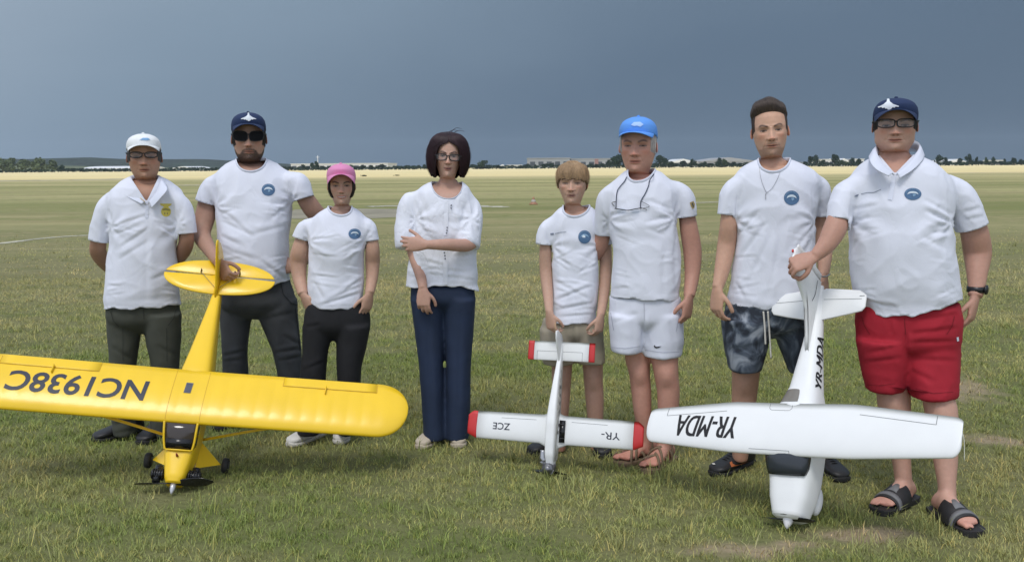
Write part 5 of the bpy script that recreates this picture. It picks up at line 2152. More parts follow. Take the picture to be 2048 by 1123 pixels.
sh, bv, _ = garment_top(P, root, 't_shirt', M_WHITE_KNIT, P['rows'],
    [[(630, 437, 0, 14), (613, 452, 0, 17.5), (605, 467, 0, 17.5), (601, 481, 0, 17)], [(730, 437, 0, 14), (740, 454, 0, 15.5), (743, 470, 0, 14.5), (745, 485, 0, 14)]],
    ((656, 413), (704, 417), (680, 432)), seed=31, amp=.9, voxel=.0074, hem=[(612, 600), (628, 613), (650, 618), (675, 620), (700, 616), (723, 606), (735, 596)],
    creases=[(640, 610, 722, 585, 5, .010), (655, 600, 726, 570, 5, .008), (690, 580, 728, 555, 5, .008), (622, 495, 660, 520, 6, .005), (728, 485, 700, 520, 6, .005), (625, 560, 650, 600, 6, .005)])
chest_badge(bv, 709, 467.5, 12.3, 10.5, sh)
c_, cb = cap(hd, root, M_PINK_CAP, dict(zf=.80, zb=.50, top=1.075, len=.37, arch=.30, slope=0.0, front=.05, w=1.08, ha=74))
fw_ = hd.h['fw']


def Sf(u, v, off):
    g = 0.32 * np.pi + u * 1.36 * np.pi
    z = 0.70 - v * (0.36 + .16 * abs(math.cos(u * math.pi)) ** 6)
    p = hd.surf(g, max(z, .1), 0.012 + off)[0]
    return p


hair_shell(hd, root, Sf, 40, 12, (0.020, 0.013, 0.011), n_str=700, r=.0011, jit=.04, seed=5)
t_, _ = garment_bottom(P, root, 'trousers', M_PANTS_BLACK, [(602, 614, 734, .108, .108), (630, 608, 741, .118, .13), (655, 606, 741, .112, .128)],
    [([(648, 605, 671, .112, .125), (700, 606, 656, .098, .11), (746, 601, 653, .095, .105), (800, 598, 649, .09, .105), (866, 595, 641, .085, .10)], 0),
     ([(648, 671, 741, .112, .125), (683, 673, 735, .10, .115), (736, 673, 722, .095, .105), (800, 676, 717, .09, .105), (866, 676, 711, .085, .10)], 0)],
    creases=[(612, 655, 640, 648, 4, .006), (608, 740, 650, 722, 4, .006)])
for px, yw, yy in ((626, -32, 5.15), (690, 2, 5.22)):
    shoe(root, 'sneaker', (gx(px, yy), yy), math.radians(yw), M_SHOE_WHITE, M_SOLE_WHITE, L=.26, W=.092, high=.085, lace=M_SOLE_WHITE)

# ---- woman with dark bob ---------------------------------------------
Y = 5.05
P = dict(Y=Y, base=(gx(888, Y), Y), deep=425, neck=(876, 914, 358), size=.90,
    head=dict(cx=895, top=268, chin=355, fw=.86, hs=.98, skin=(0.539, 0.336, 0.253), jaw=.96, smile=.7, lip=(0.33, 0.12, 0.11), open=.015, roll=3, nose=.92, pitch=0, scalp=(.86, (0.02, .012, .016)), browcol=(.06, .04, .035)),
    rows=[(364, 858, 928, .055, .07), (372, 838, 940, .078, .082), (386, 828, 949, .095, .09), (410, 827, 948, .112, .095), (440, 829, 948, .128, .095), (480, 827, 950, .125, .10), (520, 820, 953, .122, .105), (562, 813, 955, .128, .11), (574, 811, 955, .128, .115)],
    armpits=[(832, 440), (944, 440)], tan=np.array([.92, .88, .88]),
    arms=[dict(path=[(815, 440, 0, 12), (822, 480, -.02, 13), (829, 510, -.05, 13), (841, 550, -.11, 11), (846, 576, -.145, 9)], hand=dict(d=(.02, -.12, -1), n=(-.15, -1, 0), t=1, curl=.45, tc=.35)),
          dict(path=[(945, 430, 0, 13), (947, 470, -.04, 14), (936, 489, -.12, 13.5), (893, 489, -.215, 12), (853, 489, -.245, 9)], hand=dict(d=(-1, .05, .05), n=(.0, -1, .1), t=-1, curl=.40, tc=.15))])
root, hd, body = person(P, 'woman with dark bob and glasses in loose white blouse, one arm across to her elbow')
sh, bv, _ = garment_top(P, root, 'blouse', M_WHITE_LINEN, P['rows'],
    [[(834, 380, 0, 14), (819, 405, 0, 19), (813, 440, -.01, 21), (812, 468, -.03, 23), (815, 487, -.04, 25)], [(938, 386, 0, 15), (947, 412, 0, 17.5), (944, 446, -.03, 21), (934, 484, -.07, 27)]],
    ((862, 362), (925, 365), (895, 398)), seed=41, amp=1.3, hem_amp=1.5, rib_r=.0035, cuffs=False, hem=[(805, 575), (835, 575), (860, 574), (890, 571), (915, 573), (940, 578), (960, 581)],
    creases=[(828, 400, 850, 465, 6, .007), (935, 400, 915, 470, 6, .008), (850, 415, 860, 470, 6, .006), (840, 545, 950, 560, 4, .007), (850, 535, 940, 545, 4, .006), (845, 520, 900, 535, 5, .006), (912, 385, 905, 440, 7, .005)])
decal_poly(bv, line_poly([(893, 402), (891, 470)], 9), 0.003, 'placket', M_WHITE_LINEN, sh)
decal_poly(bv, line_poly([(891, 500), (891, 568)], 9), 0.003, 'placket', M_WHITE_LINEN, sh)
M_BTN = mat('button_grey', (0.16, 0.17, 0.20), rough=.4)
for bx_, by_ in ((902, 411), (902, 416.5), (894.5, 455), (894, 460.5), (893, 465.5), (889, 505), (890, 511), (890.5, 517)):
    decal_disc(bv, bx_, by_, 1.5, 1.7, .006, 'button', M_BTN, sh)
fw_ = hd.h['fw']
BOB = np.array([(1.075, .02, .02, .02), (1.06, .16, .17, .16), (1.02, .27, .29, .27), (.94, .36, .40, .37), (.84, .40, .47, .435), (.72, .41, .51, .475), (.58, .40, .52, .505), (.42, .385, .51, .510), (.25, .37, .47, .490), (.10, .355, .41, .44), (.00, .34, .35, .39)])


def bob(u, v, off):
    z = 1.075 - v * 1.075
    f, b, w = [np.interp(z, BOB[::-1, 0], BOB[::-1, k]) for k in (1, 2, 3)]
    op = np.interp(z, (0.0, .3, .55, .70, .76, .815, 1.08), (.25, .18, .17, .15, .085, .004, .001)) * np.pi
    g = op + u * (2 * np.pi - 2 * op)
    x, y = ring_xy(np.array([g]), f + off, b + off, w + off, 2.2)
    zz = z + (0.03 * math.sin(u * 9) + .025 * math.sin(u * 23) + .02 * math.sin(u * 61)) * v + .05 * v - 0.05 * v * math.sin(u * math.pi)
    return np.array([x[0], y[0], zz])


hair_shell(hd, root, bob, 60, 30, (0.026, 0.009, 0.013), n_str=2600, r=.0009, jit=.03, seed=8, wav=.010, under=.6, colvar=.7)
A = Acc()
for a, b in (((900, 266), (924, 258)), ((896, 265), (916, 262)), ((905, 267), (930, 263))):
    A.tube([at(a[0], a[1], Y), at((a[0] + b[0]) / 2, min(a[1], b[1]) - 2, Y - .01), at(b[0], b[1], Y)], [.0016, .0012, .0005], seg=5, n=12)
A.obj('flyaway_hair', M_HAIR, root, col=np.tile((.016, .007, .012), (A.n, 1)))
glasses(hd, root, 'eyeglasses', M_BLACK_PLASTIC, M_LENS, dict(z=.475, rx=.118, rz=.078, gx=.150, rim=.0026))
t_, _ = garment_bottom(P, root, 'trousers', M_PANTS_NAVY, [(568, 822, 948, .115, .112), (600, 821, 952, .122, .128)],
    [([(594, 820, 887, .118, .128), (657, 829, 886, .10, .115), (726, 838, 885, .092, .105), (806, 843, 888, .092, .105), (874, 848, 891, .095, .108)], 0),
     ([(594, 886, 952, .118, .128), (657, 889, 948, .10, .115), (726, 893, 942, .092, .105), (806, 892, 941, .092, .105), (874, 890, 938, .095, .108)], 0)],
    creases=[(856, 620, 862, 860, 5, .006), (920, 620, 915, 860, 5, .006), (830, 605, 870, 630, 6, .005)], amp=.35)
for px, yw, yy in ((868, -22, 5.09), (918, 2, 5.12)):
    shoe(root, 'shoe', (gx(px, yy), yy), math.radians(yw), M_SHOE_BEIGE, M_SHOE_BEIGE, L=.24, W=.088, high=.06)

# ---- boy --------------------------------------------------------------
Y = 4.86
P = dict(Y=Y, base=(gx(1150, Y), Y), deep=465, neck=(1129, 1170, 414), size=.82, legvox=.0076,
    head=dict(cx=1145, top=325, chin=407, fw=.98, skin=(0.564, 0.357, 0.260), jaw=.93, open=.009, nose=.88, brow=.45, browcol=(.12, .075, .05), yaw=-5, scalp=(.74, (.13, .08, .045)), lip=(0.36, .15, .12)),
    rows=[(412, 1124, 1182, .047, .06), (421, 1107, 1197, .067, .072), (434, 1100, 1204, .082, .08), (460, 1103, 1200, .092, .085), (493, 1104, 1196, .098, .09), (540, 1105, 1196, .103, .09), (580, 1104, 1195, .108, .095), (620, 1097, 1193, .112, .10), (640, 1089, 1189, .113, .105), (648, 1089, 1188, .11, .105)],
    armpits=[(1104, 494), (1197, 494)],
    arms=[dict(path=[(1092, 460, 0, 12), (1091, 500, 0, 13), (1092, 545, 0, 12.5), (1096, 590, -.06, 10.5), (1099, 624, -.16, 8.2)], hand=dict(d=(.12, -.12, -1), n=(-.7, -.7, 0), t=1, curl=.75, tc=.5)),
          dict(path=[(1209, 460, 0, 12), (1211, 500, 0, 13), (1211, 545, 0, 12.5), (1207, 595, -.05, 10.5), (1201, 630, -.12, 8.2)], hand=dict(d=(-.12, -.12, -1), n=(.7, -.7, 0), t=-1, curl=.75, tc=.5))],
    pelvis=[(640, 1092, 1192, .09, .095), (672, 1092, 1200, .085, .09)],
    leg_skin=[([(690, 1100, 1147, .07, .08), (730, 1103, 1145, .062, .066), (765, 1104, 1142, .058, .06), (800, 1105, 1140, .052, .062), (850, 1107, 1135, .045, .052), (900, 1110, 1131, .036, .045)], 0.02),
              ([(690, 1158, 1206, .07, .08), (730, 1165, 1206, .062, .066), (765, 1168, 1206, .058, .06), (800, 1171, 1208, .052, .062), (850, 1176, 1206, .045, .052), (900, 1182, 1205, .036, .045)], 0.02)],
    legtone=np.array([.80, .76, .76]), knees=[(1124, 757, -.035), (1187, 760, -.035)])
root, hd, body = person(P, 'boy with light brown fringe in white t-shirt and beige shorts holding the small white plane')
sh, bv, _ = garment_top(P, root, 't_shirt', M_WHITE_KNIT, P['rows'],
    [[(1110, 431, 0, 12), (1096, 450, 0, 15.5), (1090, 472, 0, 16), (1088, 493, 0, 15.5)], [(1194, 430, 0, 12), (1205, 450, 0, 15.5), (1209, 472, 0, 16), (1210, 493, 0, 15.5)]],
    ((1126, 414), (1180, 411), (1150, 434)), seed=53, amp=1.0, voxel=.0074,
    creases=[(1108, 560, 1180, 600, 5, .007), (1112, 600, 1185, 570, 5, .010), (1110, 620, 1186, 605, 5, .009), (1115, 634, 1180, 628, 4, .006), (1160, 545, 1192, 530, 5, .006), (1128, 440, 1125, 560, 6, .005)])
chest_badge(bv, 1169, 473.5, 12.6, 13.3, sh, 1)
decal_poly(bv, line_poly([(1101, 468), (1108, 467)], 3.4) + line_poly([(1110, 467), (1120, 464.5), (1133, 463)], 1.0), .0025, 'chest_print', M_PRINT_GREY, sh, sub=0)


def boyhair(u, v, off):
    # crown whorl out to a straight fringe in front, ears half covered, nape behind
    g = u * 2 * np.pi
    fr = (math.cos(g) + 1) / 2
    zl = np.interp(fr, (0, .25, .5, .72, .86, 1), (.22, .30, .44, .53, .60, .595)) + (.022 * math.sin(g * 5 + 1) + .018 * math.sin(g * 13) + .014 * math.sin(g * 31)) + .05 * math.exp(-((g - 5.75) / .25) ** 2)
    z = 1.04 - (v ** 1.25) * (1.04 - zl)
    f, b, w, n = head_prof(min(z, .995))
    zz = z
    k = np.interp(z, (.2, .6, .9, 1.04), (.02, .055, .06, .05))
    x, y = ring_xy(np.array([g]), (f + k + off), b + k + off, w * hd.h['fw'] + k + off, 2.1)
    if v < .02:
        x, y = x * .3, y * .3
    return np.array([x[0], y[0], zz + off * .5])


hair_shell(hd, root, boyhair, 60, 18, (0.36, 0.235, 0.125), n_str=2400, r=.0008, jit=.07, seed=9, wav=.004, under=.55, colvar=.45)
t_, _ = garment_bottom(P, root, 'shorts', M_SHORTS_BEIGE, [(636, 1086, 1192, .102, .105), (668, 1081, 1203, .106, .112)],
    [([(655, 1080, 1150, .106, .11), (700, 1081, 1150, .10, .105), (726, 1085, 1148, .10, .10)], 0), ([(655, 1147, 1206, .106, .11), (690, 1149, 1208, .10, .105), (724, 1153, 1211, .10, .10)], 0)],
    creases=[(1146, 640, 1148, 700, 4, .010)])
for px, yw, yy in ((1104, -42, 4.93), (1196, 6, 4.92)):
    shoe(root, 'shoe', (gx(px, yy), yy), math.radians(yw), M_SHOE_BLACK, M_SOLE_BLACK, L=.26, W=.092)

# ---- man in bright blue cap, white shorts, sandals --------------------
Y = 4.72
P = dict(Y=Y, base=(gx(1300, Y), Y), deep=400, neck=(1255, 1309, 346), size=1.0, legvox=.0073,
    head=dict(cx=1276, top=240, chin=345, fw=.97, skin=(0.577, 0.316, 0.235), jaw=1.0, open=.010, smile=.25, yaw=-10, brow=.75, nose=1.05, scalp=(.80, (.42, .38, .35)), browcol=(.10, .07, .06)),
    rows=[(341, 1252, 1315, .065, .08), (351, 1234, 1334, .088, .095), (366, 1222, 1349, .108, .105), (390, 1216, 1355, .125, .11), (420, 1216, 1352, .14, .115), (450, 1219, 1352, .145, .115), (490, 1224, 1358, .148, .115), (540, 1224, 1362, .152, .12), (585, 1221, 1360, .155, .128), (596, 1221, 1358, .152, .13)],
    armpits=[(1218, 440), (1348, 436)],
    arms=[dict(path=[(1209, 430, .05, 17), (1200, 490, .10, 17), (1172, 520, .2, 14), (1140, 520, .24, 11)]),
          dict(path=[(1370, 408, 0, 18), (1378, 458, 0, 19), (1385, 505, .0, 18.5), (1384, 552, -.03, 15), (1378, 592, -.09, 11.5)], hand=dict(d=(-.12, -.08, -1), n=(.75, -.65, 0), t=-1, curl=.62, tc=.45, s=1.04))],
    pelvis=[(600, 1228, 1352, .12, .12), (640, 1228, 1356, .115, .12)],
    leg_skin=[([(672, 1246, 1306, .09, .10), (720, 1250, 1301, .08, .085), (746, 1258, 1300, .077, .075), (780, 1262, 1303, .065, .078), (830, 1268, 1303, .058, .07), (873, 1278, 1304, .045, .055), (905, 1281, 1303, .042, .05)], 0.03),
              ([(672, 1296, 1360, .09, .10), (711, 1301, 1356, .08, .085), (750, 1308, 1357, .077, .075), (780, 1314, 1360, .065, .078), (830, 1316, 1357, .058, .07), (886, 1314, 1344, .045, .055), (918, 1316, 1341, .042, .05)], -.04)],
    feet=[dict(ankle=(gx(1292, 4.76), 4.76), yaw=math.radians(-52), L=.26, W=.098, lift=.018), dict(ankle=(gx(1330, 4.68), 4.68), yaw=math.radians(-36), L=.26, W=.098, lift=.018)],
    legtone=np.array([.93, .90, .90]), knees=[(1280, 750, -.045), (1334, 754, -.115)])
root, hd, body = person(P, 'grey haired man in bright blue cap and white shorts, glasses hanging on his chest')
sh, bv, _ = garment_top(P, root, 't_shirt', M_WHITE_KNIT, P['rows'],
    [[(1228, 370, 0, 18), (1212, 395, .02, 21), (1208, 430, .05, 20.5), (1206, 470, .08, 19)], [(1340, 364, 0, 18), (1363, 388, 0, 23), (1370, 412, 0, 22), (1373, 438, 0, 21)]],
    ((1256, 341), (1312, 337), (1276, 364)), seed=67, amp=1.0, hem=[(1218, 591), (1250, 597), (1300, 601), (1335, 602), (1365, 600)],
    creases=[(1345, 420, 1295, 400, 6, .008), (1347, 430, 1290, 445, 6, .008), (1330, 470, 1290, 455, 6, .005), (1220, 430, 1250, 425, 5, .006), (1225, 440, 1222, 580, 8, .004), (1350, 470, 1352, 590, 7, .006), (1330, 480, 1325, 590, 8, .004)])
decal_poly(bv, [[(1379, 405), (1386, 402), (1389, 408), (1388, 415), (1385, 418), (1381, 412)]], .003, 'sleeve_patch', mat('patch_gold', (.40, .30, .12), rough=.8), sh, sub=1)
decal_poly(bv, [[(1382, 406), (1385, 405), (1387, 413), (1385, 415)]], .004, 'sleeve_patch_mark', mat('patch_dark', (.09, .09, .08), rough=.8), sh, sub=0)
# glasses on a cord
A = Acc()
A.tube(decal(bv, [(1254, 355), (1250, 363), (1241, 374), (1236, 382), (1234, 395), (1233, 417)], .006), .0022, seg=7, n=40)
A.tube(decal(bv, [(1309, 338), (1307, 350), (1299, 362), (1297, 372), (1290, 388), (1282, 402), (1281, 417)], .006), .0022, seg=7, n=40)
eg = A.obj('hanging_eyeglasses', mat('cord_navy', (.012, .018, .06), rough=.6), root)
A = Acc()
A.tube(decal(bv, [(1232, 417), (1240, 419), (1256, 421), (1270, 418), (1283, 416)], .012), .0022, seg=7, n=40)
A.tube(decal(bv, [(1234, 403), (1226, 406), (1231, 413)], .008), .0016, seg=7, n=14)
A.tube(decal(bv, [(1283, 416), (1294, 419)], .008), .0016, seg=7, n=10)
A.tube(decal(bv, [(1281, 402), (1299, 412), (1283, 417)], .008), .0012, seg=6, n=14)
A.obj('frame', M_BLACK_PLASTIC, eg)
for cx_ in (1245, 1270):
    decal_disc(bv, cx_, 422, 9, 5.0, .011, 'lens', M_LENS, eg)
c_, cb = cap(hd, root, M_BLUE_CAP, dict(zf=.765, zb=.56, top=1.065, len=.30, arch=.11, slope=0.02, front=.02, w=1.02))
decal_poly(cb, [[(1262, 250), (1268, 245), (1280, 244.5), (1287, 249), (1280, 254), (1274, 251.5), (1268, 252.5)]], .003, 'cap_mark', mat('cap_mark_pale', (.42, .60, .88), rough=.8), c_, sub=1)
fringe_hair(hd, root, (.50, .46, .43), .40)
t_, tb = garment_bottom(P, root, 'shorts', mat('shorts_white', (.72, .74, .83), rough=.9, bump=(300, .25, .002)), [(590, 1219, 1360, .142, .135), (640, 1218, 1364, .142, .15)],
    [([(625, 1217, 1293, .138, .145), (680, 1220, 1291, .128, .13), (701, 1223, 1284, .122, .125)], 0), ([(625, 1288, 1365, .138, .145), (680, 1286, 1367, .128, .13), (709, 1285, 1363, .122, .125)], -.01)],
    creases=[(1288, 620, 1284, 700, 5, .010), (1225, 645, 1280, 625, 6, .006), (1262, 640, 1270, 695, 6, .006), (1340, 640, 1352, 700, 6, .006)])
M_STG = mat('stitch_grey', (.42, .43, .50), rough=.9)
decal_poly(tb, line_poly([(1224, 694), (1250, 696), (1280, 692)], .9) + line_poly([(1290, 699), (1325, 704), (1358, 703)], .9) + line_poly([(1222, 625), (1228, 660)], 1.0) + line_poly([(1358, 625), (1352, 662)], 1.0) + line_poly([(1288, 606), (1289, 640)], 1.0), .0025, 'seam', M_STG, t_, sub=3)
sw = [(1308, 690.5), (1309.5, 694.5), (1313, 695.8), (1318, 694.5), (1323.5, 691.2), (1317, 692.3), (1312.5, 692.6), (1310.5, 691.2), (1310.6, 689.4)]
decal_poly(tb, [sw], .003, 'logo', M_PRINT_BLACK, t_, sub=0)
for px, yw, yy in ((1292, -52, 4.76), (1330, -36, 4.68)):
    an = (gx(px, yy), yy)
    s1 = sandal_sole(root, M_SANDAL_TAN, an, math.radians(yw), L=.265, W=.1)
    s1.name = 'sandal'
    for k, (t, sk_, wd_, hh, wv) in enumerate(((.40, .05, .016, .073, .047), (.46, -.06, .016, .068, .049), (.26, .05, .016, .092, .044), (.22, -.05, .016, .096, .044), (-.02, 0.0, .016, .125, .040))):
        strap_band(s1, 'strap', M_SANDAL_TAN, an, math.radians(yw), t, W=.1, width=wd_, hh=hh, wv=wv, skew=sk_, base=.02)

# ---- young man with quiff, tie-dye shorts ------------------------------
Y = 4.48
P = dict(Y=Y, base=(gx(1545, Y), Y), deep=390, neck=(1517, 1580, 322), size=1.02, legvox=.0076,
    head=dict(cx=1543, top=209, chin=314, fw=.93, skin=(0.600, 0.363, 0.253), jaw=1.0, open=.012, roll=-5, yaw=2, nose=1.0, brow=.82, beard=.38, beardcol=(.06, .04, .03), scalp=(.80, (.035, .026, .022)), browcol=(.025, .018, .015), earout=34),
    rows=[(320, 1513, 1584, .063, .08), (329, 1489, 1611, .088, .095), (343, 1468, 1638, .104, .105), (363, 1463, 1641, .118, .11), (400, 1466, 1634, .128, .11), (440, 1469, 1628, .132, .11), (475, 1471, 1629, .132, .11), (510, 1467, 1631, .132, .115), (560, 1460, 1634, .136, .12), (602, 1452, 1640, .138, .13), (613, 1452, 1640, .134, .13)],
    armpits=[(1470, 442), (1627, 444)],
    arms=[dict(path=[(1456, 410, 0, 15.5), (1457, 450, 0, 18), (1453, 490, .02, 18.5), (1444, 540, -.02, 15.5), (1435, 576, -.06, 11)], hand=dict(d=(-.06, -.1, -1), n=(-.85, -.5, 0), t=1, curl=.5, tc=.35)),
          dict(path=[(1642, 410, .03, 15.5), (1644, 455, .05, 17), (1648, 500, .02, 16.5), (1648, 532, -.06, 13), (1646, 550, -.10, 11)], hand=dict(d=(-.02, -.35, -1), n=(.7, -.7, 0), t=-1, curl=.85, tc=.5))],
    pelvis=[(610, 1460, 1630, .11, .115), (642, 1460, 1630, .105, .11)],
    leg_skin=[([(705, 1458, 1524, .085, .09), (745, 1464, 1520, .078, .08), (800, 1463, 1513, .066, .078), (850, 1462, 1506, .06, .07), (920, 1465, 1495, .045, .05)], 0.06),
              ([(705, 1582, 1644, .085, .09), (745, 1592, 1642, .078, .08), (800, 1605, 1648, .066, .078), (860, 1617, 1652, .06, .07), (935, 1628, 1655, .045, .05)], 0.06)],
    legtone=np.array([.78, .74, .73]), knees=[(1491, 768, -.005)])
root, hd, body = person(P, 'young man with dark swept-up hair, silver necklace and grey tie-dye shorts')
sh, bv, _ = garment_top(P, root, 't_shirt', M_WHITE_KNIT, P['rows'],
    [[(1476, 352, 0, 17), (1461, 380, 0, 19.5), (1455, 408, 0, 18.5), (1452, 434, 0, 17.5)], [(1628, 350, 0, 17), (1642, 378, 0, 19.5), (1643, 408, .02, 18.5), (1642, 435, .03, 17.5)]],
    ((1516, 318), (1581, 314), (1548, 345)), seed=71, amp=1.1, hem=[(1450, 607), (1500, 615), (1546, 622), (1600, 620), (1645, 612)],
    creases=[(1475, 470, 1520, 420, 6, .008), (1478, 520, 1535, 440, 7, .008), (1500, 560, 1540, 470, 7, .006), (1540, 590, 1560, 470, 7, .005), (1625, 450, 1590, 500, 6, .008), (1620, 480, 1580, 560, 7, .007), (1480, 400, 1495, 350, 6, .005), (1470, 560, 1490, 600, 6, .006)])
chest_badge(bv, 1583, 395.5, 15.4, 14.6, sh)
necklace = chain_on(bv, [(1519, 335), (1521, 352), (1526, 370), (1533, 385)], .003, .0010, 'necklace', M_METAL, root)
chain_on(bv, [(1562, 338), (1556, 355), (1545, 375), (1534, 385)], .003, .0010, 'chain', M_METAL, necklace)
chain_on(bv, [(1533, 385), (1531, 391), (1532, 399)], .003, .0016, 'pendant', M_METAL, necklace)


def quiff(u, v, off):
    # top hair brushed up from the hairline and back over the crown, as an offset from the skull
    a = (u - .5) * 2
    el = math.radians(40 + 6 * abs(a) ** 2 + v * 118)
    ca = math.radians(72) * a * (1 - .1 * v)
    d = np.array([math.sin(ca), -math.cos(ca) * math.cos(el), math.cos(ca) ** .35 * math.sin(el)])
    d /= np.linalg.norm(d)
    ax_ = np.array([.35 * hd.h['fw'], .43, .455])
    r = 1 / math.sqrt(((d / ax_) ** 2).sum())
    th_ = .040 + .105 * math.exp(-((v - .18) / .24) ** 2) * (1 - .15 * a * a) * (1 + .32 * math.sin(3.0 * a + 2.2)) + .012 * math.sin(a * 14 + v * 4) * (1 - v)
    th_ *= min(1, v / .05 + .25) * (1 - .72 * a ** 4)
    p = np.array([0, .03, .55]) + d * (r + th_ + off)
    p[1] -= .05 * math.exp(-((v - .14) / .14) ** 2) * (1 - a * a)
    return p


def fade(u, v, off):
    g = .34 * np.pi + u * 1.32 * np.pi
    z = .93 - v * .42 * (1 + .4 * math.sin(u * math.pi))
    p = hd.surf(g, z, .004 + off * .25 + .022 * (1 - v) ** 2)[0]
    return p


hr = hair_shell(hd, root, quiff, 40, 22, (.060, .042, .032), n_str=1800, r=.0008, jit=.08, seed=12, wav=.01, under=.7, colvar=.6)
hair_shell(hd, root, fade, 44, 12, (.060, .042, .034), n_str=700, r=.0009, jit=.03, seed=13, under=.8)
t_, tb = garment_bottom(P, root, 'shorts', M_TIE, [(600, 1452, 1634, .132, .135), (650, 1444, 1637, .135, .145)],
    [([(635, 1442, 1542, .132, .145), (690, 1447, 1537, .122, .13), (739, 1459, 1524, .115, .115)], 0), ([(635, 1540, 1640, .132, .145), (690, 1556, 1642, .122, .13), (742, 1577, 1644, .115, .115)], 0)],
    creases=[(1541, 630, 1540, 668, 4, .010), (1450, 660, 1520, 640, 6, .007), (1455, 700, 1525, 690, 6, .007)])
A = Acc()
M_CORD = mat('cord_white', (.62, .60, .54), rough=.9)
for pth in (((1527, 622, 0), (1529, 650, 0), (1531, 688, 0)), ((1536, 622, 0), (1538, 655, 0), (1541, 690, 0), (1542, 716, 0))):
    pts = decal(tb, [(a, b) for a, b, c in pth], .006)
    pts[-1] = pts[-2] + (at(pth[-1][0], pth[-1][1], pts[-2][1]) - pts[-2])
    A.tube(pts, .0042, seg=8, n=24)
A.obj('drawstring', M_CORD, t_)
for px, yw, yy in ((1479, -48, 4.60), (1646, 8, 4.57)):
    u_ = shoe(root, 'sneaker', (gx(px, yy), yy), math.radians(yw), M_SHOE_BLACK, M_SOLE_BLACK, L=.31, W=.105, lace=M_SHOE_BLACK)
    if px < 1600:
        ub = make_bvh([v.co[:] for v in u_.data.vertices], [tuple(p.vertices) for p in u_.data.polygons])
        decal_poly(ub, [[(1459, 925), (1462, 933), (1470, 936), (1482, 931), (1497, 921), (1482, 927), (1471, 929), (1465, 927), (1463, 922)]], .003, 'logo', mat('logo_orange', (.42, .12, .035), rough=.6), u_, sub=0)
        decal_poly(ub, [[(1424, 926), (1429, 926), (1431, 929), (1426, 929)]], .003, 'lace_tag', M_SOLE_WHITE, u_, sub=0)
A = Acc()
A.tube([at(1628, 546, Y - .13), at(1638, 551, Y - .165), at(1650, 553, Y - .15), at(1660, 548, Y - .11)], .0035, seg=8, n=24)
A.obj('bracelet', M_METAL, root)

# ---- large man in red shorts -------------------------------------------
Y = 4.16
P = dict(Y=Y, base=(gx(1830, Y), Y), deep=420, neck=(1757, 1827, 308), size=1.0, legvox=.0073, tn=2.25,
    head=dict(cx=1788, top=202, chin=302, fw=1.17, skin=(0.551, 0.330, 0.246), jaw=1.12, jowl=.02, smile=.35, open=.014, nose=1.08, brow=.6, scalp=(.8, (.03, .025, .02)), yaw=0, roll=0),
    rows=[(312, 1755, 1836, .078, .095), (321, 1730, 1862, .10, .112), (340, 1703, 1890, .128, .13), (366, 1694, 1907, .148, .14), (400, 1695, 1908, .168, .145), (443, 1698, 1903, .182, .15), (480, 1698, 1905, .198, .15), (523, 1699, 1911, .205, .155), (560, 1702, 1916, .203, .16), (600, 1708, 1920, .19, .165), (614, 1712, 1921, .182, .165)],
    armpits=[(1700, 446), (1900, 446)], tan=np.array([.86, .80, .79]),
    arms=[dict(path=[(1688, 405, 0, 23), (1672, 452, -.05, 24.5), (1653, 488, -.08, 19), (1629, 513, -.10, 12)], hand=dict(d=(-.85, .0, -.32), n=(-.1, -.75, .65), t=1, curl=1.0, tc=.6)),
          dict(path=[(1936, 415, 0, 28), (1949, 466, 0, 28), (1955, 505, .02, 27), (1954, 545, -.02, 20.5), (1953, 575, -.05, 16.5), (1950, 592, -.065, 14.5)], hand=dict(d=(-.18, -.1, -1), n=(.75, -.65, 0), t=-1, curl=.52, tc=.4, s=1.02))],
    pelvis=[(620, 1725, 1912, .15, .15), (672, 1725, 1912, .14, .15)],
    leg_skin=[([(735, 1745, 1822, .10, .11), (780, 1752, 1821, .092, .10), (810, 1754, 1822, .085, .095), (860, 1768, 1824, .078, .098), (921, 1784, 1822, .058, .074), (965, 1790, 1825, .05, .06), (992, 1793, 1826, .046, .055)], (0.0, -.08)),
              ([(745, 1836, 1902, .10, .11), (792, 1842, 1908, .09, .10), (812, 1846, 1916, .088, .10), (860, 1856, 1917, .08, .10), (922, 1866, 1916, .06, .075), (965, 1875, 1912, .052, .062), (1005, 1877, 1914, .047, .058), (1028, 1880, 1916, .045, .055)], (-.06, -.27))],
    feet=[dict(ankle=(gx(1810, 4.07), 4.07), yaw=math.radians(-52), L=.255, W=.102, lift=.022), dict(ankle=(gx(1897, 3.89), 3.89), yaw=math.radians(10), L=.255, W=.102, lift=.022)],
    legtone=np.array([1.0, .98, 1.0]), knees=[(1788, 808, -.10), (1881, 822, -.215)])
root, hd, body = person(P, 'large man in navy cap, eyeglasses and red shorts holding the white plane')
PB = dict(P)
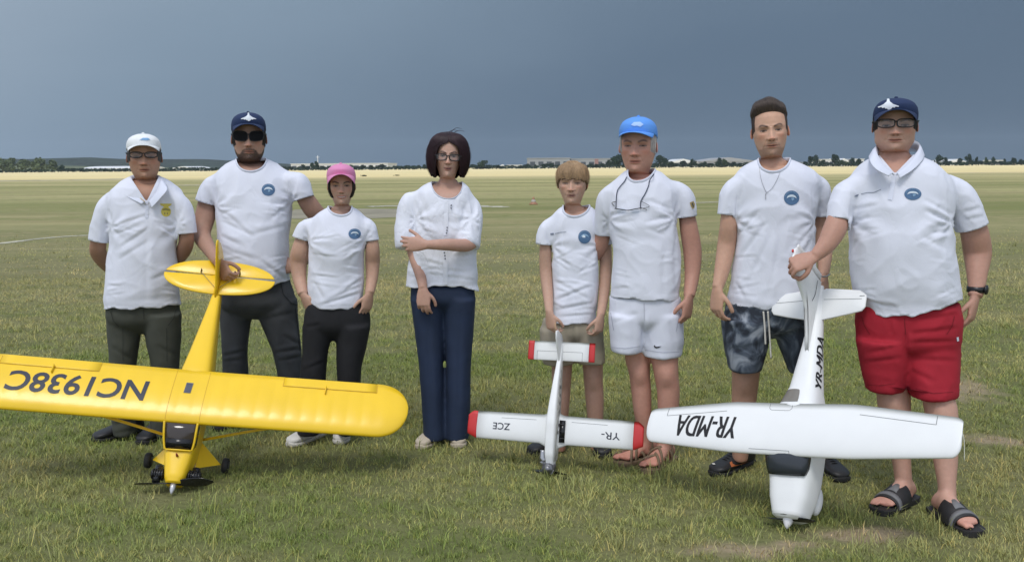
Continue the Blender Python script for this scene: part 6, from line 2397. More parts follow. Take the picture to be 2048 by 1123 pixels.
sh, bv, _ = garment_top(P, root, 'polo_shirt', M_WHITE_KNIT, P['rows'] + [(622, 1722, 1916, .19, .16)],
    [[(1712, 352, 0, 22), (1690, 384, 0, 27), (1681, 415, -.02, 26), (1677, 447, -.04, 24)], [(1886, 354, 0, 23), (1916, 386, 0, 31), (1932, 420, 0, 32), (1945, 459, 0, 31.5)]],
    ((1759, 310), (1830, 306), (1790, 347)), rib=False, vneck=True, seed=83, amp=1.05, hem=[(1690, 600), (1703, 615), (1723, 627), (1765, 632), (1823, 632), (1860, 624), (1900, 610), (1925, 601)],
    creases=[(1905, 430, 1848, 398, 6, .012), (1904, 446, 1850, 420, 6, .011), (1900, 460, 1860, 470, 7, .008), (1705, 420, 1760, 408, 6, .007), (1700, 452, 1745, 430, 6, .008), (1705, 500, 1735, 450, 8, .007), (1895, 500, 1840, 470, 8, .006), (1930, 440, 1970, 432, 5, .006), (1925, 425, 1962, 415, 5, .006), (1905, 380, 1890, 345, 6, .006), (1720, 600, 1800, 615, 6, .006)])
polo_collar(sh, Y, [(1789, 350, -.15), (1772, 334, -.125), (1757, 312, -.07), (1762, 302, .05), (1795, 296, .10), (1829, 298, .05), (1833, 308, -.07), (1812, 334, -.125), (1792, 350, -.15)],
    [(1786, 345, -.155), (1766, 326, -.130), (1752, 301, -.075), (1757, 288, .05), (1795, 282, .105), (1832, 282, .05), (1838, 296, -.075), (1815, 326, -.130), (1794, 345, -.155)],
    [(1778, 352, -.165), (1752, 338, -.150), (1738, 318, -.09), (1745, 308, .07), (1795, 302, .13), (1842, 304, .07), (1848, 316, -.09), (1828, 338, -.150), (1800, 356, -.165)], M_RIB)
decal_poly(bv, line_poly([(1788, 352), (1780, 400)], 9), .003, 'placket', M_RIB, sh)
chest_badge(bv, 1825.5, 388, 17, 12, sh)
decal_poly(bv, [[(1707, 393), (1713, 389), (1718, 388), (1714, 393)]] + line_poly([(1722, 388), (1735, 385), (1748, 385), (1762, 379)], 1.2), .0025, 'chest_print', M_PRINT_GREY, sh, sub=0)
c_, cb = cap(hd, root, M_NAVY_CAP, dict(zf=.80, zb=.42, top=1.06, len=.32, arch=.24, slope=0.01, front=.03, w=1.0, ha=72))
jet_emblem(cb, 1777, 208, 1.6, c_, -.05)
glasses(hd, root, 'eyeglasses', M_BLACK_PLASTIC, M_LENS, dict(z=.545, rx=.160, rz=.085, gx=.182, rim=.0025, sq=3.2))
fringe_hair(hd, root, (.03, .025, .022), .44)
t_, tb = garment_bottom(P, root, 'shorts', M_SHORTS_RED, [(600, 1716, 1916, .172, .165), (640, 1709, 1923, .178, .18), (690, 1713, 1921, .168, .178)],
    [([(675, 1712, 1824, .162, .168), (730, 1720, 1823, .145, .15), (776, 1728, 1812, .135, .14)], 0.0), ([(675, 1798, 1922, .162, .168), (730, 1803, 1919, .145, .15), (790, 1818, 1912, .135, .14)], (-.01, -.08))],
    creases=[(1812, 665, 1812, 705, 5, .014), (1815, 685, 1915, 682, 5, .008), (1820, 668, 1918, 655, 5, .008), (1825, 718, 1915, 722, 6, .008), (1822, 740, 1870, 765, 6, .008), (1725, 725, 1805, 715, 5, .007), (1735, 705, 1808, 690, 5, .006), (1835, 640, 1915, 628, 5, .007), (1780, 640, 1782, 668, 4, .007)], amp=.9)
decal_poly(tb, [[(1912, 674), (1916, 673), (1917, 681), (1913, 682)]], .003, 'tag', M_RIB, t_, sub=0)
M_STR = mat('stitch_red', (.17, .006, .012), rough=.9)
decal_poly(tb, line_poly([(1809, 636), (1811, 668)], 1.4) + line_poly([(1724, 632), (1729, 650), (1740, 668)], 1.2) + line_poly([(1908, 632), (1904, 650), (1893, 668)], 1.2), .0025, 'pocket_seam', M_STR, t_, sub=3)
decal_poly(tb, line_poly([(1727, 768), (1760, 770), (1790, 766)], .9) + line_poly([(1832, 776), (1866, 786), (1906, 783)], .9), .0025, 'hem_stitch', M_STR, t_, sub=3)
for px, yw, yy in ((1810, -52, 4.07), (1897, 10, 3.89)):
    an = (gx(px, yy), yy)
    s1 = sandal_sole(root, M_SANDAL_BLACK, an, math.radians(yw), L=.27, W=.112, z1=.026)
    s1.name = 'slide_sandal'
    b1 = strap_band(s1, 'strap', M_SANDAL_BLACK, an, math.radians(yw), .33, W=.112, width=.115, hh=.082, wv=.049, base=.015, thick=.005)
    strap_band(s1, 'strap_trim', M_SANDAL_GREY, an, math.radians(yw), .47, W=.112, width=.022, hh=.074, wv=.052, base=.02, thick=.005)
    strap_band(s1, 'strap_panel', M_SANDAL_GREY, an, math.radians(yw), .28, W=.07, width=.05, hh=.0905, wv=.030, base=.070, thick=.004)
# wristwatch
Wc = at(1953, 578, Y - .052)
A = Acc()
g_ = np.linspace(0, 2 * np.pi, 24, endpoint=False)
R = []
for zz, k in ((-.013, .97), (-.012, 1.05), (.012, 1.05), (.013, .97)):
    R.append([Wc + np.array([.0385 * k * math.cos(q), .036 * k * math.sin(q), zz]) for q in g_])
A.rings(np.array(R))
wt = A.obj('wristwatch', M_BLACK_PLASTIC, root)
A = Acc()
A.ellipsoid(Wc + np.array([.030, -.026, 0]), (.009, .022, .022), rot=rotz(math.radians(-40)), seg=18, rows=10)
A.obj('watch_case', mat('watch_glass', (.015, .016, .018), rough=.15), wt)
# ------------------------------------------------------------------ model aeroplanes
def text2d(s, bold=0.0, shear=0.0):
    """outline lettering as a flat triangle mesh scaled to a unit box: verts (n,2) in 0..1, tris, aspect"""
    cu = bpy.data.curves.new('t', 'FONT')
    cu.body = s
    cu.offset = bold
    cu.shear = shear
    cu.resolution_u = 4
    o = bpy.data.objects.new('t', cu)
    COL.objects.link(o)
    dg = bpy.context.evaluated_depsgraph_get()
    me = bpy.data.meshes.new_from_object(o.evaluated_get(dg))
    bm = bmesh.new()
    bm.from_mesh(me)
    bmesh.ops.triangulate(bm, faces=bm.faces)
    bmesh.ops.remove_doubles(bm, verts=bm.verts, dist=1e-5)
    bmesh.ops.subdivide_edges(bm, edges=[e for e in bm.edges if e.calc_length() > 0.15], cuts=3)
    bmesh.ops.triangulate(bm, faces=bm.faces)
    bm.verts.index_update()
    V = np.array([v.co[:2] for v in bm.verts])
    T = [tuple(v.index for v in f.verts) for f in bm.faces]
    bm.free()
    bpy.data.objects.remove(o)
    bpy.data.curves.remove(cu)
    bpy.data.meshes.remove(me)
    lo, hi = V.min(0), V.max(0)
    return (V - lo) / (hi - lo), T


class Plane:
    def __init__(s, name, label, T, R, group='model aeroplanes stood on their noses'):
        s.T = np.array(T)
        s.R = np.array(R)
        s.root = thing(name, label, 'model aeroplane', s.T, group)

    def w(s, L):
        return s.T + np.asarray(L, float) @ s.R.T

    def part(s, name, A, m, parent=None, smooth=True):
        V, Fc = A.arr()
        return mesh_obj(name, s.w(V), Fc, m, parent or s.root, smooth=smooth)

    def prop(s, y, half, chord, m, twist=0.5, ang=0.0):
        A = Acc()
        for sg in (-1, 1):
            R = []
            for t in np.linspace(0.02, 1, 12):
                ch = chord * (0.45 + 0.9 * math.sin(min(1, t * 1.25) * math.pi * .62)) * (1 - 0.75 * max(0, t - .8) / .2)
                tw = twist * (1.1 - t * .8) * sg
                q = np.linspace(0, 2 * np.pi, 10, endpoint=False)
                a, b = ch / 2 * np.cos(q), .0035 * (1.3 - t) * np.sin(q)
                xx = np.full(10, sg * half * t)
                yy = y + a * math.sin(tw) + b * math.cos(tw)
                zz = a * math.cos(tw) - b * math.sin(tw)
                c_, s_ = math.cos(ang), math.sin(ang)
                R.append(np.column_stack([xx * c_ - zz * s_, yy, xx * s_ + zz * c_]))
            A.rings(np.array(R))
        return s.part('propeller', A, m)


def airfoil(c0, c1, th, n=14, up=1.45, lo=0.45):
    """closed outline between chord fractions c0 (front) and c1: list of (fraction, z)"""
    def yt(x):
        return 5 * th * (0.2969 * np.sqrt(np.maximum(x, 0)) - 0.1260 * x - 0.3516 * x**2 + 0.2843 * x**3 - 0.1036 * x**4)
    t = np.linspace(0, 1, n)
    x = c0 + (c1 - c0) * (t ** 1.8 if c0 == 0 else t)
    up_ = np.column_stack([x, yt(x) * up])
    lw = np.column_stack([x[::-1], -yt(x[::-1]) * lo])
    if c0 == 0:
        lw = lw[:-1]
    return np.vstack([up_, lw])


def airfoil_up(x, th, up=1.45):
    return 5 * th * (0.2969 * np.sqrt(np.maximum(x, 0)) - 0.1260 * x - 0.3516 * x**2 + 0.2843 * x**3 - 0.1036 * x**4) * up


class Wing:
    """le(x), te(x): outline in local y; z(x) height of the chord plane; th thickness ratio"""
    def __init__(s, le, te, z, th, rib=0.0):
        s.le, s.te, s.z, s.th, s.rib = le, te, z, th, rib

    def piece(s, xs, c0=0.0, c1=1.0):
        prof = airfoil(c0, c1, s.th)
        R = []
        for x in xs:
            l_, t_ = s.le(x), s.te(x)
            ch = t_ - l_
            sag = s.rib * (abs(math.cos(math.pi * x / .072)) - 1) * np.clip(prof[:, 0] * 4 - .2, 0, 1) * (prof[:, 1] > 0)
            R.append(np.column_stack([np.full(len(prof), x), l_ + prof[:, 0] * ch, s.z(x) + prof[:, 1] * ch + sag]))
        A = Acc()
        A.rings(np.array(R))
        return A

    def top(s, x, y, off=0.0012):
        l_, t_ = s.le(x), s.te(x)
        ch = max(t_ - l_, 1e-4)
        f = np.clip((y - l_) / ch, 0, 1)
        return s.z(x) + airfoil_up(f, s.th) * ch + off

    def drape(s, P2, off=0.0012):
        return np.array([(x, y, s.top(x, y, off)) for x, y in P2])


def embolden(V, T, k):
    """heavier strokes: the outline laid down again, shifted a little"""
    n = len(V)
    return np.vstack([V, V + [k, 0]]) / [1 + k, 1], list(T) + [tuple(i + n for i in t) for t in T], np.repeat([0.0, .0003], n)


def lettering(pl, wing, txt, x_start, x_end, y_base, y_top, m, bold, parent, shear=0.0, heavy=0.0):
    """upper-surface registration, read with the nose upwards: runs towards -x, tops towards the nose"""
    V, T = text2d(txt, bold, shear)
    V, T, lift = embolden(V, T, heavy) if heavy else (V, T, np.zeros(len(V)))
    P2 = np.column_stack([x_start + (x_end - x_start) * V[:, 0], y_base + (y_top - y_base) * V[:, 1]])
    W = wing.drape(P2)
    W[:, 2] += lift
    return mesh_obj('lettering', pl.w(W), T, m, parent, smooth=False)


def fus_rings(rows, n=4.0, seg=36):
    """rows (y, half width, z bottom, z top[, exponent])"""
    rows = np.asarray([tuple(r) + ((n,) if len(r) == 4 else ()) for r in rows], float)
    ang = np.linspace(0, 2 * np.pi, seg, endpoint=False)
    yy = np.linspace(0, 1, (len(rows) - 1) * 5 + 1)
    k = np.linspace(0, 1, len(rows))
    rd = np.column_stack([np.interp(yy, k, rows[:, j]) for j in range(5)])
    R = []
    for y, hw, zb, zt, e in rd:
        c, s_ = np.cos(ang), np.sin(ang)
        R.append(np.column_stack([hw * np.sign(c) * np.abs(c) ** (2 / e), np.full(seg, y), (zb + zt) / 2 + (zt - zb) / 2 * np.sign(s_) * np.abs(s_) ** (2 / e)]))
    return np.array(R)


def slab(outline, axis, c, th):
    """thin rounded plate: outline of 2-D points, axis 'z' -> (x, y, c), axis 'x' -> (c, y, z)"""
    P = np.asarray(outline, float)
    cen = P.mean(0)
    R = []
    for h_, k in ((-1, .94), (-.6, .985), (0, 1), (.6, .985), (1, .94)):
        Q = cen + (P - cen) * k
        if axis == 'z':
            R.append(np.column_stack([Q, np.full(len(Q), c + h_ * th / 2)]))
        else:
            R.append(np.column_stack([np.full(len(Q), c + h_ * th / 2), Q]))
    A = Acc()
    A.rings(np.array(R))
    return A


def strip(pl, name, pts, w, m, parent, surf):
    """scored line lying on a surface"""
    V, Fc = [], []
    P = np.asarray(pts, float)
    n = 24
    Q = np.column_stack([np.interp(np.linspace(0, len(P) - 1, n), range(len(P)), P[:, j]) for j in range(2)])
    T = np.gradient(Q, axis=0)
    T /= np.linalg.norm(T, axis=1)[:, None]
    Nn = np.column_stack([-T[:, 1], T[:, 0]])
    A_, B_ = Q + Nn * w / 2, Q - Nn * w / 2
    V = np.vstack([surf(A_), surf(B_)])
    Fc = [(i, i + 1, n + i + 1, n + i) for i in range(n - 1)]
    return mesh_obj(name, pl.w(V), Fc, m, parent)


def ray_drape(A, pts, axis, off):
    """drop (a, b) points on to a body given in plane space: axis 'z' from above (x, y), axis 'x' from the right (y, z)"""
    V, Fc = A.arr()
    bv = make_bvh(V, Fc)
    out = []
    for a, b in pts:
        o_, d_ = (Vector((a, b, 1)), Vector((0, 0, -1))) if axis == 'z' else (Vector((1, a, b)), Vector((-1, 0, 0)))
        loc, nor, i_, _d = bv.ray_cast(o_, d_)
        if loc is None:
            out.append(out[-1] if out else np.array(o_))
            continue
        out.append(np.array(loc) + np.array(-d_) * off)
    return np.array(out)


def wheel(pl, c, r, w, parent=None, axis='x'):
    A = Acc()
    q = np.linspace(0, 2 * np.pi, 28, endpoint=False)
    R = []
    for dx, k in ((-1, .55), (-1, .82), (-.7, .96), (0, 1.0), (.7, .96), (1, .82), (1, .55)):
        R.append(np.column_stack([np.full(28, c[0] + dx * w / 2), c[1] + r * k * np.cos(q), c[2] + r * k * np.sin(q)]))
    A.rings(np.array(R))
    o = pl.part('wheel', A, mat('tyre_black', (.012, .012, .012), rough=.75), parent)
    A = Acc()
    A.tube([(c[0] - w * .56, c[1], c[2]), (c[0] + w * .56, c[1], c[2])], r * .5, seg=18, n=3)
    pl.part('rim', A, mat('rim_grey', (.06, .06, .06), rough=.4), o)
    return o


M_YP = mat('yellow_film', (0.87, 0.565, 0.018), rough=0.32, spec=0.45, coat=0.15, bump=(18, 0.05, 0.004), var=(5, 0.05))
M_YSEAM = mat('yellow_seam', (0.50, 0.28, 0.008), rough=0.6)
M_BLACKP = mat('black_gloss', (0.010, 0.010, 0.011), rough=0.22)
M_NAVYTXT = mat('letter_navy', (0.022, 0.027, 0.045), rough=0.5)
M_WSH = mat('windshield_tint', (0.045, 0.034, 0.028), rough=0.08, spec=0.6)
M_SPIN = mat('spinner_silver', (0.50, 0.50, 0.52), rough=0.25, metal=.3)
M_FOAM = mat('white_foam', (0.80, 0.81, 0.80), rough=0.45, spec=0.4, bump=(30, 0.04, 0.003), var=(6, 0.025))
M_SCORE = mat('score_grey', (0.17, 0.18, 0.18), rough=0.8)
M_REDF = mat('red_film', (0.55, 0.030, 0.030), rough=0.4, bump=(25, 0.06, .003))
M_DIRTY = mat('dirty_white', (0.52, 0.51, 0.47), rough=0.6, var=(38, 0.42))

# ---- yellow high-wing light plane ---------------------------------------
pl = Plane('model_airplane', 'yellow high-wing model plane with dark registration letters, nose on the grass at left', (-1.5765, 4.2252, 0.0135),
           [[0.9893, 0.0177, 0.1445], [0.0935, 0.6832, -0.7242], [-0.1116, 0.73, 0.6743]])
hs, yle, yte, zw = 1.048, .304, .594, .112


def tipf(x):
    u = np.clip((abs(x) - (hs - .16)) / .16, 0, 1)
    return math.sqrt(max(0.0, 1 - u ** 2.3))


wg = Wing(lambda x: yle + (.145 - .145 * tipf(x)) * 1.05, lambda x: yte - (.145 - .145 * tipf(x)) * .93, lambda x: zw + .012 * abs(x) / hs, .13, .0011)
xs_r = np.concatenate([np.linspace(.43, hs - .16, 6), hs - .16 + .1595 * np.sin(np.linspace(.12, 1, 10) * np.pi / 2)])
sp_ = hs - .16 + .1595 * np.sin(np.linspace(.05, 1, 14) * np.pi / 2)
wobj = pl.part('wing', wg.piece(np.concatenate([-sp_[::-1], np.linspace(-.88, .88, 241), sp_])), M_YP)
al = Wing(wg.le, wg.te, lambda x: wg.z(x) + .0006, .136)
for sg in (-1, 1):
    A = al.piece(sg * np.linspace(.435, .885, 9), .815, 1.0)
    pl.part('aileron', A, M_YP, wobj)
    strip(pl, 'hinge_line', [(sg * .432, yle + .806 * .29), (sg * .888, yle + .806 * .29)], .0035, M_YSEAM, wobj, lambda q: wg.drape(q, .0012))
    strip(pl, 'hinge_line', [(sg * .4325, yle + .806 * .29), (sg * .4325, yte - .003)], .0018, M_YSEAM, wobj, lambda q: wg.drape(q, .0012))
    strip(pl, 'hinge_line', [(sg * .888, yle + .806 * .29), (sg * .888, yte - .010)], .0018, M_YSEAM, wobj, lambda q: wg.drape(q, .0012))
    strip(pl, 'seam', [(sg * .078, yle + .01), (sg * .078, yte - .004)], .0016, M_YSEAM, wobj, lambda q: wg.drape(q, .0009))
    A = Acc()
    A.box((sg * .64, yle + .77 * .29, wg.top(.64, yle + .77 * .29) + .007), (.002, .022, .008))
    pl.part('control_horn', A, M_YP, wobj)
lettering(pl, wg, 'NC1938C', -.188, -.822, .506, .392, M_NAVYTXT, .020, wobj, .06)
A = slab([(-.022, .455), (.010, .455), (.012, .515), (-.020, .515)], 'z', 0, .001)
V, Fc = A.arr()
V[:, 2] = [wg.top(x, y, .0022) for x, y in V[:, :2]]
mesh_obj('skylight', pl.w(V), Fc, mat('pane_grey', (.20, .21, .26), rough=.12), wobj)
A = Acc()
A.rings(fus_rings([(.052, .036, -.050, .030, 2.6), (.075, .047, -.066, .040, 3), (.14, .060, -.082, .052, 3.6), (.205, .070, -.092, .064, 4.5), (.30, .076, -.094, .100, 5), (.42, .078, -.092, .112, 5), (.60, .076, -.085, .113, 4.5), (.72, .062, -.072, .098, 4), (1.0, .032, -.030, .066, 3.4), (1.235, .010, .004, .046, 3)]))
fus = pl.part('fuselage', A, M_YP)
# windshield between cowl and wing, with the dark instrument panel below it
A = Acc()
R = []
for y, hw, z, hz in ((.196, .060, .069, .0), (.225, .067, .089, -.006), (.262, .071, .116, -.006), (.297, .074, .136, -.002)):
    R.append([(-hw - .006, y + .012, z - .045), (-hw, y, z - .006), (-hw * .75, y - .004, z), (0, y - .006, z + .004), (hw * .75, y - .004, z), (hw, y, z - .006), (hw + .006, y + .012, z - .045)])
A.rings(np.array(R), close=False, caps=False)
ws = pl.part('windshield', A, M_WSH, fus)
so = ws.modifiers.new('t', 'SOLIDIFY')
so.thickness = .003
A = Acc()
for sg in (-1, 1):
    A.tube([(sg * .061, .192, .066), (sg * .069, .225, .088), (sg * .073, .262, .115), (sg * .076, .300, .136)], .0055, seg=8)
A.tube([(-.061, .192, .066), (0, .188, .075), (.061, .192, .066)], .004, seg=8)
pl.part('windshield_frame', A, M_YP, fus)
A = Acc()
A.box((0, .222, .080), (.058, .020, .016), rotx(math.radians(34)))
pl.part('instrument_panel', A, M_BLACKP, fus)
# cowl details, engine cylinders, spinner, propeller
for sg in (-1, 1):
    A = Acc()
    for k in range(5):
        A.tube([(sg * (.058 + k * .011), .100, -.015), (sg * (.063 + k * .011), .100, -.015)], .030 - .001 * k, seg=20, n=3)
    A.tube([(sg * .05, .100, -.015), (sg * .112, .100, -.015)], .021, seg=16, n=3)
    A.tube([(sg * .085, .140, -.015), (sg * .085, .060, -.015)], .018, seg=14, n=3)
    pl.part('engine_cylinder', A, M_BLACKP, fus)
A = Acc()
A.rings(np.array([[(.010 * k * 1.3 * math.cos(q), y, .0 + .010 * k * 1.3 * math.sin(q)) for q in np.linspace(0, 2 * np.pi, 20, endpoint=False)] for y, k in ((.0, .10), (.008, .5), (.02, .82), (.036, 1.0), (.050, 1.0))]))
pl.part('spinner', A, M_SPIN)
pl.prop(.056, .190, .046, M_BLACKP, .45, math.radians(14))
A = Acc()
A.tube([(0, .165, .060), (0, .165, .082)], [.006, .0035], seg=10, n=3)
pl.part('filler_cap', A, mat('cap_red', (.25, .03, .02), rough=.5), fus)
# struts
for sg in (-1, 1):
    for y0, y1 in ((.335, .365), (.50, .50)):
        A = Acc()
        A.tube([(sg * .070, y0 - .01, -.085), (sg * .33, (y0 + y1) / 2, .010), (sg * .58, y1, .104)], .0075, seg=10, flat=.6, flatdir=(0, 0, 1))
        pl.part('wing_strut', A, M_YP)
    # landing gear: fabric covered triangle, axle and wheel
    A = Acc()
    P3 = [(sg * .060, .170, -.082), (sg * .064, .310, -.085), (sg * .160, .236, -.165)]
    n_ = unit(np.cross(np.array(P3[1]) - P3[0], np.array(P3[2]) - P3[0]))
    A.rings(np.array([np.array(P3) + n_ * .004, np.array(P3) - n_ * .004]))
    lg = pl.part('landing_gear', A, M_YP, smooth=False)
    wheel(pl, (sg * .184, .238, -.174), .038, .030, lg)
# tail
def ell(hx, y0, y1, k=1.0):
    out = []
    for t in np.linspace(-math.pi / 2, math.pi / 2, 26):
        out.append((hx * max(0, math.cos(t)) ** .85, (y0 + y1) / 2 + (y1 - y0) / 2 * math.sin(t)))
    return out


for sg in (-1, 1):
    half = [(sg * max(x, .006), y) for x, y in ell(.287, 1.085, 1.300)]
    front = [p for p in half if p[1] <= 1.2045]
    back = [p for p in half if p[1] >= 1.2055]
    xm = max(abs(p[0]) for p in half)
    sb = pl.part('stabilizer', slab(front + [(sg * .006, 1.2045)] if front[-1][0] != .006 else front, 'z', .060, .009), M_YP)
    pl.part('elevator', slab([(sg * .006, 1.2055)] + back, 'z', .060, .008), M_YP, sb)
    A = Acc()
    A.box((sg * .10, 1.222, .068), (.0015, .012, .008))
    pl.part('control_horn', A, M_BLACKP, sb)
    A = Acc()
    A.tube([(sg * .012, 1.12, .075), (sg * .10, 1.215, .070)], .0012, seg=5, n=3)
    pl.part('bracing_wire', A, M_SCORE, sb)
A = slab([(1.06, .055), (1.10, .10), (1.16, .18), (1.205, .250), (1.235, .296), (1.255, .306), (1.275, .28), (1.295, .23), (1.305, .16), (1.30, .09), (1.28, .03), (1.235, .02)], 'x', 0, .010)
pl.part('fin', A, M_YP)

# ---- small white plane with red tips -------------------------------------
pl = Plane('model_airplane', 'small white model plane with red wing and tail tips, held by the boy', (0.1791, 4.4972, 0.0102),
           [[0.9528, 0.0686, -0.2958], [-0.3036, 0.2315, -0.9242], [0.0051, 0.9704, 0.2414]])
hs, yle, yte, zw = .434, .138, .281, -.026
wg = Wing(lambda x: yle + .004 * abs(x) / hs - .03 * max(0, 1 - abs(x) / .07), lambda x: yte - .004 * abs(x) / hs + .035 * max(0, 1 - abs(x) / .055) ** 1.5, lambda x: zw + .012 * abs(x), .13)
wobj = pl.part('wing', wg.piece(np.concatenate([np.linspace(-.398, -.08, 6), np.linspace(-.07, .07, 9), np.linspace(.08, .398, 6)])), M_FOAM)
for sg in (-1, 1):
    W2 = Wing(lambda x: yle + .004 + max(0, abs(x) - .405) * .45, lambda x: yte - .004 - max(0, abs(x) - .42) ** 1.2 * 1.6, lambda x: zw + .012 * abs(x), .13)
    pl.part('wing_tip', W2.piece(sg * np.linspace(.3985, .447, 8)), M_REDF, wobj)
    strip(pl, 'aileron_line', [(sg * .09, yte - .028), (sg * .27, yte - .030)], .0016, M_SCORE, wobj, lambda q: wg.drape(q, .0006))
lettering(pl, wg, 'YR-', .335, .243, .218, .184, M_NAVYTXT, .004, wobj)
lettering(pl, wg, 'ZCE', -.222, -.312, .226, .192, M_NAVYTXT, .010, wobj)
A = Acc()
A.rings(fus_rings([(.035, .018, -.034, .026, 4), (.09, .024, -.045, .048, 5), (.16, .026, -.046, .054, 5), (.25, .026, -.050, .052, 5), (.33, .022, -.058, .034, 5), (.45, .016, -.076, -.006, 5), (.56, .011, -.096, -.050, 5), (.64, .008, -.104, -.078, 4)]))
fus = pl.part('fuselage', A, M_FOAM)
A = slab([(.06, -.036), (.10, -.040), (.25, -.045), (.34, -.053), (.47, -.073), (.55, -.088), (.55, -.062), (.45, -.022), (.33, .018), (.25, .036), (.10, .036), (.06, .024)], 'x', .0268, .002)
V, Fc = A.arr()
V[:, 0] = np.interp(V[:, 1], (.035, .09, .16, .25, .33, .45, .56), (.018, .024, .026, .026, .022, .016, .011)) + .0012 + (V[:, 0] - .0268)
mesh_obj('side_panel', pl.w(V), Fc, M_DIRTY, fus)
A = Acc()
for y_, z_ in ((.20, .0), (.235, -.01), (.30, -.01), (.34, -.02), (.38, -.025), (.42, -.035)):
    A.ellipsoid((np.interp(y_, (.16, .25, .33, .45), (.028, .028, .024, .018)) + .001, y_, z_), (.0015, .010, .006), seg=10, rows=4)
pl.part('oil_stain', A, mat('oil_dark', (.09, .085, .08), rough=.5), fus)
A = Acc()
A.box((.047, .205, wg.top(.047, .205) + .003), (.014, .054, .004))
hb = pl.part('hatch_cover', A, M_BLACKP, fus)
A = Acc()
for k in range(3):
    A.box((.047, .172 + k * .033, wg.top(.047, .2) + .009), (.0145, .0015, .002))
pl.part('hatch_rib', A, mat('rubber_grey', (.05, .05, .05), rough=.7), hb)
A = Acc()
for k, y_ in enumerate((.105, .125, .145, .165, .185)):
    A.ellipsoid((-.027, y_, .01 + .004 * (k % 2)), (.006, .006, .008), seg=10, rows=5)
pl.part('fuel_fittings', A, M_BLACKP, fus)
# exposed engine
A = Acc()
A.tube([(0, .045, .0), (0, .004, .0)], [.028, .026], seg=18, n=4)
A.tube([(0, .024, .015), (0, .024, .066)], .018, seg=16, n=3)
for k in range(4):
    A.tube([(0, .024, .026 + k * .010), (0, .024, .031 + k * .010)], .027, seg=18, n=2)
A.tube([(0, .03, -.004), (0, .0, -.004)], [.024, .026], seg=18, n=3)
en = pl.part('engine', A, mat('engine_metal', (.20, .20, .21), rough=.35, metal=.8, var=(60, .35)))
A = Acc()
A.tube([(-.024, .03, .02), (-.034, .055, .025), (-.036, .11, .026)], [.012, .016, .013], seg=14)
A.tube([(.0, .012, .045), (.018, .0, .05), (.028, .02, .046)], .003, seg=8)
pl.part('muffler', A, M_METAL, en)
A = Acc()
A.tube([(0, .008, 0), (0, -.006, 0)], [.009, .004], seg=12, n=3)
pl.part('spinner', A, M_METAL, en)
pl.prop(.006, .125, .026, M_BLACKP, .6, math.radians(28))
st = Wing(lambda x: .552, lambda x: .648, lambda x: -.091, .07)
so_ = pl.part('stabilizer', st.piece(np.linspace(-.142, .142, 8)), M_FOAM)
for sg in (-1, 1):
    pl.part('stabilizer_tip', st.piece(sg * np.linspace(.1425, .173, 4)), M_REDF, so_)
for pts in ([(-.125, .598), (.110, .598)], [(.110, .555), (.110, .598)], [(-.125, .555), (-.125, .598)]):
    strip(pl, 'score_line', pts, .0016, M_SCORE, so_, lambda q: st.drape(q, .0006))
A = slab([(.50, -.070), (.56, -.040), (.61, -.005), (.66, .030), (.695, .036), (.70, .0), (.685, -.07), (.66, -.10), (.60, -.09)], 'x', 0, .008)
pl.part('fin', A, M_FOAM)
A = Acc()
A.tube([(-.006, .69, .03), (-.008, .735, .034)], .0022, seg=8, n=3)
pl.part('stick', A, mat('stick_wood', (.50, .33, .18), rough=.7))

# ---- white high-wing cabin plane -----------------------------------------
pl = Plane('model_airplane', 'white high-wing model plane with smoked windshield and large black letters, nose down at right', (1.1174, 3.7386, 0.0195),
           [[0.7469, 0.264, -0.6103], [-0.6504, 0.4813, -0.5877], [0.1386, 0.8359, 0.5312]])
hs, yle, yte, zw = .686, .272, .5025, .110


def tap(x):
    return np.clip((abs(x) - .27) / (hs - .27), 0, 1)


def rnd(x):
    u = np.clip((abs(x) - (hs - .035)) / .035, 0, 1)
    return 1 - math.sqrt(max(0.0, 1 - u * u))


wg = Wing(lambda x: yle + .026 * tap(x) + .050 * rnd(x), lambda x: yte - .048 * tap(x) - .016 * rnd(x), lambda x: zw + .022 * abs(x), .12)
xs = np.concatenate([-(hs - .035 + .0348 * np.sin(np.linspace(1, 0, 8) * np.pi / 2)), np.linspace(-.62, .62, 25), hs - .035 + .0348 * np.sin(np.linspace(0, 1, 8) * np.pi / 2)])
wobj = pl.part('wing', wg.piece(xs), M_FOAM)
for sg in (-1, 1):
    ln = [(sg * .295, yte - .046), (sg * .592, yte - .080)]
    strip(pl, 'aileron_line', ln, .0022, M_SCORE, wobj, lambda q: wg.drape(q, .0006))
    strip(pl, 'aileron_line', [(sg * .592, yte - .080), (sg * .592, yte - .042)], .0024, M_SCORE, wobj, lambda q: wg.drape(q, .0006))
lettering(pl, wg, 'YR-MDA', -.232, -.528, .428, .328, M_PRINT_BLACK, .0, wobj, .22, .016)
strip(pl, 'hatch_line', [(-.10, yte - .002), (-.10, yte - .026), (-.09, yte - .034), (-.01, yte - .034), (.0, yte - .024), (.0, yte - .002)], .0018, M_SCORE, wobj, lambda q: wg.drape(q, .0007))
strip(pl, 'hatch_line', [(-.16, yle + .018), (.02, yle + .018), (.02, yle + .006)], .0018, M_SCORE, wobj, lambda q: wg.drape(q, .0007))
A = Acc()
A.rings(fus_rings([(.040, .050, -.070, .040, 2.6), (.050, .066, -.086, .052, 3), (.12, .084, -.098, .066, 3.4), (.20, .094, -.104, .078, 3.6), (.285, .098, -.104, .112, 3.6), (.40, .098, -.100, .114, 3.6), (.50, .090, -.088, .112, 3.4), (.60, .066, -.064, .078, 2.8), (.80, .044, -.034, .058, 2.3), (1.0, .026, -.006, .044, 2.1), (1.10, .014, .006, .036, 2)]))
FUSA = A
fus = pl.part('fuselage', A, M_FOAM)
